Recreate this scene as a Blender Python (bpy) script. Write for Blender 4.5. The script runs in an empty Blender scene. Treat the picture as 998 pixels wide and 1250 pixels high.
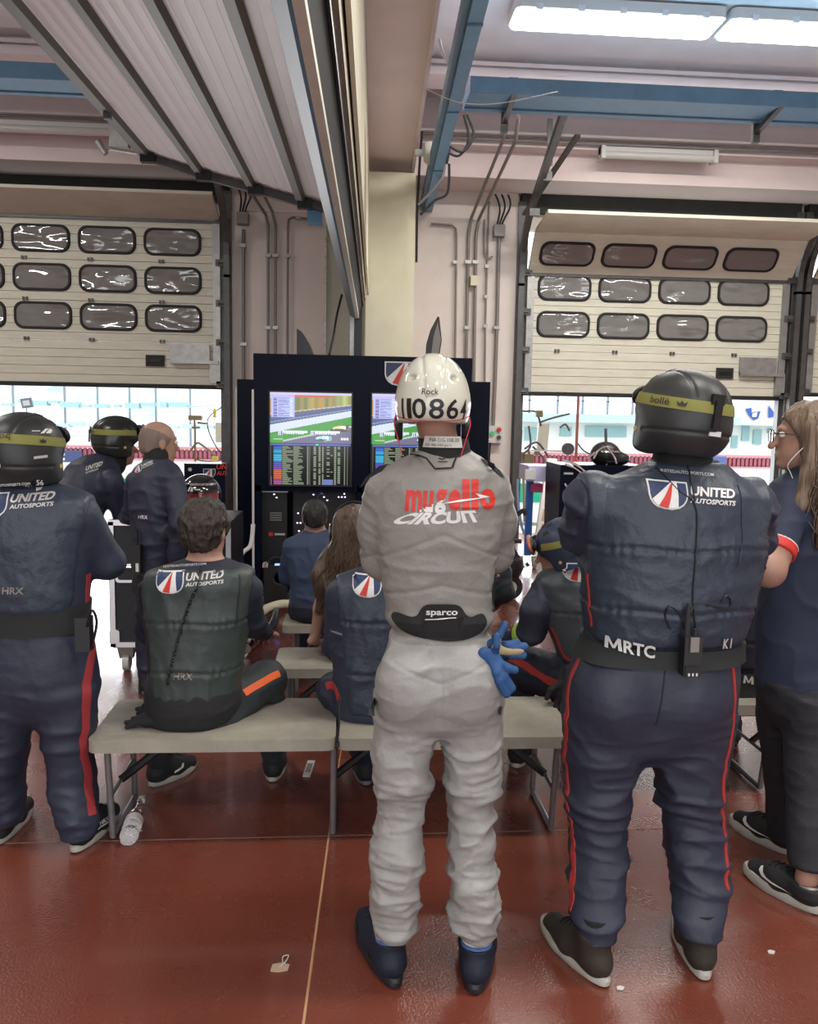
import bpy, bmesh, math, random
import numpy as np
from mathutils import Vector, Matrix
from mathutils.bvhtree import BVHTree
from mathutils.geometry import tessellate_polygon
C = bpy.context.scene.collection
SC = bpy.context.scene
PI = math.pi
rnd = random.Random(7)

# ------------------------------------------------------------------ camera
FOC = 1040.0
CAMZ = 1.62
def cam_axes(yaw, pitch, roll):
    f0 = Vector((math.sin(yaw), math.cos(yaw), 0)); r0 = Vector((math.cos(yaw), -math.sin(yaw), 0))
    f = f0*math.cos(pitch) + Vector((0, 0, -math.sin(pitch))); u = r0.cross(f)
    return r0*math.cos(roll)+u*math.sin(roll), -r0*math.sin(roll)+u*math.cos(roll), f
CR, CU, CF = cam_axes(math.radians(4.28), math.radians(6.58), math.radians(1.037))
CAM = Vector((0, 0, CAMZ))
cam = bpy.data.objects.new('camera', bpy.data.cameras.new('camera'))
C.objects.link(cam)
cam.matrix_world = Matrix.Translation(CAM) @ Matrix((CR, CU, -CF)).transposed().to_4x4()
cam.data.sensor_fit = 'HORIZONTAL'; cam.data.sensor_width = 36; cam.data.lens = 36*FOC/998
cam.data.clip_start = .05; cam.data.clip_end = 500
SC.camera = cam

# ------------------------------------------------------------------ view, world, lights
SC.view_settings.view_transform = 'Standard'; SC.view_settings.look = 'None'
SC.view_settings.gamma = 1; SC.view_settings.use_curve_mapping = False
SC.view_settings.exposure = 0.0
try:
    SC.cycles.use_denoising = True
    SC.cycles.max_bounces = 8; SC.cycles.diffuse_bounces = 4; SC.cycles.glossy_bounces = 3
    SC.cycles.transmission_bounces = 6; SC.cycles.sample_clamp_indirect = 6
except Exception: pass
world = bpy.data.worlds.new('sky'); SC.world = world; world.use_nodes = True
wn = world.node_tree; wn.nodes.clear()
wo = wn.nodes.new('ShaderNodeOutputWorld'); wb = wn.nodes.new('ShaderNodeBackground')
wb.inputs[0].default_value = (.93, .97, 1, 1); wb.inputs[1].default_value = 2.6
wn.links.new(wb.outputs[0], wo.inputs[0])

def area_light(name, loc, rot, sx, sy, power, col=(1, 1, 1)):
    l = bpy.data.lights.new(name, 'AREA'); l.shape = 'RECTANGLE'; l.size = sx; l.size_y = sy
    l.energy = power; l.color = col
    o = bpy.data.objects.new(name, l); o.location = loc; o.rotation_euler = rot; C.objects.link(o)
    return o
# daylight entering through the open paddock-side doorway behind the viewer
area_light('paddock_daylight', (0.3, -4.9, 2.3), (math.radians(90), 0, 0), 9, 3.4, 55, (1, .97, .93))
# daylight entering through the two open pit-lane doorways
area_light('pit_doorway_daylight', (-3.2, 11.4, 1.0), (math.radians(-90), 0, 0), 3.4, 1.7, 90, (.97, .97, 1))
area_light('pit_doorway_daylight', (4.0, 11.4, 1.0), (math.radians(-90), 0, 0), 3.4, 1.7, 90, (.97, .97, 1))

# ------------------------------------------------------------------ pixel to place helpers
def ray(px, py): return CF + CR*((px-499)/FOC) - CU*((py-625)/FOC)
def W(px, py, Y): d = ray(px, py); return CAM + d*(Y/d.y)
def G(px, py, z=0.): d = ray(px, py); return CAM + d*((z-CAMZ)/d.z)

# ------------------------------------------------------------------ materials
MATS = {}
def mat(name, col, rough=.6, metal=0, bump=0, bscale=60, var=0, vscale=4, col2=None, emit=0, trans=0, coat=0, stretch=None, sheen=0, ior=1.45, wave=None, alpha=1, bdist=.01):
    if name in MATS: return MATS[name]
    m = bpy.data.materials.new(name); m.use_nodes = True; nt = m.node_tree
    b = nt.nodes['Principled BSDF']
    b.inputs['Base Color'].default_value = (*col, 1); b.inputs['Roughness'].default_value = rough
    b.inputs['Metallic'].default_value = metal; b.inputs['IOR'].default_value = ior
    if coat: b.inputs['Coat Weight'].default_value = coat; b.inputs['Coat Roughness'].default_value = .08
    if trans: b.inputs['Transmission Weight'].default_value = trans
    if sheen: b.inputs['Sheen Weight'].default_value = sheen; b.inputs['Sheen Roughness'].default_value = .4
    if alpha < 1: b.inputs['Alpha'].default_value = alpha
    if emit: b.inputs['Emission Color'].default_value = (*col, 1); b.inputs['Emission Strength'].default_value = emit
    tc = nt.nodes.new('ShaderNodeTexCoord'); src = tc.outputs['Object']
    if stretch:
        mp = nt.nodes.new('ShaderNodeMapping'); mp.inputs['Scale'].default_value = stretch
        nt.links.new(src, mp.inputs[0]); src = mp.outputs[0]
    if var or col2:
        n = nt.nodes.new('ShaderNodeTexNoise'); n.inputs['Scale'].default_value = vscale; n.inputs['Detail'].default_value = 6
        n.inputs['Roughness'].default_value = .65
        r = nt.nodes.new('ShaderNodeValToRGB'); c2 = col2 or tuple(c*(1-var) for c in col)
        r.color_ramp.elements[0].position = .35; r.color_ramp.elements[1].position = .68
        r.color_ramp.elements[0].color = (*c2, 1); r.color_ramp.elements[1].color = (*col, 1)
        nt.links.new(src, n.inputs['Vector']); nt.links.new(n.outputs[0], r.inputs[0]); nt.links.new(r.outputs[0], b.inputs['Base Color'])
    if bump:
        n = nt.nodes.new('ShaderNodeTexNoise'); n.inputs['Scale'].default_value = bscale; n.inputs['Detail'].default_value = 3
        bp = nt.nodes.new('ShaderNodeBump'); bp.inputs['Strength'].default_value = bump; bp.inputs['Distance'].default_value = bdist
        nt.links.new(src, n.inputs['Vector']); nt.links.new(n.outputs[0], bp.inputs['Height']); nt.links.new(bp.outputs[0], b.inputs['Normal'])
    MATS[name] = m
    return m
M = dict(
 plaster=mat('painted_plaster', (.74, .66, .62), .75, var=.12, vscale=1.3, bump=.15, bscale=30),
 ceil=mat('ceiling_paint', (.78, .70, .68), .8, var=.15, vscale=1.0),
 pinkbeam=mat('concrete_beam_bounce_pink', (.80, .68, .67), .75, var=.10, vscale=1.2),  # pink bounce light from the red floor is put into this base colour
 cream=mat('cream_column_paint', (.72, .68, .52), .7, var=.1, vscale=2),
 panel=mat('cream_door_panel', (.70, .68, .57), .55, var=.14, vscale=5, stretch=(.6, 1, 3), bump=.06, bscale=40),
 sheetp=mat('white_ribbed_sheet', (.90, .87, .90), .4, var=.05, vscale=2),
 steel=mat('dark_galvanised_steel', (.12, .12, .12), .45, .5, var=.3, vscale=9),
 galv=mat('galvanised_steel', (.42, .42, .41), .42, .75, var=.25, vscale=12),
 alu=mat('aluminium_trim', (.68, .68, .70), .3, .9),
 chrome=mat('chrome', (.85, .85, .86), .12, 1),
 black=mat('black_plastic', (.012, .012, .014), .42),
 blackm=mat('black_metal', (.02, .02, .022), .35, .4),
 rubber=mat('black_rubber', (.018, .018, .02), .7),
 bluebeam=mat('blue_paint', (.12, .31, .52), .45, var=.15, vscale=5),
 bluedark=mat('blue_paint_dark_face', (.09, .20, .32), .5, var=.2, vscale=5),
 conduit=mat('grey_conduit', (.23, .21, .20), .5, .3),
 bench=mat('bench_plastic', (.33, .31, .26), .5, var=.22, vscale=7, bump=.12, bscale=90),
 benchleg=mat('bench_leg_paint', (.25, .25, .26), .4, .5, var=.2, vscale=20),
 navycab=mat('navy_lacquer', (.003, .005, .016), .35, ior=1.16),
 navy=mat('navy_cloth', (.022, .027, .050), .55, bump=.5, bscale=22, bdist=.008),
 navyvest=mat('navy_quilted_vest', (.026, .036, .058), .45, bump=.6, bscale=24, bdist=.010),
 navydk=mat('dark_navy_cloth', (.010, .014, .028), .7, bump=.2, bscale=260, bdist=.002),
 greyvest=mat('slate_quilted_vest', (.05, .062, .075), .5, bump=.5, bscale=40, bdist=.004),
 greenvest=mat('green_grey_quilted_vest', (.034, .046, .044), .5, bump=.5, bscale=40, bdist=.004),
 slate=mat('dark_slate_cloth', (.026, .032, .038), .6, bump=.2, bscale=200, bdist=.002),
 suit=mat('silver_grey_suit_cloth', (.215, .208, .196), .42, bump=.6, bscale=26, bdist=.008),
 suitlow=mat('light_grey_suit_cloth', (.275, .272, .270), .40, bump=.6, bscale=26, bdist=.008),
 blackcloth=mat('black_knit_cloth', (.012, .012, .014), .85, bump=.2, bscale=400, bdist=.002),
 red=mat('red_cloth', (.36, .035, .03), .6),
 redpr=mat('red_print', (.52, .03, .022), .5),
 white=mat('white_print', (.66, .66, .66), .5),
 offwhite=mat('off_white', (.52, .52, .48), .5),
 silverpr=mat('silver_print', (.50, .50, .50), .4, .2),
 navypr=mat('navy_print', (.02, .04, .11), .5),
 yellow=mat('yellow_green_strap', (.20, .20, .045), .6, bump=.3, bscale=300, bdist=.001),
 helmblack=mat('matt_black_helmet', (.022, .024, .026), .42, bump=.05, bscale=500, bdist=.001),
 helmwhite=mat('glossy_cream_white_helmet', (.56, .56, .48), .12, coat=.6),
 skin=mat('skin', (.36, .20, .15), .5, var=.12, vscale=18),
 skin2=mat('tanned_skin', (.42, .25, .18), .5, var=.15, vscale=18),
 hairdk=mat('dark_brown_hair', (.026, .019, .015), .5, bump=.5, bscale=80, stretch=(3, 3, .6)),
 hairblk=mat('black_hair', (.010, .009, .010), .5, bump=.5, bscale=120),
 hairbr=mat('brown_hair', (.10, .062, .04), .42, col2=(.035, .02, .014), vscale=26, stretch=(3, 3, .25), bump=.4, bscale=60),
 hairbl=mat('dark_blonde_hair', (.21, .145, .095), .42, col2=(.07, .045, .032), vscale=24, stretch=(3, 3, .3), bump=.4, bscale=60),
 solew=mat('white_sole', (.40, .39, .35), .6), soleg=mat('grey_sole', (.16, .16, .17), .6),
 shoeblack=mat('black_shoe_mesh', (.014, .014, .016), .7, bump=.4, bscale=250, bdist=.002),
 shoebrown=mat('dark_brown_suede', (.028, .022, .017), .75, bump=.3, bscale=150, bdist=.002),
 shoeblue=mat('dark_blue_shoe_mesh', (.006, .010, .026), .65, bump=.5, bscale=250, bdist=.002),
 bluelining=mat('blue_collar_lining', (.06, .13, .32), .7),
 glove=mat('blue_glove', (.018, .07, .20), .7, bump=.4, bscale=180, bdist=.002),
 glovetan=mat('tan_leather', (.30, .25, .14), .7),
 elastic=mat('belt_webbing', (.016, .019, .021), .75, bump=.4, bscale=500, bdist=.001),
 ltgrey=mat('light_grey_plastic', (.55, .55, .53), .4),
 ledw=mat('tube_light_diffuser', (1, .98, .90), .3, emit=9),
 glassdk=mat('tinted_lens', (.05, .06, .07), .05, coat=.3),
)
def add_color_attr_mat(name, strength):
    m = bpy.data.materials.new(name); m.use_nodes = True; nt = m.node_tree; b = nt.nodes['Principled BSDF']
    a = nt.nodes.new('ShaderNodeAttribute'); a.attribute_name = 'pic'
    b.inputs['Base Color'].default_value = (.01, .01, .01, 1); b.inputs['Roughness'].default_value = .15
    nt.links.new(a.outputs['Color'], b.inputs['Emission Color']); b.inputs['Emission Strength'].default_value = strength
    return m

# floor: worn glossy red resin
def floor_mat():
    m = bpy.data.materials.new('red_resin_floor'); m.use_nodes = True; nt = m.node_tree; b = nt.nodes['Principled BSDF']
    tc = nt.nodes.new('ShaderNodeTexCoord')
    def noise(sc, det, vec=None):
        n = nt.nodes.new('ShaderNodeTexNoise'); n.inputs['Scale'].default_value = sc; n.inputs['Detail'].default_value = det
        nt.links.new(tc.outputs['Object'], n.inputs['Vector']); return n.outputs[0]
    def ramp(src, p0, c0, p1, c1):
        r = nt.nodes.new('ShaderNodeValToRGB'); e = r.color_ramp.elements
        e[0].position = p0; e[0].color = (*c0, 1); e[1].position = p1; e[1].color = (*c1, 1)
        nt.links.new(src, r.inputs[0]); return r.outputs[0]
    base = ramp(noise(1.6, 8), .3, (.125, .030, .018), .7, (.168, .044, .027))
    specks = ramp(noise(70, 2), .70, (0, 0, 0), .78, (1, 1, 1))
    mx = nt.nodes.new('ShaderNodeMixRGB'); nt.links.new(specks, mx.inputs[0]); nt.links.new(base, mx.inputs[1]); mx.inputs[2].default_value = (.33, .12, .08, 1)
    nt.links.new(mx.outputs[0], b.inputs['Base Color'])
    rr = ramp(noise(4, 8), .3, (.24,)*3, .75, (.33,)*3); nt.links.new(rr, b.inputs['Roughness'])
    bp = nt.nodes.new('ShaderNodeBump'); bp.inputs['Strength'].default_value = .22; bp.inputs['Distance'].default_value = .01
    nt.links.new(noise(120, 3), bp.inputs['Height']); nt.links.new(bp.outputs[0], b.inputs['Normal'])
    b.inputs['Coat Weight'].default_value = .6; b.inputs['Coat Roughness'].default_value = .10
    return m
M['floor'] = floor_mat()

# ------------------------------------------------------------------ mesh helpers
def props(o, label=None, cat=None, group=None, kind=None):
    if label: o['label'] = label
    if cat: o['category'] = cat
    if group: o['group'] = group
    if kind: o['kind'] = kind
    return o
def thing(name, loc, label, cat, group=None):
    o = bpy.data.objects.new(name, None); o.empty_display_size = .05; C.objects.link(o); o.location = loc
    return props(o, label, cat, group)
def root_of(p):
    while p.parent: p = p.parent
    return p
def rel(parent):            # world position of the top-level thing (no rotations are used while building)
    v = Vector((0, 0, 0)); p = parent
    while p: v += p.location; p = p.parent
    return v
class MB:
    """collects shapes in world space; build() links them as ONE mesh object"""
    def __init__(s): s.bm = bmesh.new(); s.mi = 0
    def _new(s, vs, n0, f0):
        pass
    def verts(s, pts): return [s.bm.verts.new(p) for p in pts]
    def face(s, vs):
        try: f = s.bm.faces.new(vs); f.material_index = s.mi; return f
        except ValueError: return None
    def hexa(s, p):     # 8 points: bottom ring 4, top ring 4
        v = s.verts(p)
        for q in ((3, 2, 1, 0), (4, 5, 6, 7), (0, 1, 5, 4), (1, 2, 6, 5), (2, 3, 7, 6), (3, 0, 4, 7)): s.face([v[i] for i in q])
        return v
    def box(s, x0, x1, y0, y1, z0, z1):
        return s.hexa([(x0, y0, z0), (x1, y0, z0), (x1, y1, z0), (x0, y1, z0), (x0, y0, z1), (x1, y0, z1), (x1, y1, z1), (x0, y1, z1)])
    def obox(s, c, dx, dy, dz):     # centre and three half-axis vectors
        c, dx, dy, dz = map(Vector, (c, dx, dy, dz))
        return s.hexa([c-dx-dy-dz, c+dx-dy-dz, c+dx+dy-dz, c-dx+dy-dz, c-dx-dy+dz, c+dx-dy+dz, c+dx+dy+dz, c-dx+dy+dz])
    def tube(s, pts, r, n=8, closed=False, caps=True, flat=1.0):
        pts = [Vector(p) for p in pts]; rings = []; N = len(pts); up = None
        for i, p in enumerate(pts):
            a = pts[(i-1) % N] if (closed or i) else p; b = pts[(i+1) % N] if (closed or i < N-1) else p
            t = (b-a).normalized() if (b-a).length > 1e-9 else Vector((0, 0, 1))
            if up is None: up = t.orthogonal().normalized() if abs(t.z) > .9 else Vector((0, 0, 1))
            e1 = (up - t*up.dot(t)).normalized() if (up - t*up.dot(t)).length > 1e-4 else t.orthogonal().normalized()
            up = e1; e2 = t.cross(e1); rr = r[i] if isinstance(r, (list, tuple)) else r
            rings.append(s.verts([p+e1*(rr*math.cos(2*PI*k/n)*flat)+e2*(rr*math.sin(2*PI*k/n)) for k in range(n)]))
        for i in range(N if closed else N-1):
            A, B = rings[i], rings[(i+1) % N]
            for k in range(n): s.face([A[k], A[(k+1) % n], B[(k+1) % n], B[k]])
        if caps and not closed: s.face(rings[0][::-1]); s.face(rings[-1])
        return rings
    def lathe(s, prof, c=(0, 0, 0), axis='z', n=20):   # prof: (r, h)
        c = Vector(c); rings = []
        ax = {'z': (Vector((1, 0, 0)), Vector((0, 1, 0)), Vector((0, 0, 1))), 'y': (Vector((1, 0, 0)), Vector((0, 0, 1)), Vector((0, -1, 0))), 'x': (Vector((0, 1, 0)), Vector((0, 0, 1)), Vector((1, 0, 0)))}[axis] if isinstance(axis, str) else axis
        for r_, h_ in prof:
            rings.append(s.verts([c+ax[0]*(r_*math.cos(2*PI*k/n))+ax[1]*(r_*math.sin(2*PI*k/n))+ax[2]*h_ for k in range(n)]))
        for A, B in zip(rings, rings[1:]):
            for k in range(n): s.face([A[k], A[(k+1) % n], B[(k+1) % n], B[k]])
        s.face(rings[0][::-1]); s.face(rings[-1])
    def prism(s, poly, o, ex, ey, ez, d):   # 2D polygon in the plane o+ex*u+ey*v extruded by ez*d
        o, ex, ey, ez = map(Vector, (o, ex, ey, ez))
        A = s.verts([o+ex*u+ey*v for u, v in poly]); B = s.verts([o+ex*u+ey*v+ez*d for u, v in poly]); n = len(poly)
        s.face(A[::-1]); s.face(B)
        for k in range(n): s.face([A[k], A[(k+1) % n], B[(k+1) % n], B[k]])
    def bevel(s, w=.004, seg=2):
        es = [e for e in s.bm.edges if len(e.link_faces) == 2 and e.calc_face_angle(0) > .6]
        if es: bmesh.ops.bevel(s.bm, geom=es, offset=w, segments=seg, profile=.6, affect='EDGES', clamp_overlap=True)
        return s
    def build(s, name, m, parent=None, smooth=None, **kw):
        bmesh.ops.recalc_face_normals(s.bm, faces=s.bm.faces)
        r = rel(parent) if parent else Vector((0, 0, 0))
        if not parent and s.bm.verts and kw.pop('center', True):
            xs = [v.co for v in s.bm.verts]
            r = Vector((sum(v.x for v in xs)/len(xs), sum(v.y for v in xs)/len(xs), min(v.z for v in xs)))
        bmesh.ops.translate(s.bm, verts=s.bm.verts, vec=-r)
        me = bpy.data.meshes.new(name); s.bm.to_mesh(me); s.bm.free()
        for mm in (m if isinstance(m, (list, tuple)) else [m]): me.materials.append(mm)
        o = bpy.data.objects.new(name, me); C.objects.link(o)
        if parent: o.parent = parent
        else: o.location = r
        if smooth is not None:
            me.polygons.foreach_set('use_smooth', [True]*len(me.polygons))
            try: me.set_sharp_from_angle(angle=smooth)
            except Exception: pass
        return props(o, **kw)
def struct(o): o['kind'] = 'structure'; return o
def copy_tree(o, parent=None):
    c = o.copy(); C.objects.link(c); c.parent = parent
    for ch in o.children: copy_tree(ch, c)
    return c
def bez(p0, p1, p2, p3, n=12):
    p0, p1, p2, p3 = map(Vector, (p0, p1, p2, p3)); o = []
    for i in range(n+1):
        t = i/n; o.append(p0*(1-t)**3+p1*3*t*(1-t)**2+p2*3*t*t*(1-t)+p3*t**3)
    return o
def smoothpath(pts, n=6):
    pts = [Vector(p) for p in pts]; o = []
    for i in range(len(pts)-1):
        a = pts[max(i-1, 0)]; b = pts[i]; c = pts[i+1]; d = pts[min(i+2, len(pts)-1)]
        for k in range(n):
            t = k/n; o.append(.5*((2*b)+(-a+c)*t+(2*a-5*b+4*c-d)*t*t+(-a+3*b-3*c+d)*t**3))
    o.append(pts[-1]); return o
def rrect(w, h, r, n=5):
    o = []
    for cx, cy, a0 in ((w/2-r, h/2-r, 0), (-w/2+r, h/2-r, 90), (-w/2+r, -h/2+r, 180), (w/2-r, -h/2+r, 270)):
        for k in range(n+1):
            a = math.radians(a0+90*k/n); o.append((cx+r*math.cos(a), cy+r*math.sin(a)))
    return o
# ================================================================== STRUCTURE
X, Yv, Z = Vector((1, 0, 0)), Vector((0, 1, 0)), Vector((0, 0, 1))
b = MB(); b.box(-9, 9, -5, 11.6, -.2, 0); struct(b.build('floor', M['floor']))
# expansion joints cut in the resin
b = MB(); b.tube([G(-60, 1031, .0), G(397, 1020.5, .0), G(1060, 1004, .0)], .0035, 5, flat=.3)
struct(b.build('trim_1', mat('joint_filler', (.30, .17, .13), .8), label=None))
b = MB(); b.tube([G(404, 1000, .0), G(366, 1280, .0)], .004, 5, flat=.3); b.tube([G(404, 1000, .0), G(436, 775, .0)], .003, 5, flat=.3)
struct(b.build('trim_2', mat('joint_filler_light', (.42, .24, .13), .8)))
# ceiling with its concrete beams
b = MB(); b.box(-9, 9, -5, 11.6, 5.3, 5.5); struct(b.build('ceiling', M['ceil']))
zc = W(700, 78, 9.0).z
b = MB()
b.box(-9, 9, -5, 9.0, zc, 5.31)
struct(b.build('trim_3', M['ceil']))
b = MB()
def fband(Y, p0, p1, dep):      # face band between two image rows at x=700, running the full width
    return b.box(-9, 9, Y, Y+dep, W(700, p1, Y).z, W(700, p0, Y).z)
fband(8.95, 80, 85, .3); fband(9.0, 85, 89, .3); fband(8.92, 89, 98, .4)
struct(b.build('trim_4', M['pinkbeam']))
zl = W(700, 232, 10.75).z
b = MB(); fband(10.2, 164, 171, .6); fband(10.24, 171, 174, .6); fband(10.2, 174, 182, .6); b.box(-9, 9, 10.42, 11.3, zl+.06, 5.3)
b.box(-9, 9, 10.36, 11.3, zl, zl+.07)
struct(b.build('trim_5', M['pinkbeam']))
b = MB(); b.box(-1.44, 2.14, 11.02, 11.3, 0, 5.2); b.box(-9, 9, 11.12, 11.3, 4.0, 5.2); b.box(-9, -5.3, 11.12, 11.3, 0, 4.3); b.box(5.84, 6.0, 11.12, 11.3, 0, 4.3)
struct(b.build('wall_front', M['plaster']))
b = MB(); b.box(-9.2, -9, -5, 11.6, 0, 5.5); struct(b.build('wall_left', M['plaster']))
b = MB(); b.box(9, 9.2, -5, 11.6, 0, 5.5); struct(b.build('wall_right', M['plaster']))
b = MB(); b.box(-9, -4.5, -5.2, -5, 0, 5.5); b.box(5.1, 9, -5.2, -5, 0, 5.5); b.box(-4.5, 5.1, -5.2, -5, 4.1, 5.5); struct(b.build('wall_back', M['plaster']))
# column and the pilaster beside it
cx0, cx1 = W(447, 300, 9.9).x, W(506, 300, 9.9).x
b = MB(); b.box(cx0, cx1, 9.9, 11.1, 0, W(470, 210, 9.9).z); b.bevel(.015)
struct(b.build('wall_column', M['cream']))
b = MB(); b.box(W(397, 300, 10.7).x, cx0, 10.7, 11.1, 0, W(397, 262, 10.7).z); struct(b.build('trim_6', mat('grey_green_pilaster', (.50, .49, .42), .7, var=.1)))
b = MB(); b.box(W(395.5, 300, 10.66).x, W(398.5, 300, 10.66).x, 10.66, 10.72, 0, W(397, 262, 10.7).z); struct(b.build('trim_7', mat('white_corner_bead', (.75, .74, .68), .6, var=.4, vscale=20)))
# shallow recess line on the wall above the panels
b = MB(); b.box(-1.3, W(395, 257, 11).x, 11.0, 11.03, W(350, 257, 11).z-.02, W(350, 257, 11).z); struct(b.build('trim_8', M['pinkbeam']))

VPX, VPY = 459, 512
DR = ray(VPX, VPY)
def DP(t, x, z): return CAM + DR*t + CR*x + CU*z     # a point beside the garage's depth axis
def dprism(b, sec, t0, t1):
    A = b.verts([DP(t0, *p) for p in sec]); B = b.verts([DP(t1, *p) for p in sec]); n = len(sec)
    b.face(A[::-1]); b.face(B)
    for k in range(n): b.face([A[k], A[(k+1) % n], B[(k+1) % n], B[k]])
# longitudinal concrete beam over the column
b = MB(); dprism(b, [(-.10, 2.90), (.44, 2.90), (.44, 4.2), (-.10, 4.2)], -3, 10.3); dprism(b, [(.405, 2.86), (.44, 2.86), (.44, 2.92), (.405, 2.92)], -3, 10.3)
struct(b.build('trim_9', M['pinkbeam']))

# ---- sectional doors
def sect_door(name, x0, x1, wins, zb=1.93, tilt=True, mirror_right=True, frame_l=True, frame_r=True):
    root = thing(name, ((x0+x1)/2, 11, 0), None, None); struct(root)
    zt = 3.44 if tilt else 3.95
    rows = []
    zs = [zb, zb+.52, 2.93 if tilt else 2.93, 3.42]
    if not tilt: zs.append(3.93)
    for i in range(len(zs)-1):
        b = MB(); z0, z1 = zs[i]+.001, zs[i+1]-.001
        n = 5; dz = (z1-z0)/n
        for k in range(n):       # ribbed boards
            b.hexa([(x0, 10.99, z0+k*dz+.0025), (x1, 10.99, z0+k*dz+.0025), (x1, 11.04, z0+k*dz), (x0, 11.04, z0+k*dz),
                    (x0, 10.99, z0+(k+1)*dz-.0025), (x1, 10.99, z0+(k+1)*dz-.0025), (x1, 11.04, z0+(k+1)*dz), (x0, 11.04, z0+(k+1)*dz)])
        b.build('door_panel', M['panel'], root)
    # tilted sections on the curve of the track
    if tilt:
        secs = [((10.97, 3.44), (10.62, 3.865)), ((10.60, 3.88), (9.95, 3.955))]
    else:
        secs = [((10.97, 3.95), (10.4, 4.125))]
    for (ya, za), (yb, zb2) in secs:
        b = MB(); n = 5
        nrm = Vector((0, -(zb2-za), (yb-ya))).normalized()*.02
        if nrm.y > 0: nrm = -nrm
        for k in range(n):
            a = Vector((0, ya+(yb-ya)*(k+.005)/n, za+(zb2-za)*(k+.005)/n)); c = Vector((0, ya+(yb-ya)*(k+.995)/n, za+(zb2-za)*(k+.995)/n))
            b.obox((a+c)/2+Vector(((x0+x1)/2, 0, 0)), X*((x1-x0)/2), (c-a)/2, nrm)
        b.build('door_panel', M['panel'], root)
    # windows
    def window(cx, o, ey, nz, lbl=False):
        f = MB(); out = rrect(.70, .335, .115, 6); inn = rrect(.625, .265, .095, 6); nn = len(out)
        for (A_, B_, d0) in ((out, inn, 0),):
            R_ = [f.verts([o+X*(u)+ey*v+nz*d for u, v in P_]) for P_, d in ((out, 0), (rrect(.68, .315, .11, 6), .022), (rrect(.64, .28, .1, 6), .022), (inn, .0))]
            for q in range(3):
                for k in range(nn): f.face([R_[q][k], R_[q][(k+1) % nn], R_[q+1][(k+1) % nn], R_[q+1][k]])
        fr = f.build('window_frame', M['rubber'], root, smooth=.6)
        p = MB(); p.prism(rrect(.63, .27, .095, 6), o+nz*.003, X, ey, nz, .006); p.build('window_pane', M['pane'], fr)
    if wins:
        for (wx, wz) in wins['flat']: window(wx, Vector((wx, 10.985, wz)), Z, Vector((0, -1, 0)))
        for wx in wins.get('tilt', []):
            (ya, za), (yb, zb2) = secs[0]
            d = Vector((0, yb-ya, zb2-za)).normalized(); nz = Vector((0, -d.z, d.y))
            window(wx, Vector((wx, (ya+yb)/2, (za+zb2)/2))+nz*.022, d, nz)
    # hinges
    b = MB()
    for z in zs[1:-1]+[zs[-1]]:
        for fx in (.12, .34, .56, .8):
            xx = x0+(x1-x0)*fx
            for s_ in (-1, 1): b.box(xx+s_*.02-.012, xx+s_*.02+.012, 10.965, 10.99, z-.012, z+.03)
    b.build('hinge_row', M['steel'], root)
    # bottom seal and end stiles with rollers
    b = MB(); b.box(x0, x1, 10.98, 11.05, zb-.05, zb); b.build('bottom_seal', M['rubber'], root)
    b = MB(); b.box(x0, x1, 10.955, 10.985, zs[-1]-.03, zs[-1]+.025); b.build('stiffener_rail', M['steel'], root)
    for sx, on in ((x0, frame_l), (x1, frame_r)):
        s_ = 1 if sx == x0 else -1
        b = MB(); b.box(min(sx, sx+s_*.09), max(sx, sx+s_*.09), 10.965, 10.985, zb, zs[-1]-.03)
        b.build('end_stile', M['galv'], root)
        b = MB()
        for z in zs[:-1]+[zs[-1]]:
            b.box(min(sx-s_*.08, sx+s_*.05), max(sx-s_*.08, sx+s_*.05), 10.93, 10.965, z-.03, z+.05)
            b.tube([(sx-s_*.10, 10.93, z), (sx+s_*.02, 10.93, z)], .016, 8)
        b.build('roller_bracket', M['steel'], root)
        # track: vertical then curving inwards along the ceiling
        xt = sx-s_*.09
        pts = [Vector((xt, 10.93, 0)), Vector((xt, 10.93, 3.25))]+bez((xt, 10.93, 3.35), (xt, 10.93, 3.85), (xt, 10.6, 4.05), (xt, 10.2, 4.2), 8)+[Vector((xt, 8.9, 4.75))]
        b = MB()
        for p, q in zip(pts, pts[1:]):
            d = (q-p); b.obox((p+q)/2, X*.035, d/2*1.02, d.normalized().cross(X)*.045)
        b.build('track', M['steel'], root)
        b = MB(); b.box(min(sx+s_*.01, sx-s_*.14), max(sx+s_*.01, sx-s_*.14), 11.05, 11.16, 0, 4.3); b.box(xt-.05, xt+.05, 10.98, 11.06, 0, 4.3); b.build('jamb', M['steel'], root)
    # lock box and handle recess
    b = MB(); b.box(x1-.62, x1-.13, 10.93, 10.97, zb+.27, zb+.50); b.bevel(.006); b.build('lock_box', M['galv'], root)
    b = MB(); b.box(x1-.62, x1-.02, 10.90, 10.95, zb+.26, zb+.30); b.bevel(.006); b.build('lock_bar', M['galv'], root)
    b = MB(); b.box(x1-.13, x1, 10.93, 10.97, zb+.02, zb+.28); b.bevel(.006); b.build('corner_plate', M['galv'], root)
    b = MB(); b.box(x1-.92, x1-.69, 10.965, 10.985, zb+.22, zb+.36); b.bevel(.01); hd = b.build('handle_recess', M['rubber'], root)
    b = MB(); b.box(x1-.88, x1-.73, 10.955, 10.967, zb+.27, zb+.31); b.bevel(.003); b.build('grip', M['blackm'], hd)
    # dark lintel housing above
    b = MB(); b.box(x0-.1, x1+.1, 10.99, 11.25, 4.18, 4.62); b.build('lintel', mat('black_lintel', (.03, .032, .03), .7, var=.3), root)
    return root
m = bpy.data.materials.new('wavy_window_plastic'); m.use_nodes = True; nt = m.node_tree; bs = nt.nodes['Principled BSDF']
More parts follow.
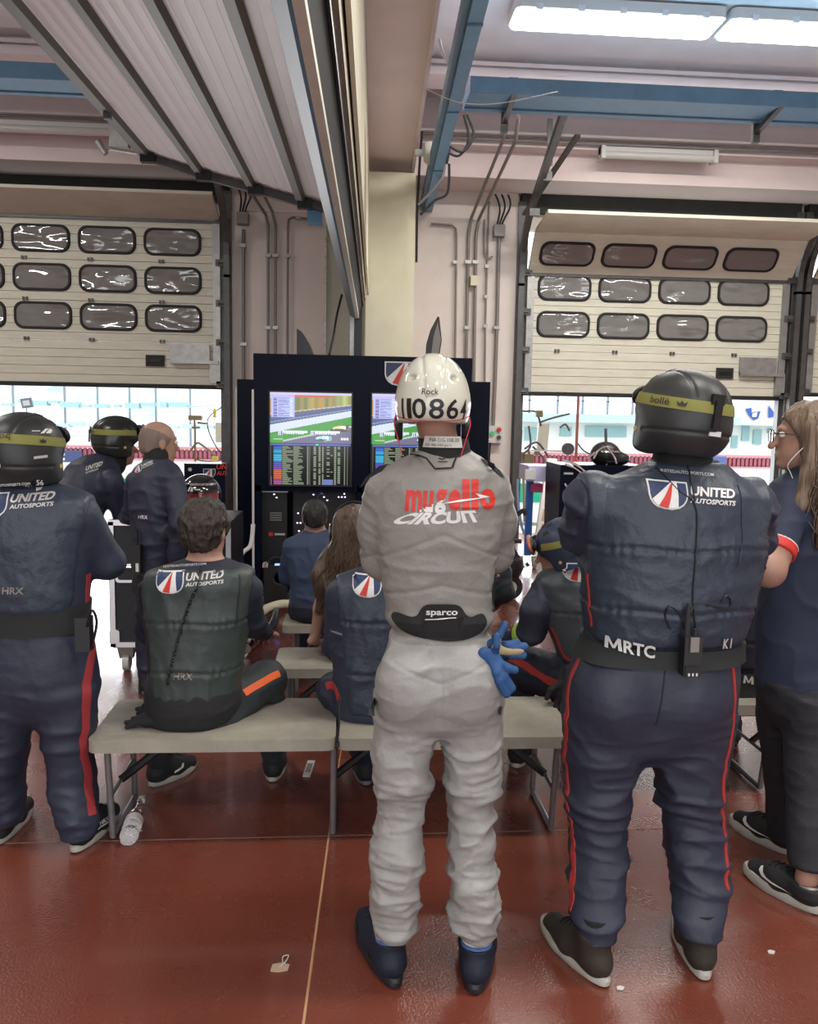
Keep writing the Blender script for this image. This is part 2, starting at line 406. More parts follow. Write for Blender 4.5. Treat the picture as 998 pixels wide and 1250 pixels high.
bs.inputs['Base Color'].default_value = (.26, .26, .25, 1); bs.inputs['Roughness'].default_value = .06; bs.inputs['Coat Weight'].default_value = 1; bs.inputs['IOR'].default_value = 1.7
bs.inputs['Transmission Weight'].default_value = .25
n_ = nt.nodes.new('ShaderNodeTexNoise'); n_.inputs['Scale'].default_value = 2.1; n_.inputs['Detail'].default_value = 1
tc_ = nt.nodes.new('ShaderNodeTexCoord'); mp_ = nt.nodes.new('ShaderNodeMapping'); mp_.inputs['Scale'].default_value = (1, 1, 2.6)
bp_ = nt.nodes.new('ShaderNodeBump'); bp_.inputs['Strength'].default_value = .85; bp_.inputs['Distance'].default_value = .12
nt.links.new(tc_.outputs['Object'], mp_.inputs[0]); nt.links.new(mp_.outputs[0], n_.inputs['Vector']); nt.links.new(n_.outputs[0], bp_.inputs['Height'])
nt.links.new(bp_.outputs[0], bs.inputs['Normal']); nt.links.new(bp_.outputs[0], bs.inputs['Coat Normal'])
M['pane'] = m
wl = {'flat': [(-3.7315+.7876*j, 3.6654-.4616*i) for i in range(3) for j in (-1, 0, 1, 2)]}
sect_door('door_1', -5.15, -1.58, wl, tilt=False)
wr = {'flat': [(2.7662+.7876*j, 3.256-.4616*i) for i in range(2) for j in range(4)], 'tilt': [2.73+.79*j for j in range(4)]}
sect_door('door_2', 2.28, 5.74, wr)
sect_door('door_3', 6.04, 8.8, None, zb=1.99)

# ---- ribbed overhead door of the bay divider, raised along the left side of the ceiling
root = thing('door_4', DP(8.5, -1.2, 2.6), None, None); struct(root)
T = 8.35
def offs(px, py, t): return ((px-VPX)/FOC*t, (VPY-py)/FOC*t)
e = [offs(178, 186, T), offs(243, 207, T), offs(306, 224, T), offs(366, 241, T), offs(400, 249, T)]
e = [(e[0][0]-.02, e[0][1]+.01)]+e[1:]
for i in range(4):
    (xa, za), (xb, zb_) = e[i], e[i+1]; b = MB(); n = 5 if i < 3 else 2
    for k in range(n):
        u0, u1 = k/n, (k+1)/n
        lerp = lambda u: (xa+(xb-xa)*u, za+(zb_-za)*u)
        p, q = lerp(u0+.002), lerp(u1-.002); mid = lerp((u0+u1)/2)
        dprism(b, [p, (mid[0], mid[1]-.003), q, (q[0], q[1]+.04), (p[0], p[1]+.04)], 1.6, T)
    b.build('door_panel', M['sheetp'], root)
for i in range(4):
    xa, za = e[i]; b = MB(); w_ = .085 if i == 0 else .06
    dprism(b, [(xa-w_, za+.02), (xa-w_*.6, za-.045), (xa+w_*.55, za-.065), (xa+w_, za-.02)], 1.6, T)
    b.build('panel_rib', mat('grey_rib', (.20, .20, .19), .5, .3), root)
b = MB(); 
for p, q in zip(e, e[1:]): b.obox((DP(T, *p)+DP(T, *q))/2-CU*.03, (DP(T, *q)-DP(T, *p))/2, Yv*.035, CU*.055)
b.build('end_rail', M['steel'], root)
b = MB()
p, q = offs(135, 170, T+.1), offs(398, 256, T+.1)
b.obox((DP(T+.12, *p)+DP(T+.12, *q))/2, (DP(T, *q)-DP(T, *p))/2, Yv*.04, CU*.022); b.build('track', M['galv'], root)
for p in e[:4]:
    b = MB(); b.box(-.07, .07, -.06, .02, -.1, .04); b.bevel(.01)
    bmesh.ops.translate(b.bm, verts=b.bm.verts, vec=DP(T-.02, p[0]+.05, p[1]-.02)); b.build('roller_bracket', M['blackm'], root)
b = MB(); c_ = DP(T+.05, *offs(144, 165, T)); b.obox(c_, X*.09, Yv*.05, Z*.11); b.bevel(.01); b.tube([c_+Vector((-.15, -.05, -.12)), c_+Vector((.28, -.05, -.17))], .018); b.tube([c_+Vector((-.2, -.05, -.06)), c_+Vector((-.12, -.05, -.18))], .03)
b.build('cable_drum', M['galv'], root)
b = MB(); c_ = DP(T+.1, *offs(383, 262, T)); b.obox(c_, X*.07, Yv*.07, Z*.07); b.bevel(.008); b.build('drive_motor', M['bluebeam'], root)

# ---- divider lintel: rubber edge, light strip, dark slot and wood-grained cladding
root = thing('trim_10', DP(9.3, -.2, 1.1), None, None); struct(root)
for nm, sec, mm, t1 in (
  ('rubber_edge', [(-.285, 1.13), (-.235, 1.10), (-.225, 1.2), (-.285, 1.3)], mat('blue_black_rubber', (.025, .03, .05), .35), 9.3),
  ('rubber_edge', [(-.235, 1.10), (-.222, 1.10), (-.222, 1.2), (-.235, 1.2)], M['bluedark'], 9.3),
  ('edge_strip', [(-.222, 1.10), (-.188, 1.10), (-.188, 1.3), (-.222, 1.3)], M['panel'], 9.3),
  ('slot', [(-.188, 1.14), (-.150, 1.26), (-.16, 1.5), (-.188, 1.5)], M['rubber'], 9.35),
  ('cladding_edge', [(-.152, 1.25), (-.138, 1.24), (-.14, 1.33), (-.155, 1.33)], M['steel'], 9.4)):
    b = MB(); dprism(b, sec, 1.2, t1); b.build(nm, mm, root)
b = MB()
for k in range(9):
    u0, u1 = k/9, (k+.93)/9
    xa, za = -.148+.045*u0, 1.31+1.62*u0; xb, zb_ = -.148+.045*u1, 1.31+1.62*u1
    dprism(b, [(xa, za), (xa+.03, za), (xb+.03, zb_), (xb, zb_)], 1.2, 9.4)
    dprism(b, [(xa+.01, za), (xa+.03, za), (xb+.03, zb_+.02), (xb+.01, zb_+.02)], 1.2, 9.4)
b.build('cladding', mat('wood_grained_cladding', (.62, .56, .42), .6, var=.35, vscale=30, stretch=(1, .1, 6)), root)
b = MB(); dprism(b, [(-.105, 1.4), (-.085, 1.4), (-.085, 2.92), (-.105, 2.92)], 1.2, 9.6); b.build('cladding_trim', M['cream'], root)
# upright track of the divider at the column
b = MB(); p = W(433, 400, 9.6); b.box(W(427, 400, 9.6).x, W(432, 400, 9.6).x, 9.5, 9.7, 0, W(431, 385, 9.6).z); b.build('guide_rail', M['galv'], root)
b = MB(); b.box(W(432, 400, 9.6).x, W(441.5, 400, 9.6).x, 9.48, 9.75, 0, W(436, 372, 9.6).z); b.build('guide_rail', M['blackm'], root)

# ---- blue cable trunking
def trunk(lbl, sec_pts, nm='cable_trunking'):
    pass
root = thing('cable_trunking', DP(6, .63, 2.6), 'blue steel cable trunking running lengthways under the ceiling beside the column beam', 'cable trunking')
b = MB(); dprism(b, [(.60, 2.60), (.70, 2.60), (.70, 2.72), (.60, 2.72)], -2, 10.7); b.build('trunking_body', M['bluebeam'], root)
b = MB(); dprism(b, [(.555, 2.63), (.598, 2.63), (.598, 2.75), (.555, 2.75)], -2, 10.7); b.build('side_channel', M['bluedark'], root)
b = MB()
for t in (4.5, 5.6, 7.2, 8.9): dprism(b, [(.597, 2.59), (.703, 2.59), (.703, 2.61), (.597, 2.61)], t, t+.02)
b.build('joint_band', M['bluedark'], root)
ya = 7.25
zt = W(700, 118, ya).z
yb_ = G(700, 142, zt).y
for nm, xa, xb, lb in (('cable_trunking', .98, 8.9, 'blue steel cable trunking crossing above the right pit door'), ('cable_trunking', -8.9, .1, 'blue steel cable trunking crossing above the left pit door')):
    if xb < 1: ya2, zt2 = ya, W(60, 97, ya).z; yb2 = G(60, 118, zt2).y
    else: ya2, zt2, yb2 = ya, zt, yb_
    root = thing(nm, ((xa+xb)/2, ya2, zt2), lb, 'cable trunking')
    b = MB(); b.box(xa, xb, ya2, yb2, zt2, zt2+.1); b.build('trunking_body', M['bluebeam'], root)
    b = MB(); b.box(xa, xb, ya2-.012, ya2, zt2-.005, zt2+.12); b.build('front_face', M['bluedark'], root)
    b = MB(); ym = ya2+(yb2-ya2)*.75; b.box(xa, xb, ym, ym+.015, zt2-.012, zt2); b.build('seam', M['bluedark'], root)
    for xx in ([1.35, 3.62, 6.3] if xb > 1 else [-2.02, -4.6]):
        h = MB(); h.box(xx-.04, xx+.04, ya2+.08, ya2+.13, zt2+.1, W(700, 99, ya2+.1).z); h.obox((xx, (ya2+yb2)/2, zt2-.03), X*.022, Vector((0, (yb2-ya2)/2, -.05)), Z*.02); h.box(xx-.03, xx+.03, yb2-.02, yb2+.03, zt2-.16, zt2+.15)
        h.build('hanger', M['steel'], root)
# ---- strip lights
def striplight(p0, p1, dep, z, label, parts=True, group='ceiling strip lights'):
    xc, yc = (p0+p1)/2, dep
    root = thing('strip_light', (xc, yc, z), label, 'ceiling light', group)
    w = .22; L = (p1-p0)/2
    b = MB(); b.prism(rrect(2*L, 2*w, .06), (xc, yc, z+.02), X, Yv, Z, .09); b.build('housing', M['ltgrey'], root)
    b = MB(); b.prism(rrect(2*L-.05, 2*w-.05, .05), (xc, yc, z), X, Yv, Z, .03); b.build('diffuser', M['ledw'], root)
    for k in range(5 if yc > 5 else 0):
        for s_ in (-1, 1): b = MB(); b.box(xc-L+.2+k*(2*L-.4)/4-.03, xc-L+.2+k*(2*L-.4)/4+.03, yc+s_*w-.012, yc+s_*w+.012, z+.005, z+.05); b.build('clip', M['alu'], root)
    l = area_light('strip_light_glow', (xc, yc, z-.02), (0, 0, 0), 2*L-.1, .3, 100 if yc > 5 else 90, (1, .96, .88)); l.parent = root; l.location = (0, 0, -.02)
zf = zc-.13
yf = (G(628, 3, zf).y+G(620, 44, zf).y)/2
x0 = G(624, 24, zf).x; x1 = G(877, 36, zf).x
striplight(x0, x1, yf, zf, 'bright ceiling strip light above the right pit door, the one nearer the column')
striplight(x1+.04, x1+.04+(x1-x0), yf, zf, 'bright ceiling strip light running off the right edge of the photo')
for xx, yy, lb in ((-5.2, 7.4, 'left'), (1.6, 2.2, 'right'), (-3.2, 2.2, 'left'), (4.6, 2.2, 'far right'), (1.6, -1.6, 'rear right'), (-3.2, -1.6, 'rear left')):
    striplight(xx-.9, xx+.9, yy, zf, 'ceiling strip light outside the photo, '+lb+(' row above the viewer' if yy > 0 else ' row behind the viewer') if yy < 5 else 'ceiling strip light above the left pit door, hidden by the raised divider door')
# unlit tube fittings on the front beam
def tubelight(x0, x1, z, label):
    root = thing('tube_light', ((x0+x1)/2, 10.1, z), label, 'tube light')
    b = MB(); b.box(x0, x1, 10.1, 10.2, z+.02, z+.1); b.bevel(.01); b.build('housing', M['ltgrey'], root)
    b = MB(); b.tube([(x0+.02, 10.11, z+.01), (x1-.02, 10.11, z+.01)], .045, 12); b.build('tube_cover', mat('clear_tube_cover', (.75, .74, .70), .15, trans=.3), root, smooth=.6)
    b = MB()
    for xx in (x0, x1-.05): b.box(xx, xx+.05, 10.06, 10.2, z-.04, z+.1)
    b.bevel(.008); b.build('end_cap', M['ltgrey'], root)
tubelight(W(733, 186, 10.1).x, W(875, 190, 10.1).x, W(800, 192, 10.1).z, 'unlit white tube light fixed to the concrete beam over the right pit door')
tubelight(W(-40, 152, 10.1).x, W(140, 158, 10.1).x, W(70, 160, 10.1).z, 'unlit white tube light fixed to the concrete beam over the left pit door')
for zz_, x0_, x1_, nm in ((168, -4.9, W(150, 150, 10.12).x, 'left'), (168, W(515, 170, 10.12).x, 8, 'right')):
    b = MB(); zq = W(700, zz_, 10.12).z
    for k in range(2): b.tube([(x0_, 10.13, zq-.06*k), (x1_, 10.13, zq-.06*k)], .014, 6)
    b.build('conduit', M['conduit'], None, smooth=.6, label='pair of thin conduits running along the concrete beam on the %s' % nm, cat='conduit')
# ---- conduits on the wall
def conduit(pts, r, label, clips=(), yy=10.97):
    P_ = [W(x_, y_, Y_) if Y_ else W(x_, y_, yy) for x_, y_, Y_ in [(*p, None) if len(p) == 2 else p for p in pts]]
    b = MB(); b.tube(P_, r, 8); o = b.build('conduit', M['conduit'], None, smooth=.8, label=label, cat='conduit', group='wall conduits')
    if clips:
        c = MB()
        for (x_, y_) in clips: p = W(x_, y_, yy); c.box(p.x-r*1.9, p.x+r*1.9, p.y-r*1.3, p.y+.03, p.z-.02, p.z+.02)
        c.build('clip', M['galv'], o)
conduit([(297, 280), (297, 620)], .022, 'grey vertical conduit left of the others, beside the left pit door', [(296, 300), (297, 420)])
conduit([(300, 225, 10.3), (324, 262), (327, 275), (327, 620)], .018, 'bent grey conduit, second from the left pit door', [(327, 312), (327, 400)])
conduit([(317, 228, 10.3), (332, 258), (336, 275), (336, 620)], .018, 'bent grey conduit, third from the left pit door', [(336, 312), (336, 400)])
conduit([(382, 268), (357, 265), (352, 268), (351, 280), (350, 620)], .014, 'thin rust brown conduit with an elbow at its top, left of the pilaster', [(351, 312), (364, 266)])
conduit([(526, 273), (551, 275), (556, 279), (557, 290), (553, 620)], .014, 'thin conduit with an elbow at its top, right of the column', [(555, 320)])
conduit([(617, 142, 8.0), (614, 170, 9.4), (575, 266), (572, 285), (569, 430), (568, 620)], .02, 'grey conduit dropping from the blue trunking down the wall, left of its pair', [(571, 320), (570, 400)])
conduit([(632, 142, 8.0), (629, 172, 9.4), (584, 268), (581, 285), (578, 470), (576, 620)], .02, 'grey conduit dropping from the blue trunking down the wall, right of its pair', [(580, 320)])
conduit([(597, 246), (594, 330), (592, 400), (590, 620)], .013, 'thin dark conduit with white clips, left of the grey junction box', [(594, 325), (593, 362), (592, 398)])
conduit([(609, 285), (607, 380), (604, 470), (601, 535)], .022, 'grey conduit running down from the junction box to the switch', [(606, 400)])
conduit([(591, 268), (591, 308), (595, 316), (601, 313)], .012, 'hooked cable end hanging below the beam', [])
for (px, py, lb) in ((609, 282, 'right of the column'), (296, 267, 'beside the left pit door')):
    p = W(px, py, 10.95); b = MB(); b.box(p.x-.07, p.x+.07, 10.9, 11.02, p.z-.07, p.z+.07); b.bevel(.012)
    o = b.build('junction_box', M['conduit'], None, label='grey junction box on the wall %s' % lb, cat='junction box')
    c = MB()
    for s_ in (-1, 0, 1): c.tube(bez(p+Vector((s_*.03, -.02, .07)), p+Vector((s_*.03+.02, -.03, .2)), p+Vector((s_*.08+.1, -.1, .25)), p+Vector((s_*.08, -.1, .42)), 8), .012, 6)
    c.build('cable', M['rubber'], o, smooth=.8)
p = W(578, 343, 10.95); b = MB(); b.box(p.x-.045, p.x+.045, 10.9, 11.0, p.z-.06, p.z+.06); b.bevel(.01); b.build('small_switch_box', M['cream'], None, label='small cream box fixed on the wall conduits', cat='switch')
p = W(603, 529, 10.95); root = thing('door_switch', (p.x, 11, p.z-.09), 'white door control box with green and red buttons beside the right pit door', 'switch')
b = MB(); b.box(p.x-.1, p.x+.1, 10.9, 11.02, p.z-.12, p.z+.1); b.bevel(.012); b.build('box', M['ltgrey'], root)
for dx, dz, c_, nm in ((-.04, .0, (.05, .5, .2), 'button'), (.05, .05, (.5, .03, .02), 'button'), (.05, -.05, (.05, .05, .05), 'button')):
    b = MB(); b.lathe([(.028, 0), (.028, .03)], (p.x+dx, 10.9, p.z+dz), 'y', 12); b.build('button', mat('btn%.2f' % (c_[0]+c_[1]*2), c_, .4), root)
b = MB(); b.tube([p+Vector((-.05, 0, -.12)), p+Vector((-.06, 0, -.5)), p+Vector((-.05, 0, -1.2))], .012, 6); b.build('cable', M['rubber'], root)
# angled steel brace in front of the right door's track
root = thing('door_spring_arm', W(660, 200, 10), 'broken grey steel arm slanting up beside the right pit door track', 'bracket')
b = MB(); p, q = W(640, 262, 10.4), W(705, 165, 9.6); d = (q-p)/2
b.obox((p+q)/2, d, X*.03, d.normalized().cross(X)*.02); b.build('arm', M['steel'], root)
b = MB(); b.obox((W(671, 145, 9.8)+W(671, 202, 9.8))/2, (W(671, 145, 9.8)-W(671, 202, 9.8))/2, X*.03, Yv*.01); b.build('hanger', M['steel'], root)
b = MB(); p = W(668, 215, 9.9); b.obox(p, X*.05, Yv*.02, Z*.05); p = W(652, 259, 10.2); b.obox(p, X*.06, Yv*.02, Z*.04); b.build('bracket', M['steel'], root)
# emergency lamp and loose cables at the beam
p = W(525, 187, 9.2); root = thing('beacon_lamp', p, 'round white lamp hanging beside the concrete column beam', 'lamp')
b = MB(); b.lathe([(.03, -.07), (.09, -.06), (.115, -.02), (.115, .03), (.09, .07), (.03, .08)], p, (Yv, Z, X), 20); b.build('lamp_body', M['offwhite'], root, smooth=.6)
b = MB(); b.box(p.x-.16, p.x-.06, p.y-.02, p.y+.02, p.z-.03, p.z+.03); b.build('bracket', M['galv'], root)
cabs = [([(560, 60), (552, 80), (540, 64), (536, 48)], 7.5), ([(570, 140), (578, 165), (565, 185), (548, 178)], 8.6), ([(566, 140), (572, 170), (560, 190), (545, 185)], 8.7),
        ([(548, 200), (546, 235), (530, 245), (513, 262)], 9.5), ([(543, 195), (540, 215), (525, 235), (510, 250)], 9.5), ([(556, 130), (545, 165), (548, 180), (545, 200)], 8.8),
        ([(515, 160), (512, 200), (509, 260), (508, 320)], 9.7)]
for i, (pp, Y_) in enumerate(cabs):
    b = MB(); b.tube(smoothpath([W(x_, y_, Y_) for x_, y_ in pp]), .014, 6)
    b.build('cable', M['conduit'] if i in (0, 4) else M['rubber'], None, smooth=.8, label=['grey cable looping at the top of the blue lengthways trunking', 'black cable loop right of where the two blue trunkings cross, the inner one', 'black cable loop right of where the two blue trunkings cross, the outer one', 'black cable curving from the trunking end down to the column, the lower one', 'thick grey cable curving from the trunking end to the column', 'black cable running along the lengthways trunking beside the round white lamp', 'thin black cable hanging down the right edge of the column'][i], cat='cable')
b = MB(); b.tube(smoothpath([W(519, 108, 7.0), W(560, 125, 7.05), W(610, 126, 7.1), W(680, 112, 7.1)]), .004, 6); b.build('cable', M['offwhite'], None, smooth=.8, label='thin white cable draped across the blue trunking', cat='cable')
# ================================================================== OUTSIDE THE DOORS
b = MB(); v_ = b.verts([(-30, 11.6, -.01), (40, 11.6, -.01), (40, 17, -.12), (-30, 17, -.12), (40, 90, -.12), (-30, 90, -.12)]); b.face(v_[:4]); b.face([v_[3], v_[2], v_[4], v_[5]]); struct(b.build('floor', mat('pit_lane_concrete', (.55, .55, .56), .8, var=.1), label=None))
def pitwall(x0, x1, Y, lb):
    root = thing('pit_wall', ((x0+x1)/2, Y, 0), lb, 'barrier')
    zt, zm, zb = W(790, 557, Y).z, W(790, 568, Y).z, W(790, 592, Y).z
    b = MB(); b.box(x0, x1, Y, Y+.3, -1.0, zm); b.build('white_wall', mat('white_wall_paint', (.85, .83, .83), .6), root)
    b = MB()
    n = int((x1-x0)/.09)
    for k in range(n): b.box(x0+k*.09, x0+k*.09+.055, Y+.1, Y+.14, zm, zt)
    b.box(x0, x1, Y+.15, Y+.17, zm, zt-.02)
    b.build('red_railing', mat('red_railing_paint', (.52, .16, .21), .5), root)
    b = MB(); b.box(x0, x1, Y+.05, Y+.2, zt, zt+.05); b.box(x0, x1, Y-.02, Y+.2, zm-.03, zm); b.build('rail', mat('pink_rail', (.70, .32, .34), .5), root)
    b = MB(); b.box(x0, x1, Y-.04, Y, -.9, zb); b.build('green_kerb', mat('green_paint', (.02, .42, .25), .6), root)
    return root
pitwall(1.5, 14, 17.0, 'white pit wall with a red railing beyond the right pit door')
pitwall(-14, -1.0, 17.2, 'white pit wall with a red railing beyond the left pit door')
Yp = 16.95
for (xa, xb, ya_, yb_) in ((72, 100, 552, 566),):
    b = MB(); p, q = W(xa, yb_, Yp), W(xb, ya_, Yp); b.box(p.x, q.x, Yp-.03, Yp, W(85, 564, Yp).z, W(85, 550, Yp).z)
    o = b.build('banner', mat('blue_banner', (.06, .09, .22), .5), None, label='dark blue banner on the pit railing beside the leftmost helmeted person', cat='banner')
    c = MB(); z0 = W(85, 562, Yp).z; z1 = W(85, 553, Yp).z; x0 = W(72, 560, Yp).x; x1 = W(80, 560, Yp).x
    c.box(x0, x1, Yp-.05, Yp-.03, z0, z0+.05); c.box(x0, x1, Yp-.05, Yp-.03, z1-.05, z1); c.box(x0, x0+.04, Yp-.05, Yp-.03, z0, z1); c.build('lettering', M['white'], o)
b = MB(); p = W(868, 553, 16.95); b.box(p.x, p.x+.3, 16.9, 16.95, W(868, 568, 16.95).z, W(868, 557, 16.95).z); b.build('banner', mat('blue_banner2', (.09, .16, .42), .5), None, label='small blue board on the pit railing right of the helmeted man on the right', cat='banner')
# wooded hill and fence beyond the left door
bm = bmesh.new(); bmesh.ops.create_grid(bm, x_segments=60, y_segments=10, size=1)
for v in bm.verts:
    u, w = v.co.x, v.co.y
    v.co = Vector((-26+u*24, 52+w*8, 1.1+(w+1)*2.0+.5*math.sin(u*9)+.3*math.sin(u*23+w*4)+.25*math.sin(u*51)))
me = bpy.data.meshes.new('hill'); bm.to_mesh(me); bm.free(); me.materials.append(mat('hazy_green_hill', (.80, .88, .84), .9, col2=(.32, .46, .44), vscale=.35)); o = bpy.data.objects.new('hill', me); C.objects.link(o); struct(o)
b = MB()
b.box(-50, 0, 33, 33.2, -.9, 1.15); o = b.build('trackside_wall', mat('pale_wall', (.8, .85, .86), .8), None, label='long pale trackside wall far beyond the left pit door', cat='wall')
for k, px in enumerate((16, 79, 119, 158, 190, 232)):
    b = MB(); p = W(px, 500, 31); b.box(p.x-.035, p.x+.035, 31, 31.07, -.9, 4); b.build('fence_post', mat('post_grey', (.22, .26, .30), .6), None, label='thin grey fence post far beyond the left pit door, '+('leftmost', 'second from the left', 'third from the left', 'third from the right', 'second from the right', 'rightmost')[k], cat='post', group='far fence posts')
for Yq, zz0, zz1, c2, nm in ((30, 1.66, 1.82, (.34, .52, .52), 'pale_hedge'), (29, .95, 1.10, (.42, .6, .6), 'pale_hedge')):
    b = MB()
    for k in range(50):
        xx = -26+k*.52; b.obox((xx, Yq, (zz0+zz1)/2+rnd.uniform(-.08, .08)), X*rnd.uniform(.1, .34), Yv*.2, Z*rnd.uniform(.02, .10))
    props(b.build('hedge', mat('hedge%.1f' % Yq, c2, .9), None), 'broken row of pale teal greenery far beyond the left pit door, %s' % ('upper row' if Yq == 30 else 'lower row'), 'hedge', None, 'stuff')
p = W(33, 492, 14); root = thing('pit_board', p, 'small tilted grey screen on a pole outside the left pit door', 'sign')
b = MB(); b.obox(p, (X+Z*.15)*.085, Yv*.02, (Z-X*.2)*.075); b.build('board', mat('grey_blue_board', (.18, .22, .28), .5), root)
b = MB(); b.obox(p+Vector((0, -.03, 0)), (X+Z*.15)*.05, Yv*.01, (Z-X*.2)*.04); b.build('board_face', M['white'], root)
b = MB(); b.tube([p+Vector((-.02, .03, -.07)), Vector((p.x-.05, p.y+.03, -.4))], .012); b.build('pole', M['galv'], root)
# grandstand building beyond the right door
root = thing('grandstand', (16, 45, 0), 'long pale grandstand building with teal window strips beyond the right pit door', 'building')
Yg = 40
def gz(py): return W(790, py, Yg).z
def gx(px): return W(px, 520, Yg).x
b = MB(); b.box(gx(600), gx(1100), Yg, Yg+8, -.9, gz(508)); b.build('wall', mat('pale_cream_wall', (.78, .80, .76), .8), root)
b = MB(); b.box(gx(600), gx(1100), Yg-1, Yg+8, gz(517), gz(507)); b.build('roof', mat('pale_teal_roof', (.42, .56, .57), .7), root)
for (xa, xb, y0, y1) in ((683, 697, 523, 534), (714, 764, 521, 534), (893, 900, 530, 545), (905, 914, 518, 536), (919, 929, 522, 540), (936, 946, 521, 526), (640, 655, 524, 540)):
    b = MB(); b.box(gx(xa), gx(xb), Yg-.1, Yg, gz(y1), gz(y0)); b.build('window', mat('teal_glazing', (.27, .45, .45), .4), root)
for px in (642, 676, 706, 736, 766, 900):
    b = MB(); b.box(gx(px)-.05, gx(px)+.05, Yg-.6, Yg-.5, gz(508), gz(470)); b.build('post', mat('post_grey', (.22, .26, .30), .6), root)
b = MB(); b.box(gx(600), gx(960), Yg-.6, Yg-.55, gz(492), gz(491)); b.build('rail', mat('post_grey', (.22, .26, .30), .6), root)
# team flag
Yf = 20
root = thing('team_flag', (W(905, 500, Yf).x, Yf, 0), 'white pit banner with a dark blue emblem beyond the right pit door', 'flag')
def fp(x_, y_, d=0): return W(x_, y_, Yf-d)
def fpoly(pp, m_, nm, d):
    b = MB(); A = b.verts([fp(x_, y_, d) for x_, y_ in pp]); B = b.verts([fp(x_, y_, d)+Vector((0, .02, 0)) for x_, y_ in pp]); n = len(pp)
    b.face(A); b.face(B[::-1])
    for k in range(n): b.face([A[k], B[k], B[(k+1) % n], A[(k+1) % n]])
    b.build(nm, m_, root)
fpoly([(905, 486), (955, 489), (953, 520), (904, 517)], M['white'], 'cloth', 0)
fpoly([(910, 499), (917, 498), (917, 504), (928, 502), (925, 511), (920, 513), (914, 507)], mat('flag_blue', (.03, .10, .40), .6), 'emblem_field', .05)
fpoly([(938, 495), (948, 508), (938, 510)], mat('flag_blue', (.03, .10, .40), .6), 'emblem_field', .05)
fpoly([(918, 505), (924, 503), (923, 509), (918, 509)], M['white'], 'emblem_mark', .08)
b = MB(); p = W(955, 500, Yf); b.tube([Vector((p.x, Yf, -.9)), Vector((p.x, Yf, 2.6))], .025); b.build('pole', M['galv'], root)
# ---- pit gear at the doors
def floorpt(px, Y): q = W(px, 600, Y); return Vector((q.x, Y, 0 if Y < 11.6 else -.01-(Y-11.6)*.0204))
def tubes(root, name, m_, paths, r=.012, Y=13):
    for pp in paths:
        b = MB(); b.tube(smoothpath([W(x_, y_, Y) for x_, y_ in pp], 4), r, 6); b.build(name, m_, root, smooth=.8)
brass = mat('brass_fittings', (.20, .17, .10), .4, .5)
Yr = 12.6
root = thing('refuelling_rig', floorpt(240, Yr), 'fuel hose rig with yellow fittings seen through the left pit door beside the bald man', 'pit equipment')
tubes(root, 'pipe', brass, [[(237, 508), (238, 530), (238, 545), (239, 640)], [(233, 510), (247, 510)], [(234, 522), (244, 522)], [(232, 550), (240, 541), (246, 543), (263, 556)], [(241, 516), (252, 517)]], .016, Yr)
tubes(root, 'hose', M['rubber'], [[(272, 496), (258, 506), (253, 515), (256, 530), (266, 549), (272, 553)], [(238, 560), (250, 563), (268, 562), (275, 556)]], .008, Yr)
b = MB(); p = W(262, 504, Yr); b.lathe([(.01, .07), (.03, .03), (.02, -.03), (.035, -.05), (.01, -.07)], p, 'z', 12); p = W(262, 559, Yr); b.box(p.x-.04, p.x+.04, Yr-.03, Yr+.03, p.z-.06, p.z+.02); b.build('valve', mat('yellow_valve', (.55, .45, .08), .5), root)
b = MB(); p = W(238, 510, Yr); b.box(p.x-.09, p.x+.1, Yr-.06, Yr+.04, p.z-.035, p.z+.035); b.bevel(.01); b.build('gauge_block', brass, root)
b = MB(); p0, p1 = W(263, 540, Yr), W(273, 516, Yr); b.box(p0.x, p1.x, Yr, Yr+.05, p0.z, p1.z); b.build('bag', mat('clear_bag', (.60, .58, .48), .3, bump=1, bscale=20), root)
b = MB(); q = floorpt(240, Yr); b.box(q.x-.25, q.x+.3, Yr-.2, Yr+.2, q.z-.05, q.z+.06); b.bevel(.01); b.build('base', M['galv'], root)
# team cabinet seen through the left door
Yc = 10.2
root = thing('tool_cabinet', floorpt(245, Yc), 'dark blue cabinet with team lettering standing in the left pit doorway', 'cabinet')
b = MB(); x0, x1 = W(225, 600, Yc).x, W(275, 600, Yc).x; b.box(x0, x1, Yc, Yc+.35, .08, W(250, 566, Yc).z); b.bevel(.01); b.build('body', M['navycab'], root)
b = MB(); b.box(x0+.02, x1-.02, Yc+.02, Yc+.33, 0, .08); b.build('plinth', M['blackm'], root)
LOGO_LATER = [('cab', root, Yc)]
b = MB(); b.lathe([(.022, 0), (.022, .012)], W(232, 573, Yc), 'y', 16); b.build('badge', M['offwhite'], root)
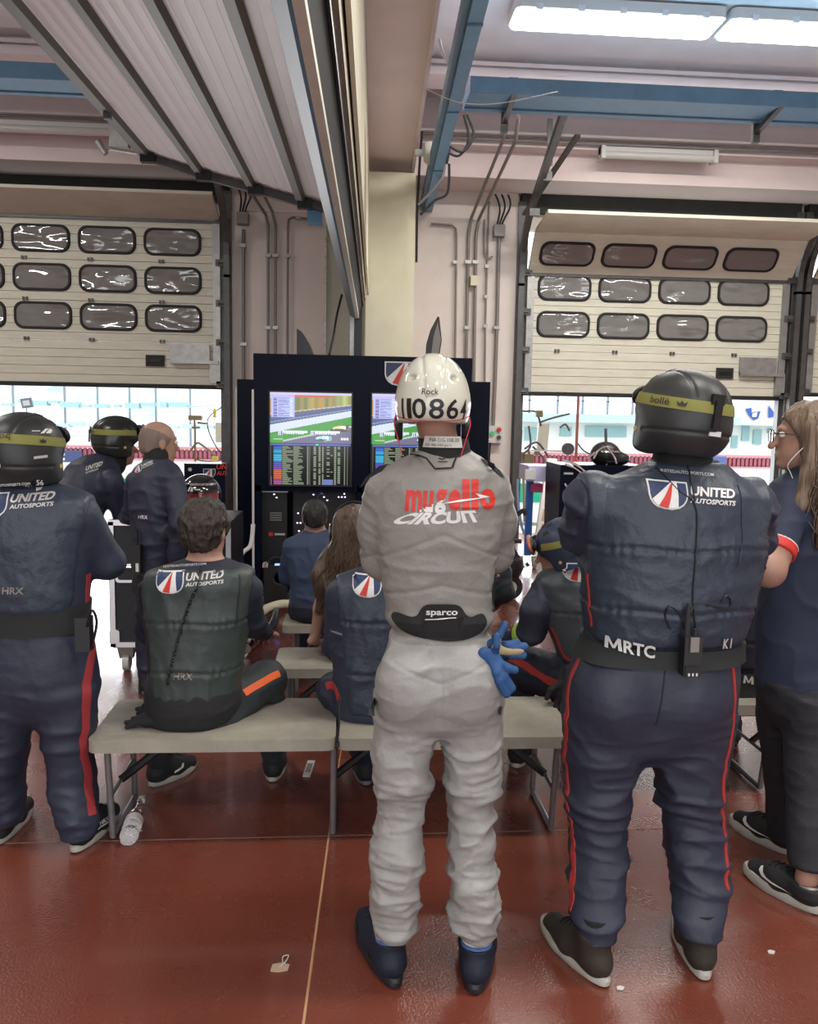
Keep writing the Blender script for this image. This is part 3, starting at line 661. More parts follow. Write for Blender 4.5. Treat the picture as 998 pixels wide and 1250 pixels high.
# right door gear
Yr = 12.8
root = thing('refuelling_rig', floorpt(650, Yr), 'tall cluttered fuel rig with hoses and yellow fittings seen through the right pit door', 'pit equipment')
tubes(root, 'pipe', M['steel'], [[(627, 499), (640, 502), (654, 503), (660, 520)], [(660, 515), (675, 510), (695, 505)], [(629, 500), (628, 560)], [(645, 520), (647, 545), (636, 555)], [(650, 545), (660, 556), (666, 566), (666, 585)], [(640, 548), (655, 540), (668, 556)], [(683, 522), (690, 518), (695, 526)]], .016, Yr)
tubes(root, 'pipe', brass, [[(632, 545), (634, 560), (632, 590)], [(645, 550), (648, 580)], [(636, 525), (634, 560), (630, 600)], [(638, 552), (640, 640)]], .02, Yr)
tubes(root, 'hose', M['rubber'], [[(704, 540), (712, 550), (724, 556)], [(628, 575), (626, 600), (634, 640)]], .01, Yr)
b = MB(); p0, p1 = W(655, 549, Yr), W(669, 517, Yr); b.hexa([(p0.x, Yr, p0.z), (p1.x, Yr, p0.z), (p1.x, Yr+.1, p0.z), (p0.x, Yr+.1, p0.z), (p0.x+.02, Yr, p1.z), (p1.x+.02, Yr, p1.z), (p1.x+.02, Yr+.1, p1.z), (p0.x+.02, Yr+.1, p1.z)]); b.bevel(.01); b.build('bag', mat('clear_bag', (.60, .58, .48), .3, bump=1, bscale=20), root)
b = MB(); p = W(650, 500, Yr)
for (x_, y_, s_) in ((658, 505, .05), (630, 517, .05), (645, 560, .07), (633, 556, .05), (655, 552, .04)):
    b = MB(); p = W(x_, y_, Yr-.05); b.box(p.x-s_, p.x+s_, p.y-.03, p.y+.03, p.z-s_, p.z+s_); b.bevel(.015); b.build('gauge_block', brass, root)
b = MB(); p = W(671, 550, Yr); b.box(p.x-.3, p.x+.25, Yr-.1, Yr+.1, p.z-.012, p.z+.012); b.build('shelf', M['alu'], root)
b = MB(); q = floorpt(650, Yr); b.box(q.x-.35, q.x+.35, Yr-.15, Yr+.15, q.z-.05, q.z+.05); b.build('base', M['galv'], root)
root = thing('pit_pole', floorpt(701, 12.3), 'tall thin reddish pole with a cable reel standing in the right pit doorway', 'pole')
b = MB(); q = floorpt(701, 12.3); t_ = W(702, 480, 12.3); b.tube([q, Vector((q.x, q.y, 2.2))], .022, 8); b.build('pole', mat('red_brown_pole', (.32, .10, .08), .5), root)
b = MB(); p = W(693, 548, 12.2); b.lathe([(.085, -.04), (.085, -.03), (.05, -.03), (.05, .03), (.085, .03), (.085, .04)], p, 'y', 20); b.build('cable_reel', M['steel'], root)
b = MB(); p = W(702, 565, 12.2); b.lathe([(.09, 0), (.01, .1)], p-Z*.02, 'z', 12); b.build('red_flag', M['redpr'], root)
b = MB(); b.lathe([(.15, 0), (.15, .03)], q, 'z', 16); b.build('base', M['blackm'], root)
# striped board leaning
root = thing('striped_board', floorpt(650, 9.6), 'tall white board with faded orange blocks leaning by the right pit door', 'board')
a0, a1 = W(648, 655, 9.4), W(668, 655, 9.4); t0, t1 = W(668, 560, 9.8), W(680, 560, 9.8)
b = MB(); b.hexa([(a0.x, 9.3, 0), (a1.x, 9.3, 0), (a1.x, 9.36, 0), (a0.x, 9.36, 0), (t0.x, 9.8, t0.z), (t1.x, 9.8, t0.z), (t1.x, 9.86, t0.z), (t0.x, 9.86, t0.z)]); b.build('panel', mat('white_board', (.85, .83, .80), .5), root)
def onb(u, v): # u across, v up
    A0, A1, T0, T1 = [Vector(p_) for p_ in ((a0.x, 9.29, 0), (a1.x, 9.29, 0), (t0.x, 9.79, t0.z), (t1.x, 9.79, t0.z))]
    return (A0*(1-u)+A1*u)*(1-v)+(T0*(1-u)+T1*u)*v
for v0, v1, u0, u1 in ((.22, .36, .3, .7), (.40, .50, .25, .75), (.54, .62, .3, .75), (.66, .80, .3, .6)):
    b = MB(); o4 = [onb(u0, v0), onb(u1, v0), onb(u1, v1), onb(u0, v1)]
    b.hexa([p_-Yv*.004 for p_ in o4]+[p_+Yv*.01 for p_ in o4]); b.build('orange_block', mat('faded_orange', (.75, .36, .16), .6), root)
# blue trolley frame
root = thing('trolley', floorpt(645, 9.0), 'light trolley with a blue upright on castors standing in the right pit doorway', 'trolley')
b = MB(); q = floorpt(646, 9.0); b.box(q.x-.035, q.x+.035, 8.97, 9.03, .12, W(646, 568, 9).z); b.build('upright', mat('bright_blue_paint', (.03, .13, .50), .45), root)
b = MB(); p0, p1 = W(640, 586, 9), W(672, 568, 9); b.box(p0.x, p1.x, 8.8, 9.3, p0.z, p1.z); b.bevel(.01); b.build('box', mat('pale_violet_box', (.50, .46, .70), .5), root)
b = MB(); p0, p1 = W(640, 585, 8.78), W(653, 573, 8.78); b.box(p0.x, p1.x, 8.75, 8.8, p0.z, p1.z); b.build('sticker', M['white'], root)
b = MB(); p0, p1 = W(646, 600, 9), W(660, 590, 9); b.box(p0.x, p1.x, 8.9, 9.2, p0.z, p1.z); b.build('red_box', mat('magenta_box', (.55, .05, .18), .5), root)
b = MB(); b.tube(smoothpath([W(632, 585, 9), W(632, 610, 9), W(636, 640, 9), W(640, 652, 9)]), .014, 6); b.build('hose', mat('pale_blue_hose', (.35, .5, .7), .4), root)
for px in (637, 655):
    b = MB(); q = floorpt(px, 8.9); b.lathe([(.055, -.018), (.06, 0), (.055, .018)], q+Z*.06, 'x', 14); w_ = b.build('castor', M['ltgrey'], root, smooth=.6)
    b = MB(); b.box(q.x-.03, q.x+.03, 8.87, 8.93, .08, .13); b.build('fork', M['galv'], w_)
# dark chest with chrome tubes, behind the big man
root = thing('tool_chest', floorpt(725, 8.2), 'dark navy tool chest with curved chrome tubes on top beyond the big helmeted man', 'tool chest')
b = MB(); p0, p1 = W(681, 640, 8.2), W(790, 569, 8.2); b.box(p0.x, p1.x, 8.2, 8.8, .12, p1.z); b.bevel(.015); b.build('body', M['navycab'], root)
b = MB(); b.box(p0.x+.05, p1.x-.05, 8.25, 8.75, 0, .12); b.build('base', M['blackm'], root)
b = MB(); q0, q1 = W(688, 579, 8.19), W(699, 577, 8.19); b.box(q0.x, q1.x, 8.18, 8.2, q0.z, q1.z); b.build('label', M['silverpr'], root)
tubes(root, 'tube', M['chrome'], [[(688, 562), (700, 566), (712, 574), (722, 585)], [(690, 566), (702, 572), (716, 583)], [(724, 560), (730, 550), (738, 545)], [(740, 545), (748, 556), (752, 566)], [(716, 560), (726, 552)], [(689, 590), (694, 598), (701, 602)]], .012, 8.15)
tubes(root, 'pole', M['steel'], [[(739, 523), (740, 575)]], .014, 8.3)
# low wheeled stand seen between the two men
root = thing('wheeled_stand', G(622, 731), 'black wheeled stand seen between the grey-suited man and the seated helmeted person', 'stand')
b = MB(); q = G(622, 731); b.lathe([(.045, -.03), (.1, -.03), (.11, -.02), (.11, .02), (.1, .03), (.045, .03)], q+Z*.11, 'y', 24); w_ = b.build('wheel', M['rubber'], root, smooth=.5)
b = MB(); b.lathe([(.01, .034), (.055, .031), (.06, .02), (.06, -.02)], q+Z*.11, 'y', 20); b.build('hub', M['ltgrey'], w_, smooth=.5)
Yw = q.y-.15
tubes(root, 'frame', M['blackm'], [[(620, 650), (624, 670), (622, 700), (616, 735)], [(627, 632), (634, 626), (640, 623), (641, 629)], [(624, 668), (633, 682), (640, 690), (645, 688)], [(628, 660), (636, 661)]], .02, Yw)
tubes(root, 'tube', M['chrome'], [[(622, 662), (623, 674)], [(636, 683), (640, 690), (641, 692)]], .018, Yw-.02)
b = MB(); p = W(618, 690, Yw); b.lathe([(.02, .10), (.14, .06), (.15, -.02), (.10, -.12), (.02, -.15)], p, 'z', 18); b.build('seat_pad', M['black'], root, smooth=.8)

# ================================================================== MONITOR CABINET
Yk = 7.3
ck0, ck1 = W(309, 550, Yk).x, W(574, 550, Yk).x
ztop = W(440, 434, Yk).z
cab = thing('monitor_cabinet', ((ck0+ck1)/2, Yk, 0), 'large glossy navy pit cabinet holding the two race screens in front of the column', 'cabinet')
b = MB(); zs0 = W(440, 594, Yk).z
b.box(ck0, ck1, Yk+.02, Yk+.35, zs0-.05, ztop); b.bevel(.01); b.build('upper_body', M['navycab'], cab)
b = MB(); b.box(ck0, ck0+.06, Yk+.02, Yk+.45, .06, zs0); b.box(ck1-.06, ck1, Yk+.02, Yk+.45, .06, zs0); b.box(ck0, ck1, Yk+.4, Yk+.45, .06, zs0); b.box(ck0, ck1, Yk+.02, Yk+.45, .06, .12); b.box(W(438, 650, Yk).x-.02, W(438, 650, Yk).x+.02, Yk+.02, Yk+.45, .1, zs0)
b.build('lower_body', M['navycab'], cab)
b = MB(); b.box(ck0-.012, ck0+.006, Yk, Yk+.03, .06, ztop-.3); b.build('edge_strip', M['white'], cab)
b = MB(); xr = W(289.5, 600, 7.6).x; b.box(xr, ck0+.1, 7.62, 7.9, .06, W(300, 463, 7.62).z); b.build('side_wing', M['navycab'], cab)
b = MB(); xq = W(595, 600, 7.6).x; b.box(ck1-.1, xq, 7.62, 7.9, .06, W(585, 466, 7.62).z); b.build('side_wing', M['navycab'], cab)
b = MB(); b.box(xr-.014, xr, 7.61, 7.64, .06, W(300, 463, 7.62).z-.06); b.build('edge_strip', M['white'], cab)
for xx in (ck0+.15, ck1-.15, (ck0+ck1)/2):
    b = MB(); b.lathe([(.03, 0), (.03, .06)], (xx, Yk+.2, 0), 'z', 12); b.build('foot', M['rubber'], cab)
LOGO_LATER.append(('shield', cab, Yk))
# screens: picture painted in vertex colours of the glowing panel itself
def screen(px0, px1, py0, py1, fn, label, nx=150, ny=84, Yo=Yk-.02, group=None, strength=1.0):
    p00, p11 = W(px0, py1, Yo), W(px1, py0, Yo)
    root = thing('race_monitor', ((p00.x+p11.x)/2, Yo, p00.z), label, 'monitor', group)
    b = MB(); e_ = .012; b.box(p00.x-e_, p11.x+e_, Yo+.001, Yk+.03, p00.z-e_, p11.z+e_); b.bevel(.003); b.build('casing', M['black'], root)
    us = (np.arange(nx)+.5)/nx; vs = (np.arange(ny)+.5)/ny
    U, V = np.meshgrid(us, vs); img = fn(U, V)    # rows from the top
    gx_, gz_ = np.meshgrid(np.linspace(p00.x, p11.x, nx+1), np.linspace(p11.z, p00.z, ny+1))
    co = np.stack([gx_, np.full_like(gx_, Yo), gz_], -1).reshape(-1, 3)-np.array([*rel(root)])
    idx = (np.arange(ny)[:, None]*(nx+1)+np.arange(nx)[None]).reshape(-1)
    f = np.stack([idx, idx+nx+1, idx+nx+2, idx+1], -1)
    me = mesh_np('screen', co, f)
    at = me.color_attributes.new('pic', 'FLOAT_COLOR', 'CORNER')
    cols = np.concatenate([img.reshape(-1, 3), np.ones((nx*ny, 1))], 1).repeat(4, 0).astype(np.float32)
    at.data.foreach_set('color', cols.ravel())
    me.materials.append(SCREENM)
    o = bpy.data.objects.new('screen', me); C.objects.link(o); o.parent = root
    return root
def mesh_np(name, co, quads, smooth=False):
    me = bpy.data.meshes.new(name); co = np.asarray(co, np.float32); quads = np.asarray(quads, np.int32)
    me.vertices.add(len(co)); me.vertices.foreach_set('co', co.ravel())
    me.loops.add(quads.size); me.loops.foreach_set('vertex_index', quads.ravel())
    me.polygons.add(len(quads)); me.polygons.foreach_set('loop_start', np.arange(len(quads), dtype=np.int32)*4)
    try: me.polygons.foreach_set('loop_total', np.full(len(quads), 4, np.int32))
    except Exception: pass
    me.update(calc_edges=True)
    if smooth: me.polygons.foreach_set('use_smooth', np.ones(len(quads), bool))
    me.validate(); return me
SCREENM = add_color_attr_mat('race_screen_glow', 1.0)
rs = np.random.RandomState(5)
def nz1(n, seed): r_ = np.random.RandomState(seed); return r_.rand(n)
def racepic(U, V):
    img = np.zeros(U.shape+(3,))
    def setc(m_, c_): img[m_] = c_
    bl = np.interp(U.ravel(), np.linspace(0, 1, 24), nz1(24, 3)).reshape(U.shape); bl2 = np.interp(U.ravel(), np.linspace(0, 1, 14), nz1(14, 9)).reshape(U.shape)
    img[...] = np.stack([.10+.5*bl, .16+.42*bl*bl2+.1*bl, .04+.1*bl2], -1)
    setc((V < .12-.05*U) & (U < .3), (.45, .40, .75)); setc((V < .10) & (U > .3) & (U < .75), (.5, .12, .08)); setc((V < .05) , (.55, .5, .7))
    k = .38-.20*(U-.3); setc(V > k-.02, (.55, .45, .4)); setc(V > k, (.12, .11, .16))
    k = .53-.28*U; setc(V > k+.0, (.05, .10, .28)); setc(V > k+.05, (.28, .28, .36)); setc(V > k+.07, (.07, .12, .30))
    k = .64-.30*U; setc(V > k, (.62, .68, .78)); k = .80-.34*U; setc(V > k, (.06, .30, .05)); k = .98-.36*(U)+.02; setc(V > k, (.5, .55, .55)); setc(V > k+.03, (.16, .15, .24))
    setc((V > .82) & (U < .16), (.08, .34, .06))
    # cars
    def blob(cx, cy, rx, ry, c_): setc(((U-cx)/rx)**2+((V-cy)/ry)**2 < 1, c_)
    blob(.87, .70, .10, .055, (.75, .66, .38)); blob(.85, .735, .12, .03, (.08, .08, .1)); blob(.90, .67, .04, .03, (.9, .85, .7)); blob(.95, .67, .02, .05, (.15, .1, .1))
    blob(.66, .90, .10, .05, (.45, .75, .75)); blob(.62, .93, .08, .02, (.1, .12, .15)); blob(.70, .88, .03, .03, (.85, .9, .9)); blob(.74, .9, .02, .05, (.2, .5, .5))
    # timing strip and captions
    setc((U < .30) & (U > .01) & (V > .10) & (V < .49), (.42, .46, .80))
    for i in range(13):
        v = .115+i*.029; setc((U > .04) & (U < .085) & (abs(V-v) < .008), (.10, .04, .30)); setc((U > .10) & (U < .14+.12*nz1(20, 4)[i]) & (abs(V-v) < .006), (.14, .16, .45)); setc((U > .24) & (U < .28) & (abs(V-v) < .006), (.7, .75, .95))
    for u0 in (.10, .50):
        setc((U > u0) & (U < u0+.36) & (V > .755) & (V < .85) & ((U-u0 < .055) | (V < .80)), (.70, .74, .82))
        setc((U > u0+.01) & (U < u0+.022) & (V > .765) & (V < .84), (.05, .05, .35)); setc((U > u0+.032) & (U < u0+.045) & (V > .765) & (V < .84), (.1, .08, .4))
        for i in range(9): setc((abs(U-(u0+.08+i*.028)) < .009) & (abs(V-.815) < .012), (.75, .78, .85))
    for i in range(3): setc((abs(U-(.885+.035*i)) < .013) & (abs(V-.905) < .02), (.8, .8, .85))
    setc((abs(U-.10) < .06) & (abs(V-.92) < .008), (.7, .75, .75))
    return img*1.15
def timing(U, V):
    img = np.zeros(U.shape+(3,)); img[...] = .004
    N = 30; row = np.clip((V*N*1.0).astype(int), 0, N-1); fr = (V*N) % 1
    def setc(m_, c_): img[m_] = c_
    setc(V < .045, (.10, .13, .40)); setc((abs(U-.58) < .02) & (V < .04), (.1, .6, .3))
    rowcol = np.array([(.02, .10, .65)]*3+[(.03, .2, .6)]*2+[(.04, .45, .75)]*2+[(.02, .12, .6)]+[(.05, .5, .8)]*5+[(.12, .1, .55)]*4+[(.2, .08, .5)]*2+[(.75, .14, .05)]*7+[(.1, .1, .5)]*1+[(.5, .1, .3)]*3)
    on = (V > .06) & (fr < .82)
    m_ = (U > .045) & (U < .145) & on; img[m_] = rowcol[row][m_]
    L1 = .05+.09*nz1(N, 12); L2 = .05+.08*nz1(N, 22)
    tint = np.array((.20, .24, .16))
    setc((U > .15) & (U < .15+L1[row]) & on, tint); setc((U > .29) & (U < .29+L2[row]) & on, tint)
    for u0, u1, p in ((.455, .475, 1), (.485, .492, 1), (.535, .57, .8), (.60, .625, .95), (.645, .66, .95), (.70, .735, .6), (.75, .775, .15), (.795, .82, .95), (.84, .87, .9), (.92, .93, 1), (.955, .965, 1)):
        r_ = nz1(N, int(u0*1000)); m_ = (U > u0) & (U < u1) & on & (r_[row] < p); img[m_] = np.array((.26, .30, .22))
    setc((U > .65) & (U < .78) & (V > .86) & on, (.22, .26, .6)); setc((U > .01) & (U < .02) & (V > .8), (.5, .05, .3)); setc((U > .005) & (U < .012), (.1, .1, .12))
    return img*1.2
x0s = (329.5, 429.5)
screen(329.5, 429, 480.5, 540.5, racepic, 'left race monitor showing the cars on track, above the timing table', group=None)
screen(329.5, 428, 542.5, 591.5, timing, 'left race monitor showing the coloured timing table', nx=160, ny=90)
screen(453.5, 553, 482.5, 542.5, racepic, 'right race monitor showing the cars on track, partly behind the white helmet')
screen(453.5, 552, 544.5, 593.5, timing, 'right race monitor showing the timing table, partly behind the grey-suited man', nx=160, ny=90)
# kit inside the cabinet's lower bays
p0, p1 = W(311, 735, 7.42), W(350, 597, 7.42)
root = thing('equipment_rack', ((p0.x+p1.x)/2, 7.45, .06), 'black rack unit with a chrome top edge low in the left of the cabinet', 'rack')
b = MB(); b.box(p0.x+.06, p1.x, 7.45, 7.68, .125, p1.z-.02); b.bevel(.008); b.build('body', M['black'], root)
b = MB(); b.box(p0.x+.05, p1.x+.01, 7.43, 7.46, p1.z-.03, p1.z-.01); b.build('top_trim', M['alu'], root)
b = MB(); q = W(328, 652, 7.44); b.box(q.x, q.x+.035, 7.43, 7.45, q.z-.015, q.z+.015); b.build('red_label', M['redpr'], root)
b = MB(); b.box(q.x+.05, q.x+.14, 7.43, 7.45, q.z-.008, q.z+.008); b.build('white_label', M['silverpr'], root)
b = MB()
for k in range(4): b.box(q.x+.01, q.x+.11, 7.435, 7.45, q.z+.12+k*.02, q.z+.13+k*.02)
b.build('vent', M['conduit'], root)
ledm = mat('small_white_led', (.75, .65, 1), .4, emit=3); ledb = mat('small_blue_led', (.1, .2, 1), .4, emit=4)
root = thing('equipment_rack', (W(400, 640, 7.45).x, 7.5, .125), 'black electronics rack with tiny lights in the cabinet behind the man in the navy polo', 'rack')
b = MB(); b.box(p1.x+.05, W(434, 640, 7.45).x, 7.5, 7.68, .125, W(400, 600, 7.5).z); b.bevel(.008); b.build('body', M['black'], root)
for i, (x_, y_) in enumerate(((334, 604), (337, 608), (392, 604), (395, 608), (399, 612), (394, 616), (413, 608), (417, 608), (421, 608), (420, 604), (363, 628), (362, 640), (366, 640), (364, 650), (382, 605))):
    b = MB(); q = W(x_, y_, 7.40); b.box(q.x-.006, q.x+.006, 7.485 if x_ > 350 else 7.44, 7.5 if x_ > 350 else 7.45, q.z-.004, q.z+.004); b.build('status_light', ledm, root)
b = MB(); b.tube(smoothpath([W(387, 615, 7.44), W(388, 606, 7.44), W(392, 603, 7.44), W(396, 605, 7.44)]), .006, 6); b.build('cable', mat('violet_cable', (.15, .12, .4), .5), root)
# portable speaker on the floor
g = G(337, 737); root = thing('portable_speaker', g, 'black portable speaker with a blue light standing on the floor before the cabinet', 'speaker')
x0, x1 = W(322, 715, g.y).x, W(350, 715, g.y).x; zt = W(337, 690, g.y).z
b = MB(); b.box(x0, x1, g.y, g.y+.25, .0, zt); b.bevel(.02); b.build('body', M['black'], root)
b = MB(); b.tube(bez((x0+.03, g.y+.1, zt), (x0+.03, g.y+.1, zt+.07), (x1-.03, g.y+.1, zt+.07), (x1-.03, g.y+.1, zt)), .012, 6); b.build('handle', M['rubber'], root)
b = MB(); b.lathe([(.055, 0), (.06, .008), (.045, .0), (.02, -.01), (.01, .004)], (x0+.13, g.y, zt-.11), 'y', 20); b.build('driver', M['rubber'], root, smooth=.6)
b = MB(); b.lathe([(.03, 0), (.03, .008), (.01, .004)], (x0+.14, g.y, zt-.03), 'y', 16); b.build('driver', M['rubber'], root, smooth=.6)
b = MB(); b.box(x0+.09, x0+.13, g.y-.002, g.y+.05, zt-.002, zt+.006); b.build('blue_light', ledb, root)
b = MB(); p = W(324, 690, g.y); b.lathe([(.01, .03), (.025, .015), (.025, -.015), (.01, -.03)], p, 'z', 10); b.build('chrome_knob', M['chrome'], root)
# cream hose, curved blue-black hose with fitting
b = MB(); b.tube(smoothpath([G(318, 748, .06), G(330, 741, .06), G(345, 737, .07), G(360, 738, .06)]), .035, 10); b.build('hose', mat('cream_hose', (.62, .58, .45), .5), None, smooth=.8, label='short thick cream hose lying on the floor in front of the speaker', cat='hose')
b = MB(); P_ = smoothpath([G(300, 790, .05), G(314, 782, .03), G(326, 771, .03), G(334, 758, .03), G(337, 745, .03)])
b.tube(P_, .028, 10); o = b.build('hose', mat('blue_black_hose', (.02, .03, .06), .25), None, smooth=.8, label='dark glossy blue hose curving across the floor behind the vest-wearing seated man', cat='hose')
b = MB(); b.tube([G(299, 792, .05), G(307, 784, .05)], [.04, .045], 10); b.tube([G(303, 786, .05), G(303, 780, .10)], .02, 8); b.build('chrome_coupling', M['chrome'], o, smooth=.6)
# white hoses hanging at the cabinet's left side
b = MB(); b.tube(smoothpath([W(309, 640, 7.1), W(306, 665, 7.05), W(296, 675, 7.0), W(291, 690, 7.0), W(297, 705, 7.0)]), .018, 8); b.build('hose', M['white'], None, smooth=.8, label='white hose looping at the left side of the monitor cabinet', cat='hose')
# curved dark screens standing on the cabinet top
def fin(pts, Y, label, inner=None):
    root = thing('curved_screen', (W(pts[0][0], 433, Y).x, Y, ztop), label, 'screen')
    b = MB(); A = b.verts([W(x_, y_, Y) for x_, y_ in pts]); B = b.verts([W(x_, y_, Y)+Vector((.01, .09, 0)) for x_, y_ in pts]); n = len(pts)
    b.face(A); b.face(B[::-1])
    for k in range(n): b.face([A[k], B[k], B[(k+1) % n], A[(k+1) % n]])
    b.build('shell', M['blackm'], root)
    if inner:
        b = MB(); A = b.verts([W(x_, y_, Y-.01) for x_, y_ in inner]); B = b.verts([W(x_, y_, Y-.01)+Vector((0, .01, 0)) for x_, y_ in inner]); n = len(inner)
        b.face(A); b.face(B[::-1])
        for k in range(n): b.face([A[k], B[k], B[(k+1) % n], A[(k+1) % n]])
        b.build('inner_face', M['conduit'], root)
fin([(362, 434), (362, 401), (366, 404), (371, 411), (377, 421), (382, 434)], 7.45, 'dark pointed screen edge standing on top of the cabinet, left of the column')
fin([(519, 434), (520, 420), (525, 403), (534, 386), (536, 387), (539, 415), (536, 434)], 7.45, 'dark curved screen standing on top of the cabinet, behind the white helmet', [(526, 433), (529, 410), (534, 393), (538, 414), (535, 433)])
b = MB(); b.tube(smoothpath([W(417, 360, 9.3), W(411, 385, 9.0), W(407, 410, 8.3), W(402, 433, 7.5)]), .012, 6); b.build('cable', M['rubber'], None, smooth=.8, label='black cable hanging from the divider edge down to the cabinet', cat='cable')

# ================================================================== FLIGHT CASE
Ya = 5.2
fx0, fx1 = W(134, 720, Ya).x, W(282, 720, Ya).x; ft = W(150, 637, Ya).z; fb = .17
case = thing('flight_case', ((fx0+fx1)/2, Ya+.3, 0), 'tall black flight case with aluminium edges on castors that two men lean on', 'flight case')
b = MB(); b.box(fx0+.01, fx1-.01, Ya+.01, Ya+.6, fb, ft); b.build('body', mat('black_case_laminate', (.012, .014, .02), .45), case)
for (xa, xb, za, zb_) in ((fx0, fx0+.03, fb, ft), (fx1-.03, fx1, fb, ft), (fx0, fx1, fb, fb+.03), (fx0, fx1, ft-.022, ft+.012)):
    b = MB(); b.box(xa, xb, Ya-.006, Ya+.03, za, zb_); b.build('edge_trim', M['alu'], case)
b = MB(); b.box(fx0, fx1, Ya, Ya+.6, ft, ft+.006); b.box(fx0-.004, fx0+.004, Ya, Ya+.6, fb, ft); b.box(fx1-.004, fx1+.004, Ya, Ya+.6, fb, ft); b.build('side_trim', M['blackm'], case)
hx0, hx1, hz0, hz1 = W(141, 700, Ya).x, W(167, 700, Ya).x, W(150, 711, Ya).z, W(150, 688, Ya).z
b = MB(); b.prism(rrect(hx1-hx0, hz1-hz0, .02), ((hx0+hx1)/2, Ya-.008, (hz0+hz1)/2), X, Z, Yv, .012); b.build('handle_dish', M['alu'], case)
b = MB(); b.prism(rrect(hx1-hx0-.03, hz1-hz0-.035, .015), ((hx0+hx1)/2, Ya-.012, (hz0+hz1)/2), X, Z, Yv, .006); hd = b.build('handle_recess', M['black'], case)
b = MB(); b.tube([(hx0+.015, Ya-.02, hz1-.018), (hx1-.015, Ya-.02, hz1-.018)], .009, 8); b.build('handle', M['chrome'], hd)
p = W(140, 777, Ya); b = MB(); b.prism(rrect(.06, .085, .015), p-Yv*.01, X, Z, Yv, .02); b.build('corner_latch', M['alu'], case)
for xx in (W(151, 812, Ya).x, fx1-.1):
    for yy in (Ya+.08, Ya+.5):
        b = MB(); b.box(xx-.07, xx+.07, yy-.05, yy+.06, fb-.015, fb); b.hexa([(xx-.04, yy-.02, .08), (xx+.04, yy-.02, .08), (xx+.04, yy+.03, .08), (xx-.04, yy+.03, .08), (xx-.05, yy-.04, fb-.01), (xx+.05, yy-.04, fb-.01), (xx+.05, yy+.05, fb-.01), (xx-.05, yy+.05, fb-.01)])
        w_ = b.build('castor', M['galv'], case); b = MB(); b.lathe([(.04, -.022), (.055, -.018), (.055, .018), (.04, .022)], (xx, yy, .055), 'x', 18); b.build('wheel', M['soleg'] if 0 else M['ltgrey'], w_, smooth=.5)
# second case / trolley to its left, only an edge visible
# ================================================================== BENCHES
def bench(x0, x1, y0, y1, label, zt=.425, fold=True, legs=None):
    root = thing('folding_bench', ((x0+x1)/2, (y0+y1)/2, 0), label, 'bench', 'folding benches')
    xm = (x0+x1)/2; halves = ((x0, xm-.004), (xm+.004, x1)) if fold else ((x0, x1),)
    for a, c_ in halves:
        b = MB(); 
        b.prism(rrect(c_-a, y1-y0, .035, 4), ((a+c_)/2, (y0+y1)/2, zt-.045), X, Yv, Z, .045); b.bevel(.008); b.build('bench_top', M['bench'], root, smooth=.7)
    for lx in (legs or ([x0+.06, xm-.012, x1-.06] if fold else [x0+.07, x1-.07])):
        b = MB(); s_ = .03
        b.tube([(lx, y0+.05, zt-.05), (lx, y0+.10, .015)], .0125, 8); b.build('leg', M['benchleg'], root, smooth=.8)
        b = MB(); b.tube([(lx, y1-.05, zt-.05), (lx, y1-.02, .015)], .0125, 8); b.build('leg', M['benchleg'], root, smooth=.8)
        b = MB(); b.tube([(lx, y0+.10, .015), (lx, y1-.02, .015)], .012, 8); b.build('foot_bar', M['benchleg'], root, smooth=.8) if lx != legs else None
        sg = 1 if lx < xm else -1
        b = MB(); b.tube([(lx, (y0+y1)/2, .18), (lx+sg*.24, (y0+y1)/2, zt-.05)], .01, 6, flat=1.6); b.build('brace', M['blackm'], root)
        b = MB(); b.tube([(lx, y0+.085, .18), (lx, y1-.035, .18)], .008, 6); b.build('crossbar', M['benchleg'], root)
    return root
bench(-.925, .875, 3.03, 3.49, 'long grey folding bench in front, the one nearest the viewer')
bench(.98, 2.7, 3.36, 3.78, 'grey folding bench on the right, mostly behind the two people standing there')
bench(-.33, .62, 3.90, 4.27, 'grey folding bench behind the front one, where the long-haired woman rests her hand', fold=False)
bench(-.35, .50, 4.72, 5.02, 'grey folding bench farthest back, where the man in the navy polo sits', fold=False)
# ================================================================== SMALL THINGS ON THE FLOOR
clear = mat('clear_bottle_plastic', (.95, .97, 1), .06, trans=1, ior=1.35, bump=.7, bscale=18, bdist=.02)
g0, g1 = G(156, 1024, .035), G(173, 975, .04); ax = (g1-g0); L = ax.length; ax.normalize()
root = thing('water_bottle', (g0+g1)/2-Z*.037, 'crumpled clear plastic water bottle lying by the left leg of the front bench', 'bottle')
e1 = ax.orthogonal().normalized(); e2 = ax.cross(e1)
b = MB(); b.lathe([(.018, 0), (.03, .006), (.034, .03), (.030, .05), (.034, .07), (.029, .09), (.033, .11), (.033, .15), (.026, .19), (.013, .22), (.012, L-.02)], g0, (e1, e2, ax), 22)
for v in b.bm.verts: v.co += Vector((rnd.uniform(-1, 1), rnd.uniform(-1, 1), rnd.uniform(-1, 1)))*.0022
b.build('bottle_body', clear, root, smooth=1.2)
b = MB(); b.lathe([(.0345, .10), (.0345, .14)], g0, (e1, e2, ax), 22); b.build('bottle_label', mat('pale_label', (.65, .60, .60), .4), root)
b = MB(); b.lathe([(.015, L-.02), (.015, L)], g0, (e1, e2, ax), 14); b.build('cap', M['offwhite'], root)
p = G(377, 939); root = thing('foil_sachet', p, 'small torn foil sachet lying on the red floor under the front bench', 'sachet')
a = (G(380, 930)-G(374, 949)); a.z = 0; bb = Vector((a.y, -a.x, 0)).normalized()
b = MB(); b.obox(p+Z*.004, a/2, bb*.017, Z*.003); b.bevel(.001); b.build('foil', M['offwhite'], root)
b = MB(); b.obox(p+Z*.0075, a*.28, bb*.012, Z*.001); b.build('dark_print', M['conduit'], root)
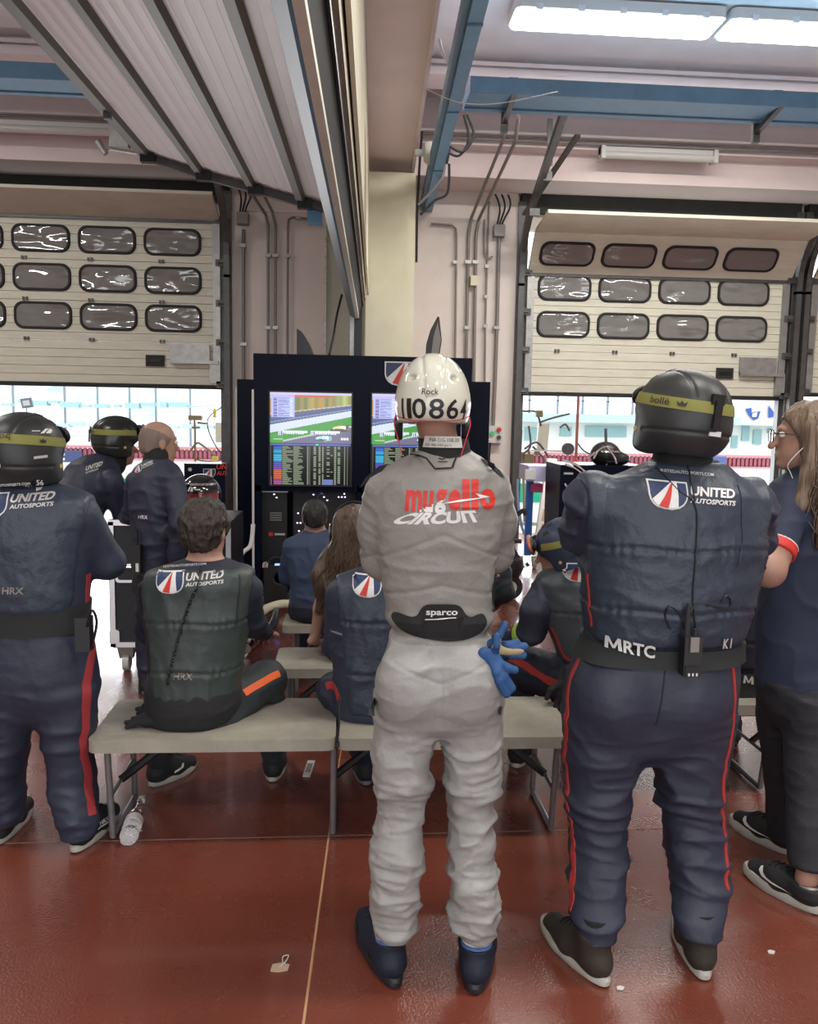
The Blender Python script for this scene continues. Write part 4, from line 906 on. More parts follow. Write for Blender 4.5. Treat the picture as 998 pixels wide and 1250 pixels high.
p = G(343, 1182); root = thing('floor_patch', p, 'small tan sticky patch with a loop of wire on the floor near the bottom', 'patch')
b = MB(); b.prism([(-.03, -.015), (-.005, -.02), (.02, -.014), (.024, .012), (.0, .02), (-.026, .016)], p+Z*.001, X, Yv, Z, .003); b.build('patch', mat('tan_patch', (.45, .33, .24), .6), root)
b = MB(); b.tube(smoothpath([p+Vector((-.005, 0, .004)), p+Vector((.012, .02, .008)), p+Vector((.018, .05, .006)), p+Vector((.002, .045, .006)), p+Vector((.004, .01, .006))]), .0018, 5); b.build('wire', M['offwhite'], root)
for i, (x_, y_, lb) in enumerate(((941, 1163, 'tiny white paper scrap on the red floor, right of the helmeted man'), (757, 1207, 'tiny pale scrap beside the heel of the brown boot'), (934, 945, 'tiny dark red chip on the floor before the woman'))):
    p = G(x_, y_); b = MB(); b.prism([(-.012, -.006), (.004, -.01), (.013, .002), (.002, .009), (-.009, .006)], p+Z*.001, X, Yv, Z, .003); b.build('paper_scrap', M['offwhite'] if i < 2 else M['red'], None, label=lb, cat='scrap')
# ================================================================== SCULPTING: smooth implicit forms turned into meshes
_RT = np.random.RandomState(11).rand(65536).astype(np.float32)
def vnoise(P, freq, seed=0):
    q = P*np.asarray(freq, np.float32)+seed*7.31; i = np.floor(q).astype(np.int64); f = (q-i).astype(np.float32); f = f*f*(3-2*f)
    def h(a, b_, c): return _RT[((a*73856093) ^ (b_*19349663) ^ (c*83492791) ^ (seed*2654435)) & 65535]
    r = 0
    for a in (0, 1):
        wa = f[..., 0] if a else 1-f[..., 0]
        for b_ in (0, 1):
            wb_ = f[..., 1] if b_ else 1-f[..., 1]
            for c in (0, 1):
                wc = f[..., 2] if c else 1-f[..., 2]
                r = r+wa*wb_*wc*h(i[..., 0]+a, i[..., 1]+b_, i[..., 2]+c)
    return r
def ridge(P, freq, seed=0, p=2.0): return (1-np.abs(2*vnoise(P, freq, seed)-1))**p
class Sdf:
    def __init__(s): s.p = []
    def _add(s, kind, tag, k, op, lo, hi, *a):
        s.p.append((kind, tag, k, op, np.array(lo)-.03, np.array(hi)+.03, a)); return s
    def cone(s, a, b_, ra, rb=None, tag='x', k=.03, flat=None, op='u'):
        a, b_ = np.array(a, float), np.array(b_, float); rb = ra if rb is None else rb; m = max(ra, rb)*(max(1, flat[1]) if flat else 1)
        return s._add('cone', tag, k, op, np.minimum(a, b_)-m, np.maximum(a, b_)+m, a, b_, ra, rb, (np.array(Vector(flat[0]).normalized()), flat[1]) if flat else None)
    def ell(s, c, ax, r, tag='x', k=.02, op='u'):
        c = np.array(c, float); A = np.array([list(Vector(v).normalized()) for v in ax]); m = max(r)
        return s._add('ell', tag, k, op, c-m, c+m, c, A, np.array(r, float))
    def plane(s, o, n, tag='x', k=.004):   # removes everything on the side n points to
        return s._add('plane', tag, k, 's', [-99]*3, [99]*3, np.array(o, float), np.array(Vector(n).normalized()))
    def loft(s, secs, tag='x', k=.03, n=2.3, op='u'):   # secs: (z, cx, cy, rx, ry)
        a = np.array(sorted(secs), float); z = a[:, 0]; m = a[:, 3].max()
        zz = np.linspace(z[0], z[-1], 240); sm = max(1, int(.018/(zz[1]-zz[0]))); ker = np.hanning(2*sm+3); ker /= ker.sum()
        cols = [np.convolve(np.pad(np.interp(zz, z, a[:, j]), (sm+1, sm+1), 'edge'), ker, 'valid') for j in range(1, 5)]
        lo = [(a[:, 1]-a[:, 3]).min(), (a[:, 2]-a[:, 4]).min(), z[0]]; hi = [(a[:, 1]+a[:, 3]).max(), (a[:, 2]+a[:, 4]).max(), z[-1]]
        return s._add('loft', tag, k, op, lo, hi, zz, cols, n)
    def field(s, tags=None, h=.008, grow=0.0, pad=.03):
        ps = [p for p in s.p if tags is None or p[1] in tags]
        us = [p for p in ps if p[3] == 'u']
        lo = np.min([p[4] for p in us], 0)-max(grow, 0)-pad+.03; hi = np.max([p[5] for p in us], 0)+max(grow, 0)+pad-.03
        N = np.ceil((hi-lo)/h).astype(int)+1; F = np.full(N, .15, np.float32)
        ax = [(lo[i]+h*np.arange(N[i])).astype(np.float32) for i in range(3)]
        for kind, tag, k, op, plo, phi, a in ps:
            g = abs(grow)+k+.01
            i0 = np.clip(np.floor((plo-g-lo)/h).astype(int), 0, N); i1 = np.clip(np.ceil((phi+g-lo)/h).astype(int)+1, 0, N)
            if (i1 <= i0).any(): continue
            sl = tuple(slice(i0[i], i1[i]) for i in range(3))
            Xg, Yg_, Zg = ax[0][sl[0]][:, None, None], ax[1][sl[1]][None, :, None], ax[2][sl[2]][None, None, :]
            if kind == 'cone':
                A, B, ra, rb, fl = a; d = B-A; L2 = float(d@d)+1e-9
                px, py, pz = Xg-A[0], Yg_-A[1], Zg-A[2]
                t = np.clip((px*d[0]+py*d[1]+pz*d[2])/L2, 0, 1)
                qx, qy, qz = px-t*d[0], py-t*d[1], pz-t*d[2]; r = ra+(rb-ra)*t
                if fl:
                    e_, sc = fl; dt = (qx*e_[0]+qy*e_[1]+qz*e_[2])*(1/sc-1); qx, qy, qz = qx+dt*e_[0], qy+dt*e_[1], qz+dt*e_[2]
                    D = (np.sqrt(qx*qx+qy*qy+qz*qz)-r)*min(1, sc) if sc < 1 else (np.sqrt(qx*qx+qy*qy+qz*qz)-r)
                else: D = np.sqrt(qx*qx+qy*qy+qz*qz)-r
            elif kind == 'ell':
                c, A, r = a; px, py, pz = Xg-c[0], Yg_-c[1], Zg-c[2]
                q = [px*A[j][0]+py*A[j][1]+pz*A[j][2] for j in range(3)]
                k0 = np.sqrt(sum((q[j]/r[j])**2 for j in range(3))); k1 = np.sqrt(sum((q[j]/r[j]**2)**2 for j in range(3)))
                D = np.where(k1 > 1e-5, k0*(k0-1)/np.maximum(k1, 1e-5), -r.min())
            elif kind == 'plane':
                o, n_ = a; D = -((Xg-o[0])*n_[0]+(Yg_-o[1])*n_[1]+(Zg-o[2])*n_[2])
            else:
                zz, cols, ne = a; zs_ = Zg.ravel(); cx, cy, rx, ry = [np.interp(zs_, zz, c).astype(np.float32)[None, None, :] for c in cols]
                rx = np.maximum(rx+0, .005); ry = np.maximum(ry, .005)
                ax_, ay_ = np.abs(Xg-cx), np.abs(Yg_-cy)
                k0 = ((ax_/rx)**ne+(ay_/ry)**ne)**(1/ne)
                rr = np.sqrt(ax_**2+ay_**2); D = np.where(k0 > 1e-3, rr*(1-1/np.maximum(k0, 1e-3)), -.05)
                zo = np.maximum(zz[0]-Zg, Zg-zz[-1]); D = np.where(zo > 0, np.sqrt(np.maximum(D, 0)**2+zo**2), np.maximum(D, zo))
            D = D.astype(np.float32)
            if op == 'u':
                if grow: D = D-grow
                C0 = F[sl]; hh = np.maximum(k-np.abs(C0-D), 0)/k; F[sl] = np.minimum(C0, D)-hh*hh*k*.25
            else:
                D = -D; C0 = F[sl]; hh = np.maximum(k-np.abs(C0-D), 0)/k; F[sl] = np.maximum(C0, D)+hh*hh*k*.25
        F[0], F[-1] = .1, .1; F[:, 0], F[:, -1] = .1, .1; F[:, :, 0], F[:, :, -1] = .1, .1
        return F, lo, h
    def mesh(s, tags=None, h=.008, grow=0.0, disp=None, it=1):
        F, lo, h = s.field(tags, h, grow); V, Q = surfnets(F, lo, h)
        V = relax(V, Q, it)
        if disp is not None:
            for _ in range(1):
                Nn = vnormals(V, Q); V = V+Nn*disp(V, Nn)[:, None].astype(np.float32)
        return V, Q
def surfnets(F, lo, h):
    S = F < 0; nx, ny, nz = F.shape
    c = [(i, j, k) for i in (0, 1) for j in (0, 1) for k in (0, 1)]
    sub = lambda A, i, j, k: A[i:nx-1+i, j:ny-1+j, k:nz-1+k]
    cnt = sum(sub(S, *q).astype(np.int8) for q in c); act = (cnt > 0) & (cnt < 8); I = np.argwhere(act)
    idx = np.full(act.shape, -1, np.int64); idx[act] = np.arange(len(I))
    P = np.zeros((len(I), 3), np.float32); n = np.zeros(len(I), np.float32)
    val = {q: F[I[:, 0]+q[0], I[:, 1]+q[1], I[:, 2]+q[2]] for q in c}
    for a in range(8):
        for b_ in range(a+1, 8):
            A, B = c[a], c[b_]
            if sum(x_ != y_ for x_, y_ in zip(A, B)) != 1: continue
            va, vb = val[A], val[B]; m_ = (va < 0) != (vb < 0); t = np.where(m_, va/np.where(m_, va-vb, 1), 0)
            for d in range(3): P[:, d] += np.where(m_, A[d]+t*(B[d]-A[d]), 0)
            n += m_
    V = ((I+P/n[:, None])*h+lo).astype(np.float32); Q = []
    for d in range(3):
        sl0 = [slice(None)]*3; sl1 = [slice(None)]*3; sl0[d] = slice(0, -1); sl1[d] = slice(1, None)
        A, B = S[tuple(sl0)], S[tuple(sl1)]; e = np.argwhere(A != B)
        u, v = (d+1) % 3, (d+2) % 3
        ok = (e[:, u] > 0) & (e[:, v] > 0) & (e[:, u] < F.shape[u]-1) & (e[:, v] < F.shape[v]-1); e = e[ok]
        def cell(du, dv): q = e.copy(); q[:, u] += du; q[:, v] += dv; return idx[q[:, 0], q[:, 1], q[:, 2]]
        q = np.stack([cell(-1, -1), cell(0, -1), cell(0, 0), cell(-1, 0)], 1)
        ins = A[e[:, 0], e[:, 1], e[:, 2]]; q[~ins] = q[~ins][:, ::-1]; Q.append(q)
    Q = np.concatenate(Q); return V, Q[(Q >= 0).all(1)]
def relax(V, Q, it=1):
    for _ in range(it):
        A = np.zeros_like(V); n = np.zeros(len(V), np.float32)
        for a, b_ in ((0, 1), (1, 2), (2, 3), (3, 0)):
            for s_, t_ in ((a, b_), (b_, a)):
                for d in range(3): A[:, d] += np.bincount(Q[:, s_], V[Q[:, t_], d], len(V)).astype(np.float32)
                n += np.bincount(Q[:, s_], minlength=len(V))
        V = V*.5+.5*A/np.maximum(n, 1)[:, None]
    return V.astype(np.float32)
def vnormals(V, Q):
    fn = np.cross(V[Q[:, 2]]-V[Q[:, 0]], V[Q[:, 3]]-V[Q[:, 1]]); N = np.zeros_like(V)
    for k in range(4):
        for d in range(3): N[:, d] += np.bincount(Q[:, k], fn[:, d], len(V))
    return N/np.maximum(np.linalg.norm(N, axis=1, keepdims=True), 1e-9)
def link_np(name, V, Q, m, parent, matfn=None, mirror_idx=None):
    r = np.array(rel(parent) if parent else (0, 0, 0)); me = mesh_np(name, V-r, Q, True)
    for mm in (m if isinstance(m, (list, tuple)) else [m]): me.materials.append(mm)
    if matfn is not None and len(me.polygons) == len(Q):
        c = V[Q].mean(1); n = vnormals(V, Q)[Q].mean(1); me.polygons.foreach_set('material_index', matfn(c, n).astype(np.int32))
    o = bpy.data.objects.new(name, me); C.objects.link(o)
    if parent: o.parent = parent
    return o
def bvh_np(V, Q): return BVHTree.FromPolygons([tuple(map(float, v)) for v in V], [tuple(map(int, q)) for q in Q])

# ------------------------------------------------------------------ prints projected on to surfaces
def text_shape(s_, size=1.0, bold=0.0, shear=0.0, xs=1.0, spacing=1.0):
    cu = bpy.data.curves.new('t', 'FONT'); cu.body = s_; cu.size = size; cu.offset = bold; cu.shear = shear; cu.space_character = spacing; cu.resolution_u = 3
    o = bpy.data.objects.new('t', cu); C.objects.link(o); bpy.context.view_layer.update()
    me = bpy.data.meshes.new_from_object(o.evaluated_get(bpy.context.evaluated_depsgraph_get()))
    vs = np.array([v.co[:2] for v in me.vertices]); fs = [tuple(p.vertices) for p in me.polygons]
    bpy.data.objects.remove(o); bpy.data.curves.remove(cu); bpy.data.meshes.remove(me)
    x0, x1 = vs[:, 0].min(), vs[:, 0].max(); y0, y1 = vs[:, 1].min(), vs[:, 1].max()
    vs = (vs-[x0, y0])/[(x1-x0), (y1-y0)]      # normalised to a unit box
    return vs, fs
def T_(s_, x0, y0, x1, y1, mi=0, layer=1, **kw):
    vs, fs = text_shape(s_, **kw); return (vs*[x1-x0, y1-y0]+[x0, y0], fs, mi, layer)
def Pg(pts, mi=0, layer=1): return (np.array(pts, float), [tuple(range(len(pts)))], mi, layer)
def decal(parent, name, items, o, ex, ey, bv, mats, step=.012, wrap=None, mif=None, lift=.0012, warp=None, **kw):
    """flat shapes (metres, in the plane ex/ey at o) laid on the surface under them"""
    o, ex, ey = Vector(o), Vector(ex).normalized(), Vector(ey).normalized(); nz = ex.cross(ey).normalized()
    bm = bmesh.new(); ml = bm.faces.layers.int.new('lay')
    for vs, fs, mi, layer in items:
        bv_ = [bm.verts.new((v[0], v[1], 0)) for v in vs]
        for f in fs:
            try: q = bm.faces.new([bv_[i] for i in f]); q.material_index = mi; q[ml] = layer
            except ValueError: pass
    bmesh.ops.triangulate(bm, faces=[f for f in bm.faces if len(f.verts) > 3])
    xs = [v.co.x for v in bm.verts]; ys = [v.co.y for v in bm.verts]
    for a0, a1, n_ in ((min(xs), max(xs), (1, 0, 0)), (min(ys), max(ys), (0, 1, 0))):
        c = math.floor(a0/step)*step+step
        while c < a1:
            bmesh.ops.bisect_plane(bm, geom=bm.verts[:]+bm.edges[:]+bm.faces[:], plane_co=Vector(n_)*c, plane_no=n_, dist=1e-6); c += step
    lay = {}
    for f in bm.faces:
        if mif: f.material_index = mif(f.calc_center_median(), f.material_index)
        for v in f.verts: lay[v] = max(lay.get(v, 0), f[ml])
    r = rel(parent)
    for v in bm.verts:
        x_, y_ = v.co.x, v.co.y
        if warp: x_, y_ = warp(x_, y_)
        off = lift*lay.get(v, 1)
        if wrap:          # wrap = (axis point, radius, start angle, e1, e2): x runs around the axis
            c, R_, a0, e1, e2 = wrap; a = a0+x_/R_; d = e1*math.cos(a)+e2*math.sin(a); src = c+ey*y_+d*.6; dr = -d; fb_ = c+ey*y_+d*R_
        else: src = o+ex*x_+ey*y_+nz*.4; dr = -nz; fb_ = o+ex*x_+ey*y_
        hit = bv.ray_cast(src, dr, .9) if bv else (None,)*4
        p = (hit[0]-dr*off*1.0+hit[1]*off*.6) if hit[0] is not None else fb_-dr*off
        v.co = p-r
    me = bpy.data.meshes.new(name); bm.to_mesh(me); bm.free()
    for mm in mats: me.materials.append(mm)
    ob = bpy.data.objects.new(name, me); C.objects.link(ob); ob.parent = parent
    return props(ob, **kw)
def shield(w, x0=0, y0=0):   # crest with converging road stripes, width w
    s_ = w/1.0; H = .74
    def q(pts): return [(x0+a*s_, y0+b_*s_) for a, b_ in pts]
    out = [(0, H), (0, .36), (.03, .24), (.10, .13), (.22, .05), (.40, .01), (.60, 0), (.78, .05), (.90, .14), (.97, .26), (1, .40), (1, H)]
    inn = [(.04, H-.04), (.04, .37), (.07, .26), (.13, .16), (.24, .09), (.41, .05), (.59, .04), (.76, .09), (.87, .17), (.93, .27), (.96, .41), (.96, H-.04)]
    return [Pg(q(out), 1, 1), Pg(q(inn), 0, 2), Pg(q([(.57, H-.04), (.08, .25), (.13, .16), (.24, .09), (.45, .045), (.60, .04), (.74, .08), (.72, H-.04)]), 1, 3),
            Pg(q([(.585, H-.05), (.24, .09), (.41, .05), (.48, .045), (.61, H-.05)]), 2, 4)]
CREST = [M['navypr'], M['white'], M['redpr']]
def team_print(parent, bv, p0, p1, Y, sx=1.0, url=True, mats=None, up=Z, ex=None, prow=None):
    """crest and wording; p0 = lower left pixel of the crest, p1 = right end pixel of the wording"""
    a, e_ = W(*p0, Y), W(*p1, Y); ex = (e_-a).normalized() if ex is None else ex; Wd = (e_-a).length; ey = Vector((0, 0, 1)); ey = (ey-ex*ey.dot(ex)).normalized()
    mats = mats or CREST
    cw = Wd*.43
    decal(parent, 'team_crest', shield(cw), a, ex, ey, bv, CREST)
    x0 = cw+.03*Wd
    decal(parent, 'team_wording', [T_('UNITED', x0, cw*.42, Wd, cw*.66, 0, bold=.035, shear=.18), T_('AUTOSPORTS', x0-.01*Wd, cw*.23, Wd, cw*.36, 0, bold=.03, shear=.18)], a, ex, ey, bv, [M['silverpr'] if prow else M['white']])
    if url: decal(parent, 'web_address', [T_('UNITEDAUTOSPORTS.COM', .16*Wd, cw*.95, .78*Wd, cw*1.03, 0, bold=.01)], a, ex, ey, bv, [M['silverpr']])
def ribbon(parent, name, pts, w, m, bv, lift=.003, n=6, outward=None, **kw):
    """a narrow strip laid along the surface nearest to the given points"""
    P_ = smoothpath(pts, n); r = rel(parent); b = MB(); prev = None; rows = []
    for i, p in enumerate(P_):
        h_ = bv.find_nearest(p); q, nr = (h_[0], h_[1]) if h_[0] is not None else (p, Vector((0, -1, 0)))
        t = (P_[min(i+1, len(P_)-1)]-P_[max(i-1, 0)]).normalized(); s_ = t.cross(nr)
        if s_.length < 1e-3: s_ = t.orthogonal()
        s_.normalize(); row = []
        for k in (-1, -.4, .4, 1):
            c = q+s_*(w/2*k); g = bv.find_nearest(c); c = g[0]+g[1]*lift if g[0] is not None else c+nr*lift
            row.append(c)
        rows.append((row, nr))
    V_ = [b.verts(rw) for rw, _ in rows]; U_ = [b.verts([c-nr*.006 for c in (rw[0], rw[-1])]) for rw, nr in rows]
    for i in range(len(V_)-1):
        for k in range(3): b.face([V_[i][k], V_[i+1][k], V_[i+1][k+1], V_[i][k+1]])
        b.face([U_[i][0], U_[i+1][0], V_[i+1][0], V_[i][0]]); b.face([V_[i][3], V_[i+1][3], U_[i+1][1], U_[i][1]])
    return b.build(name, m, parent, smooth=.8, **kw)
def band(parent, name, bv, c, ax, e1, e2, h0, h1, m, a0=0, a1=2*PI, off=.004, slope=0, n=64, rows=4, R_=.6, **kw):
    """a belt or strap lying round a form; slope tilts it towards e1"""
    c, ax, e1, e2 = map(Vector, (c, ax, e1, e2)); full = abs(a1-a0) > 6.2; b = MB(); grid = []; N = n if full else n+1
    for i in range(N):
        a = a0+(a1-a0)*i/n; d = e1*math.cos(a)+e2*math.sin(a); col = []
        for k in range(rows+1):
            hh = h0+(h1-h0)*k/rows+slope*math.cos(a); hit = bv.ray_cast(c+ax*hh+d*R_, -d, R_*1.2)
            p = hit[0]+d*off if hit[0] is not None else c+ax*hh+d*.1
            col.append(p)
        grid.append([b.bm.verts.new(p) for p in [col[0]-d*(off+.004)]+col+[col[-1]-d*(off+.004)]])
    for i in range(N if full else N-1):
        A, B = grid[i], grid[(i+1) % N]
        for k in range(len(A)-1): b.face([A[k], B[k], B[k+1], A[k+1]])
    return b.build(name, m, parent, smooth=.9, **kw)

def RP(bv, pts, Y_=None):     # the places on a garment that the camera sees at these pixels
    o = []
    for x_, y_ in pts:
        d = ray(x_, y_).normalized(); h_ = bv.ray_cast(CAM, d, 20)
        if h_[0] is not None: o.append(h_[0])
        elif Y_: n_ = bv.find_nearest(W(x_, y_, Y_)); o.append(n_[0] if n_[0] else W(x_, y_, Y_))
    return o
# ------------------------------------------------------------------ people
def rows(lst):      # (py, left px, right px, depth Y, half depth) -> loft sections
    o = []
    for py, xl, xr, Y_, ry in lst:
        a, c = W(xl, py, Y_), W(xr, py, Y_); o.append(((a.z+c.z)/2, (a.x+c.x)/2, Y_, (c.x-a.x)/2, ry))
    return o
def head(S, c, f, u=Z, s=1.0, neck=None, bald=False):
    c, f, u = Vector(c), Vector(f).normalized(), Vector(u).normalized(); f = (f-u*f.dot(u)).normalized(); r = f.cross(u)
    A = (r, f, u); P_ = lambda a, b_, d: c+r*(a*s)+f*(b_*s)+u*(d*s)
    S.ell(P_(0, -.012, .03), A, (.076*s, .096*s, .088*s), 'head', .02)
    S.ell(P_(0, .028, -.045), A, (.056*s, .064*s, .070*s), 'head', .03)
    S.ell(P_(0, .070, -.095), A, (.024*s, .020*s, .018*s), 'head', .02)
    S.cone(P_(0, .088, .010), P_(0, .112, -.030), .008*s, .013*s, 'head', .012)       # nose
    S.ell(P_(0, .083, .032), A, (.045*s, .012*s, .010*s), 'head', .014)              # brow
    S.ell(P_(0, .090, -.060), A, (.022*s, .010*s, .007*s), 'head', .008)             # lips
    S.ell(P_(0, .088, -.071), A, (.019*s, .010*s, .007*s), 'head', .006)
    for q in (-1, 1):
        S.ell(P_(q*.031, .093, .012), A, (.013*s, .010*s, .009*s), 'head', .010, op='s')
        S.ell(P_(q*.078, -.005, -.005), (r, f, u), (.009*s, .019*s, .031*s), 'head', .008)
        S.ell(P_(q*.085, -.002, 0), (r, f, u), (.005*s, .010*s, .018*s), 'head', .004, op='s')
    if neck: S.cone(P_(0, -.022, -.05), neck, .055*s, .062*s, 'head', .03)
def eyes(root, c, f, u=Z, s=1.0):
    c, f, u = Vector(c), Vector(f).normalized(), Vector(u).normalized(); f = (f-u*f.dot(u)).normalized(); r = f.cross(u)
    for q in (-1, 1):
        b = MB(); p = c+r*(q*.031*s)+f*(.083*s)+u*(.012*s); bmesh.ops.create_icosphere(b.bm, subdivisions=2, radius=.0115*s, matrix=Matrix.Translation(p))
        e_ = b.build('eye', mat('eye_white', (.75, .72, .70), .2), root, smooth=3)
        b = MB(); bmesh.ops.create_icosphere(b.bm, subdivisions=2, radius=.0055*s, matrix=Matrix.Translation(p+f*.0075*s)); b.build('iris', mat('dark_iris', (.05, .03, .02), .2), e_, smooth=3)
def hand(S, w, d, pn, side, curl=.5, tag='hand', s=1.0):
    w, d, pn = Vector(w), Vector(d).normalized(), Vector(pn).normalized(); pn = (pn-d*pn.dot(d)).normalized(); lat = d.cross(pn)*side
    S.cone(w-d*.03, w+d*.02, .026*s, .026*s, tag, .02, flat=(pn, .75))
    S.ell(w+d*.052*s, (d, lat, pn), (.052*s, .041*s, .016*s), tag, .012)
    for i, (o_, L) in enumerate(((.029, .070), (.010, .080), (-.010, .074), (-.028, .058))):
        p = w+d*(.088*s)+lat*(o_*s); dd = (d+lat*o_*2.5).normalized(); r_ = .0088*s; a = 0
        for k, fr in enumerate((.45, .32, .23)):
            a += curl*(.7 if k == 0 else 1.0); q = p+(dd*math.cos(a)+pn*math.sin(a))*(L*fr*s); S.cone(p, q, r_, r_*.92, tag, .004); p = q; r_ *= .92
    p = w+d*.025*s+lat*.030*s; dd = (d*.6+lat*.8+pn*.25).normalized(); q = p+dd*.042*s; S.cone(p, q, .012*s, .0105*s, tag, .010)
    q2 = q+(d*.85+lat*.25+pn*.4*curl*2).normalized()*.032*s; S.cone(q, q2, .0105*s, .0085*s, tag, .004)
def arm(S, sh, el, wr, r=(.060, .050, .037), tag='arm', k=.035):
    S.cone(sh, el, r[0], r[1], tag, k); S.cone(el, wr, r[1], r[2], tag, .02)
def foot(S, an, toe, tag='foot'):
    an, toe = Vector(an), Vector(toe); S.cone(an, Vector((an.x, an.y, .06)), .028, .026, tag, .01); S.cone(Vector((an.x, an.y, .055)), Vector((an.x*.4+toe.x*.6, an.y*.4+toe.y*.6, .045)), .024, .016, tag, .02, flat=(Z, .8))
def folds(amp=.006, seed=1, fr=(7, 7, 20), zlo=None, zhi=None, mask=None, up=True):
    def f(V, N):
        P_ = V+.03*np.stack([vnoise(V, 6, seed+5), vnoise(V, 6, seed+6), vnoise(V, 6, seed+7)], -1)*2
        r = ridge(P_, fr, seed, 3)+.5*ridge(P_, np.array(fr)*1.9, seed+1, 3)-.5
        m = 1.0
        if mask: m = mask(V, N)
        return amp*r*m
    return f
def groove(V, z, dz=0, w=.007, depth=.007): return -depth*np.exp(-((V[:, 2]-z-dz)/w)**2)

def chaikin(p, n=2):
    for _ in range(n):
        p = [q for a, b_ in zip(p, p[1:]+p[:1]) for q in ((a[0]*.8+b_[0]*.2, a[1]*.8+b_[1]*.2), (a[0]*.2+b_[0]*.8, a[1]*.2+b_[1]*.8))]
    return p
def M_glyph(x0, y0, x1, y1, mi=0, layer=1):
    w, h = x1-x0, y1-y0; P_ = lambda l: Pg([(x0+a*w, y0+b_*h) for a, b_ in l], mi, layer)
    return [P_([(0, 0), (.2, 0), (.26, 1), (.08, 1)]), P_([(.08, 1), (.26, 1), (.58, .12), (.42, .12)]), P_([(.42, .12), (.58, .12), (.92, 1), (.74, 1)]), P_([(.74, 1), (.92, 1), (1, 0), (.76, 0)])]
def shoe(root, heel, toe, m_up, m_sole, ht=.10, w=.052, sole_h=.026, collar=True, name='shoe', laces=None, top_open=.045, logo=None, label=None, lining=None, sock=True, Lmax=.33):
    """heel and toe are floor points; parts: upper, sole, laces"""
    heel, toe = Vector(heel), Vector(toe); heel.z = toe.z = 0; d = (toe-heel); L = min(d.length, Lmax); d.normalize(); r = d.cross(Z)
    P_ = lambda a, b_, c: heel+d*(a*L)+r*b_+Z*c
    S = Sdf(); sh = sole_h*.7
    S.cone(P_(.125, 0, sh+.03), P_(.50, 0, sh+.030), .040, .044, 'u', .03, flat=(r, w/.052*.98))
    S.cone(P_(.50, 0, sh+.025), P_(.84, .004, sh+.016), .042, .034, 'u', .04, flat=(r, w/.052*1.12))
    S.cone(P_(.20, 0, sh+.045), P_(.19, 0, ht), .042, .046, 'u', .03)
    S.cone(P_(.24, 0, ht-.015), P_(.66, 0, sh+.035), .036, .022, 'u', .03)
    S.plane(P_(0, 0, sh), (0, 0, -1), 'u'); S.plane(P_(.2, 0, ht+.004), d*-.12+Z, 'u', .004)
    S.ell(P_(.19, 0, ht+.02), (d, r, Z), (.045, .036, .05), 'u', .006, op='s')
    V, Q = S.mesh(None, .0045, disp=lambda V, N: .0015*ridge(V, 30, 3, 2)); up = link_np(name, V, Q, m_up, root); bv = bvh_np(V, Q)
    if label: up['label'] = label
    if sock:
        b = MB(); q = P_(.20, 0, 0); b.lathe([(.036, ht-.07), (.042, ht-.01), (.043, ht+.02), (.040, ht+.05)], q, 'z', 18); b.build('sock', sock if sock is not True else M['blackcloth'], up, smooth=1)
    b = MB(); N = 36; out = []
    for i in range(N):
        a = 2*PI*i/N; cx = .5+.5*math.cos(a); ww = (w*(.78+.24*math.sin(PI*min(1, cx*1.0)*.9+.1)))*(1.0 if cx > .5 else .92)
        out.append((cx, abs(math.sin(a))**.75*math.copysign(1, math.sin(a))*ww))
    R_ = []
    for (sc, z_) in ((.92, 0.0), (1.02, .006), (1.04, sole_h*.8), (.98, sole_h+.004)):
        R_.append(b.verts([heel+d*((.5+(cx-.5)*(sc if sc < 1 else 1+(sc-1)*.5))*L)+r*(y_*sc)+Z*(z_+(.012*max(0, cx-.8)/.2 if z_ < .01 else .010*max(0, cx-.8)/.2)) for cx, y_ in out]))
    for A, B in zip(R_, R_[1:]):
        for k in range(N): b.face([A[k], A[(k+1) % N], B[(k+1) % N], B[k]])
    b.face(R_[0][::-1]); b.face(R_[-1]); b.build('sole', m_sole, up, smooth=.7)
    if laces:
        b = MB()
        for k in range(4):
            t = .40+.07*k
            pp = []
            for j in range(7):
                y_ = -.026+.052*j/6; h_ = bv.ray_cast(P_(t+.02*math.sin(j), y_, .3), -Z); pp.append((h_[0] if h_[0] else P_(t, y_, .08))+Z*.003)
            b.tube(pp, .0026, 5)
        if laces == 'bow':
            c = bv.ray_cast(P_(.42, 0, .3), -Z); c = c[0] if c[0] else P_(.4, 0, .1)
            for q in (-1, 1): b.tube(smoothpath([c, c+r*q*.02+Z*.012-d*.01, c+r*q*.04+Z*.022, c+r*q*.03+Z*.03-d*.01, c+Z*.004]), .0022, 5)
        b.build('laces', M['blackcloth'] if laces != 'white' else M['offwhite'], up)
    if lining:
        b = MB(); c = P_(.19, 0, ht-.002); b.tube([c+d*(.044*math.cos(2*PI*k/20))+r*(.041*math.sin(2*PI*k/20))+Z*(.002-.004*math.cos(2*PI*k/20)) for k in range(20)], .005, 6, closed=True); b.build('collar_lining', lining, up, smooth=1)
    return up, bv, P_
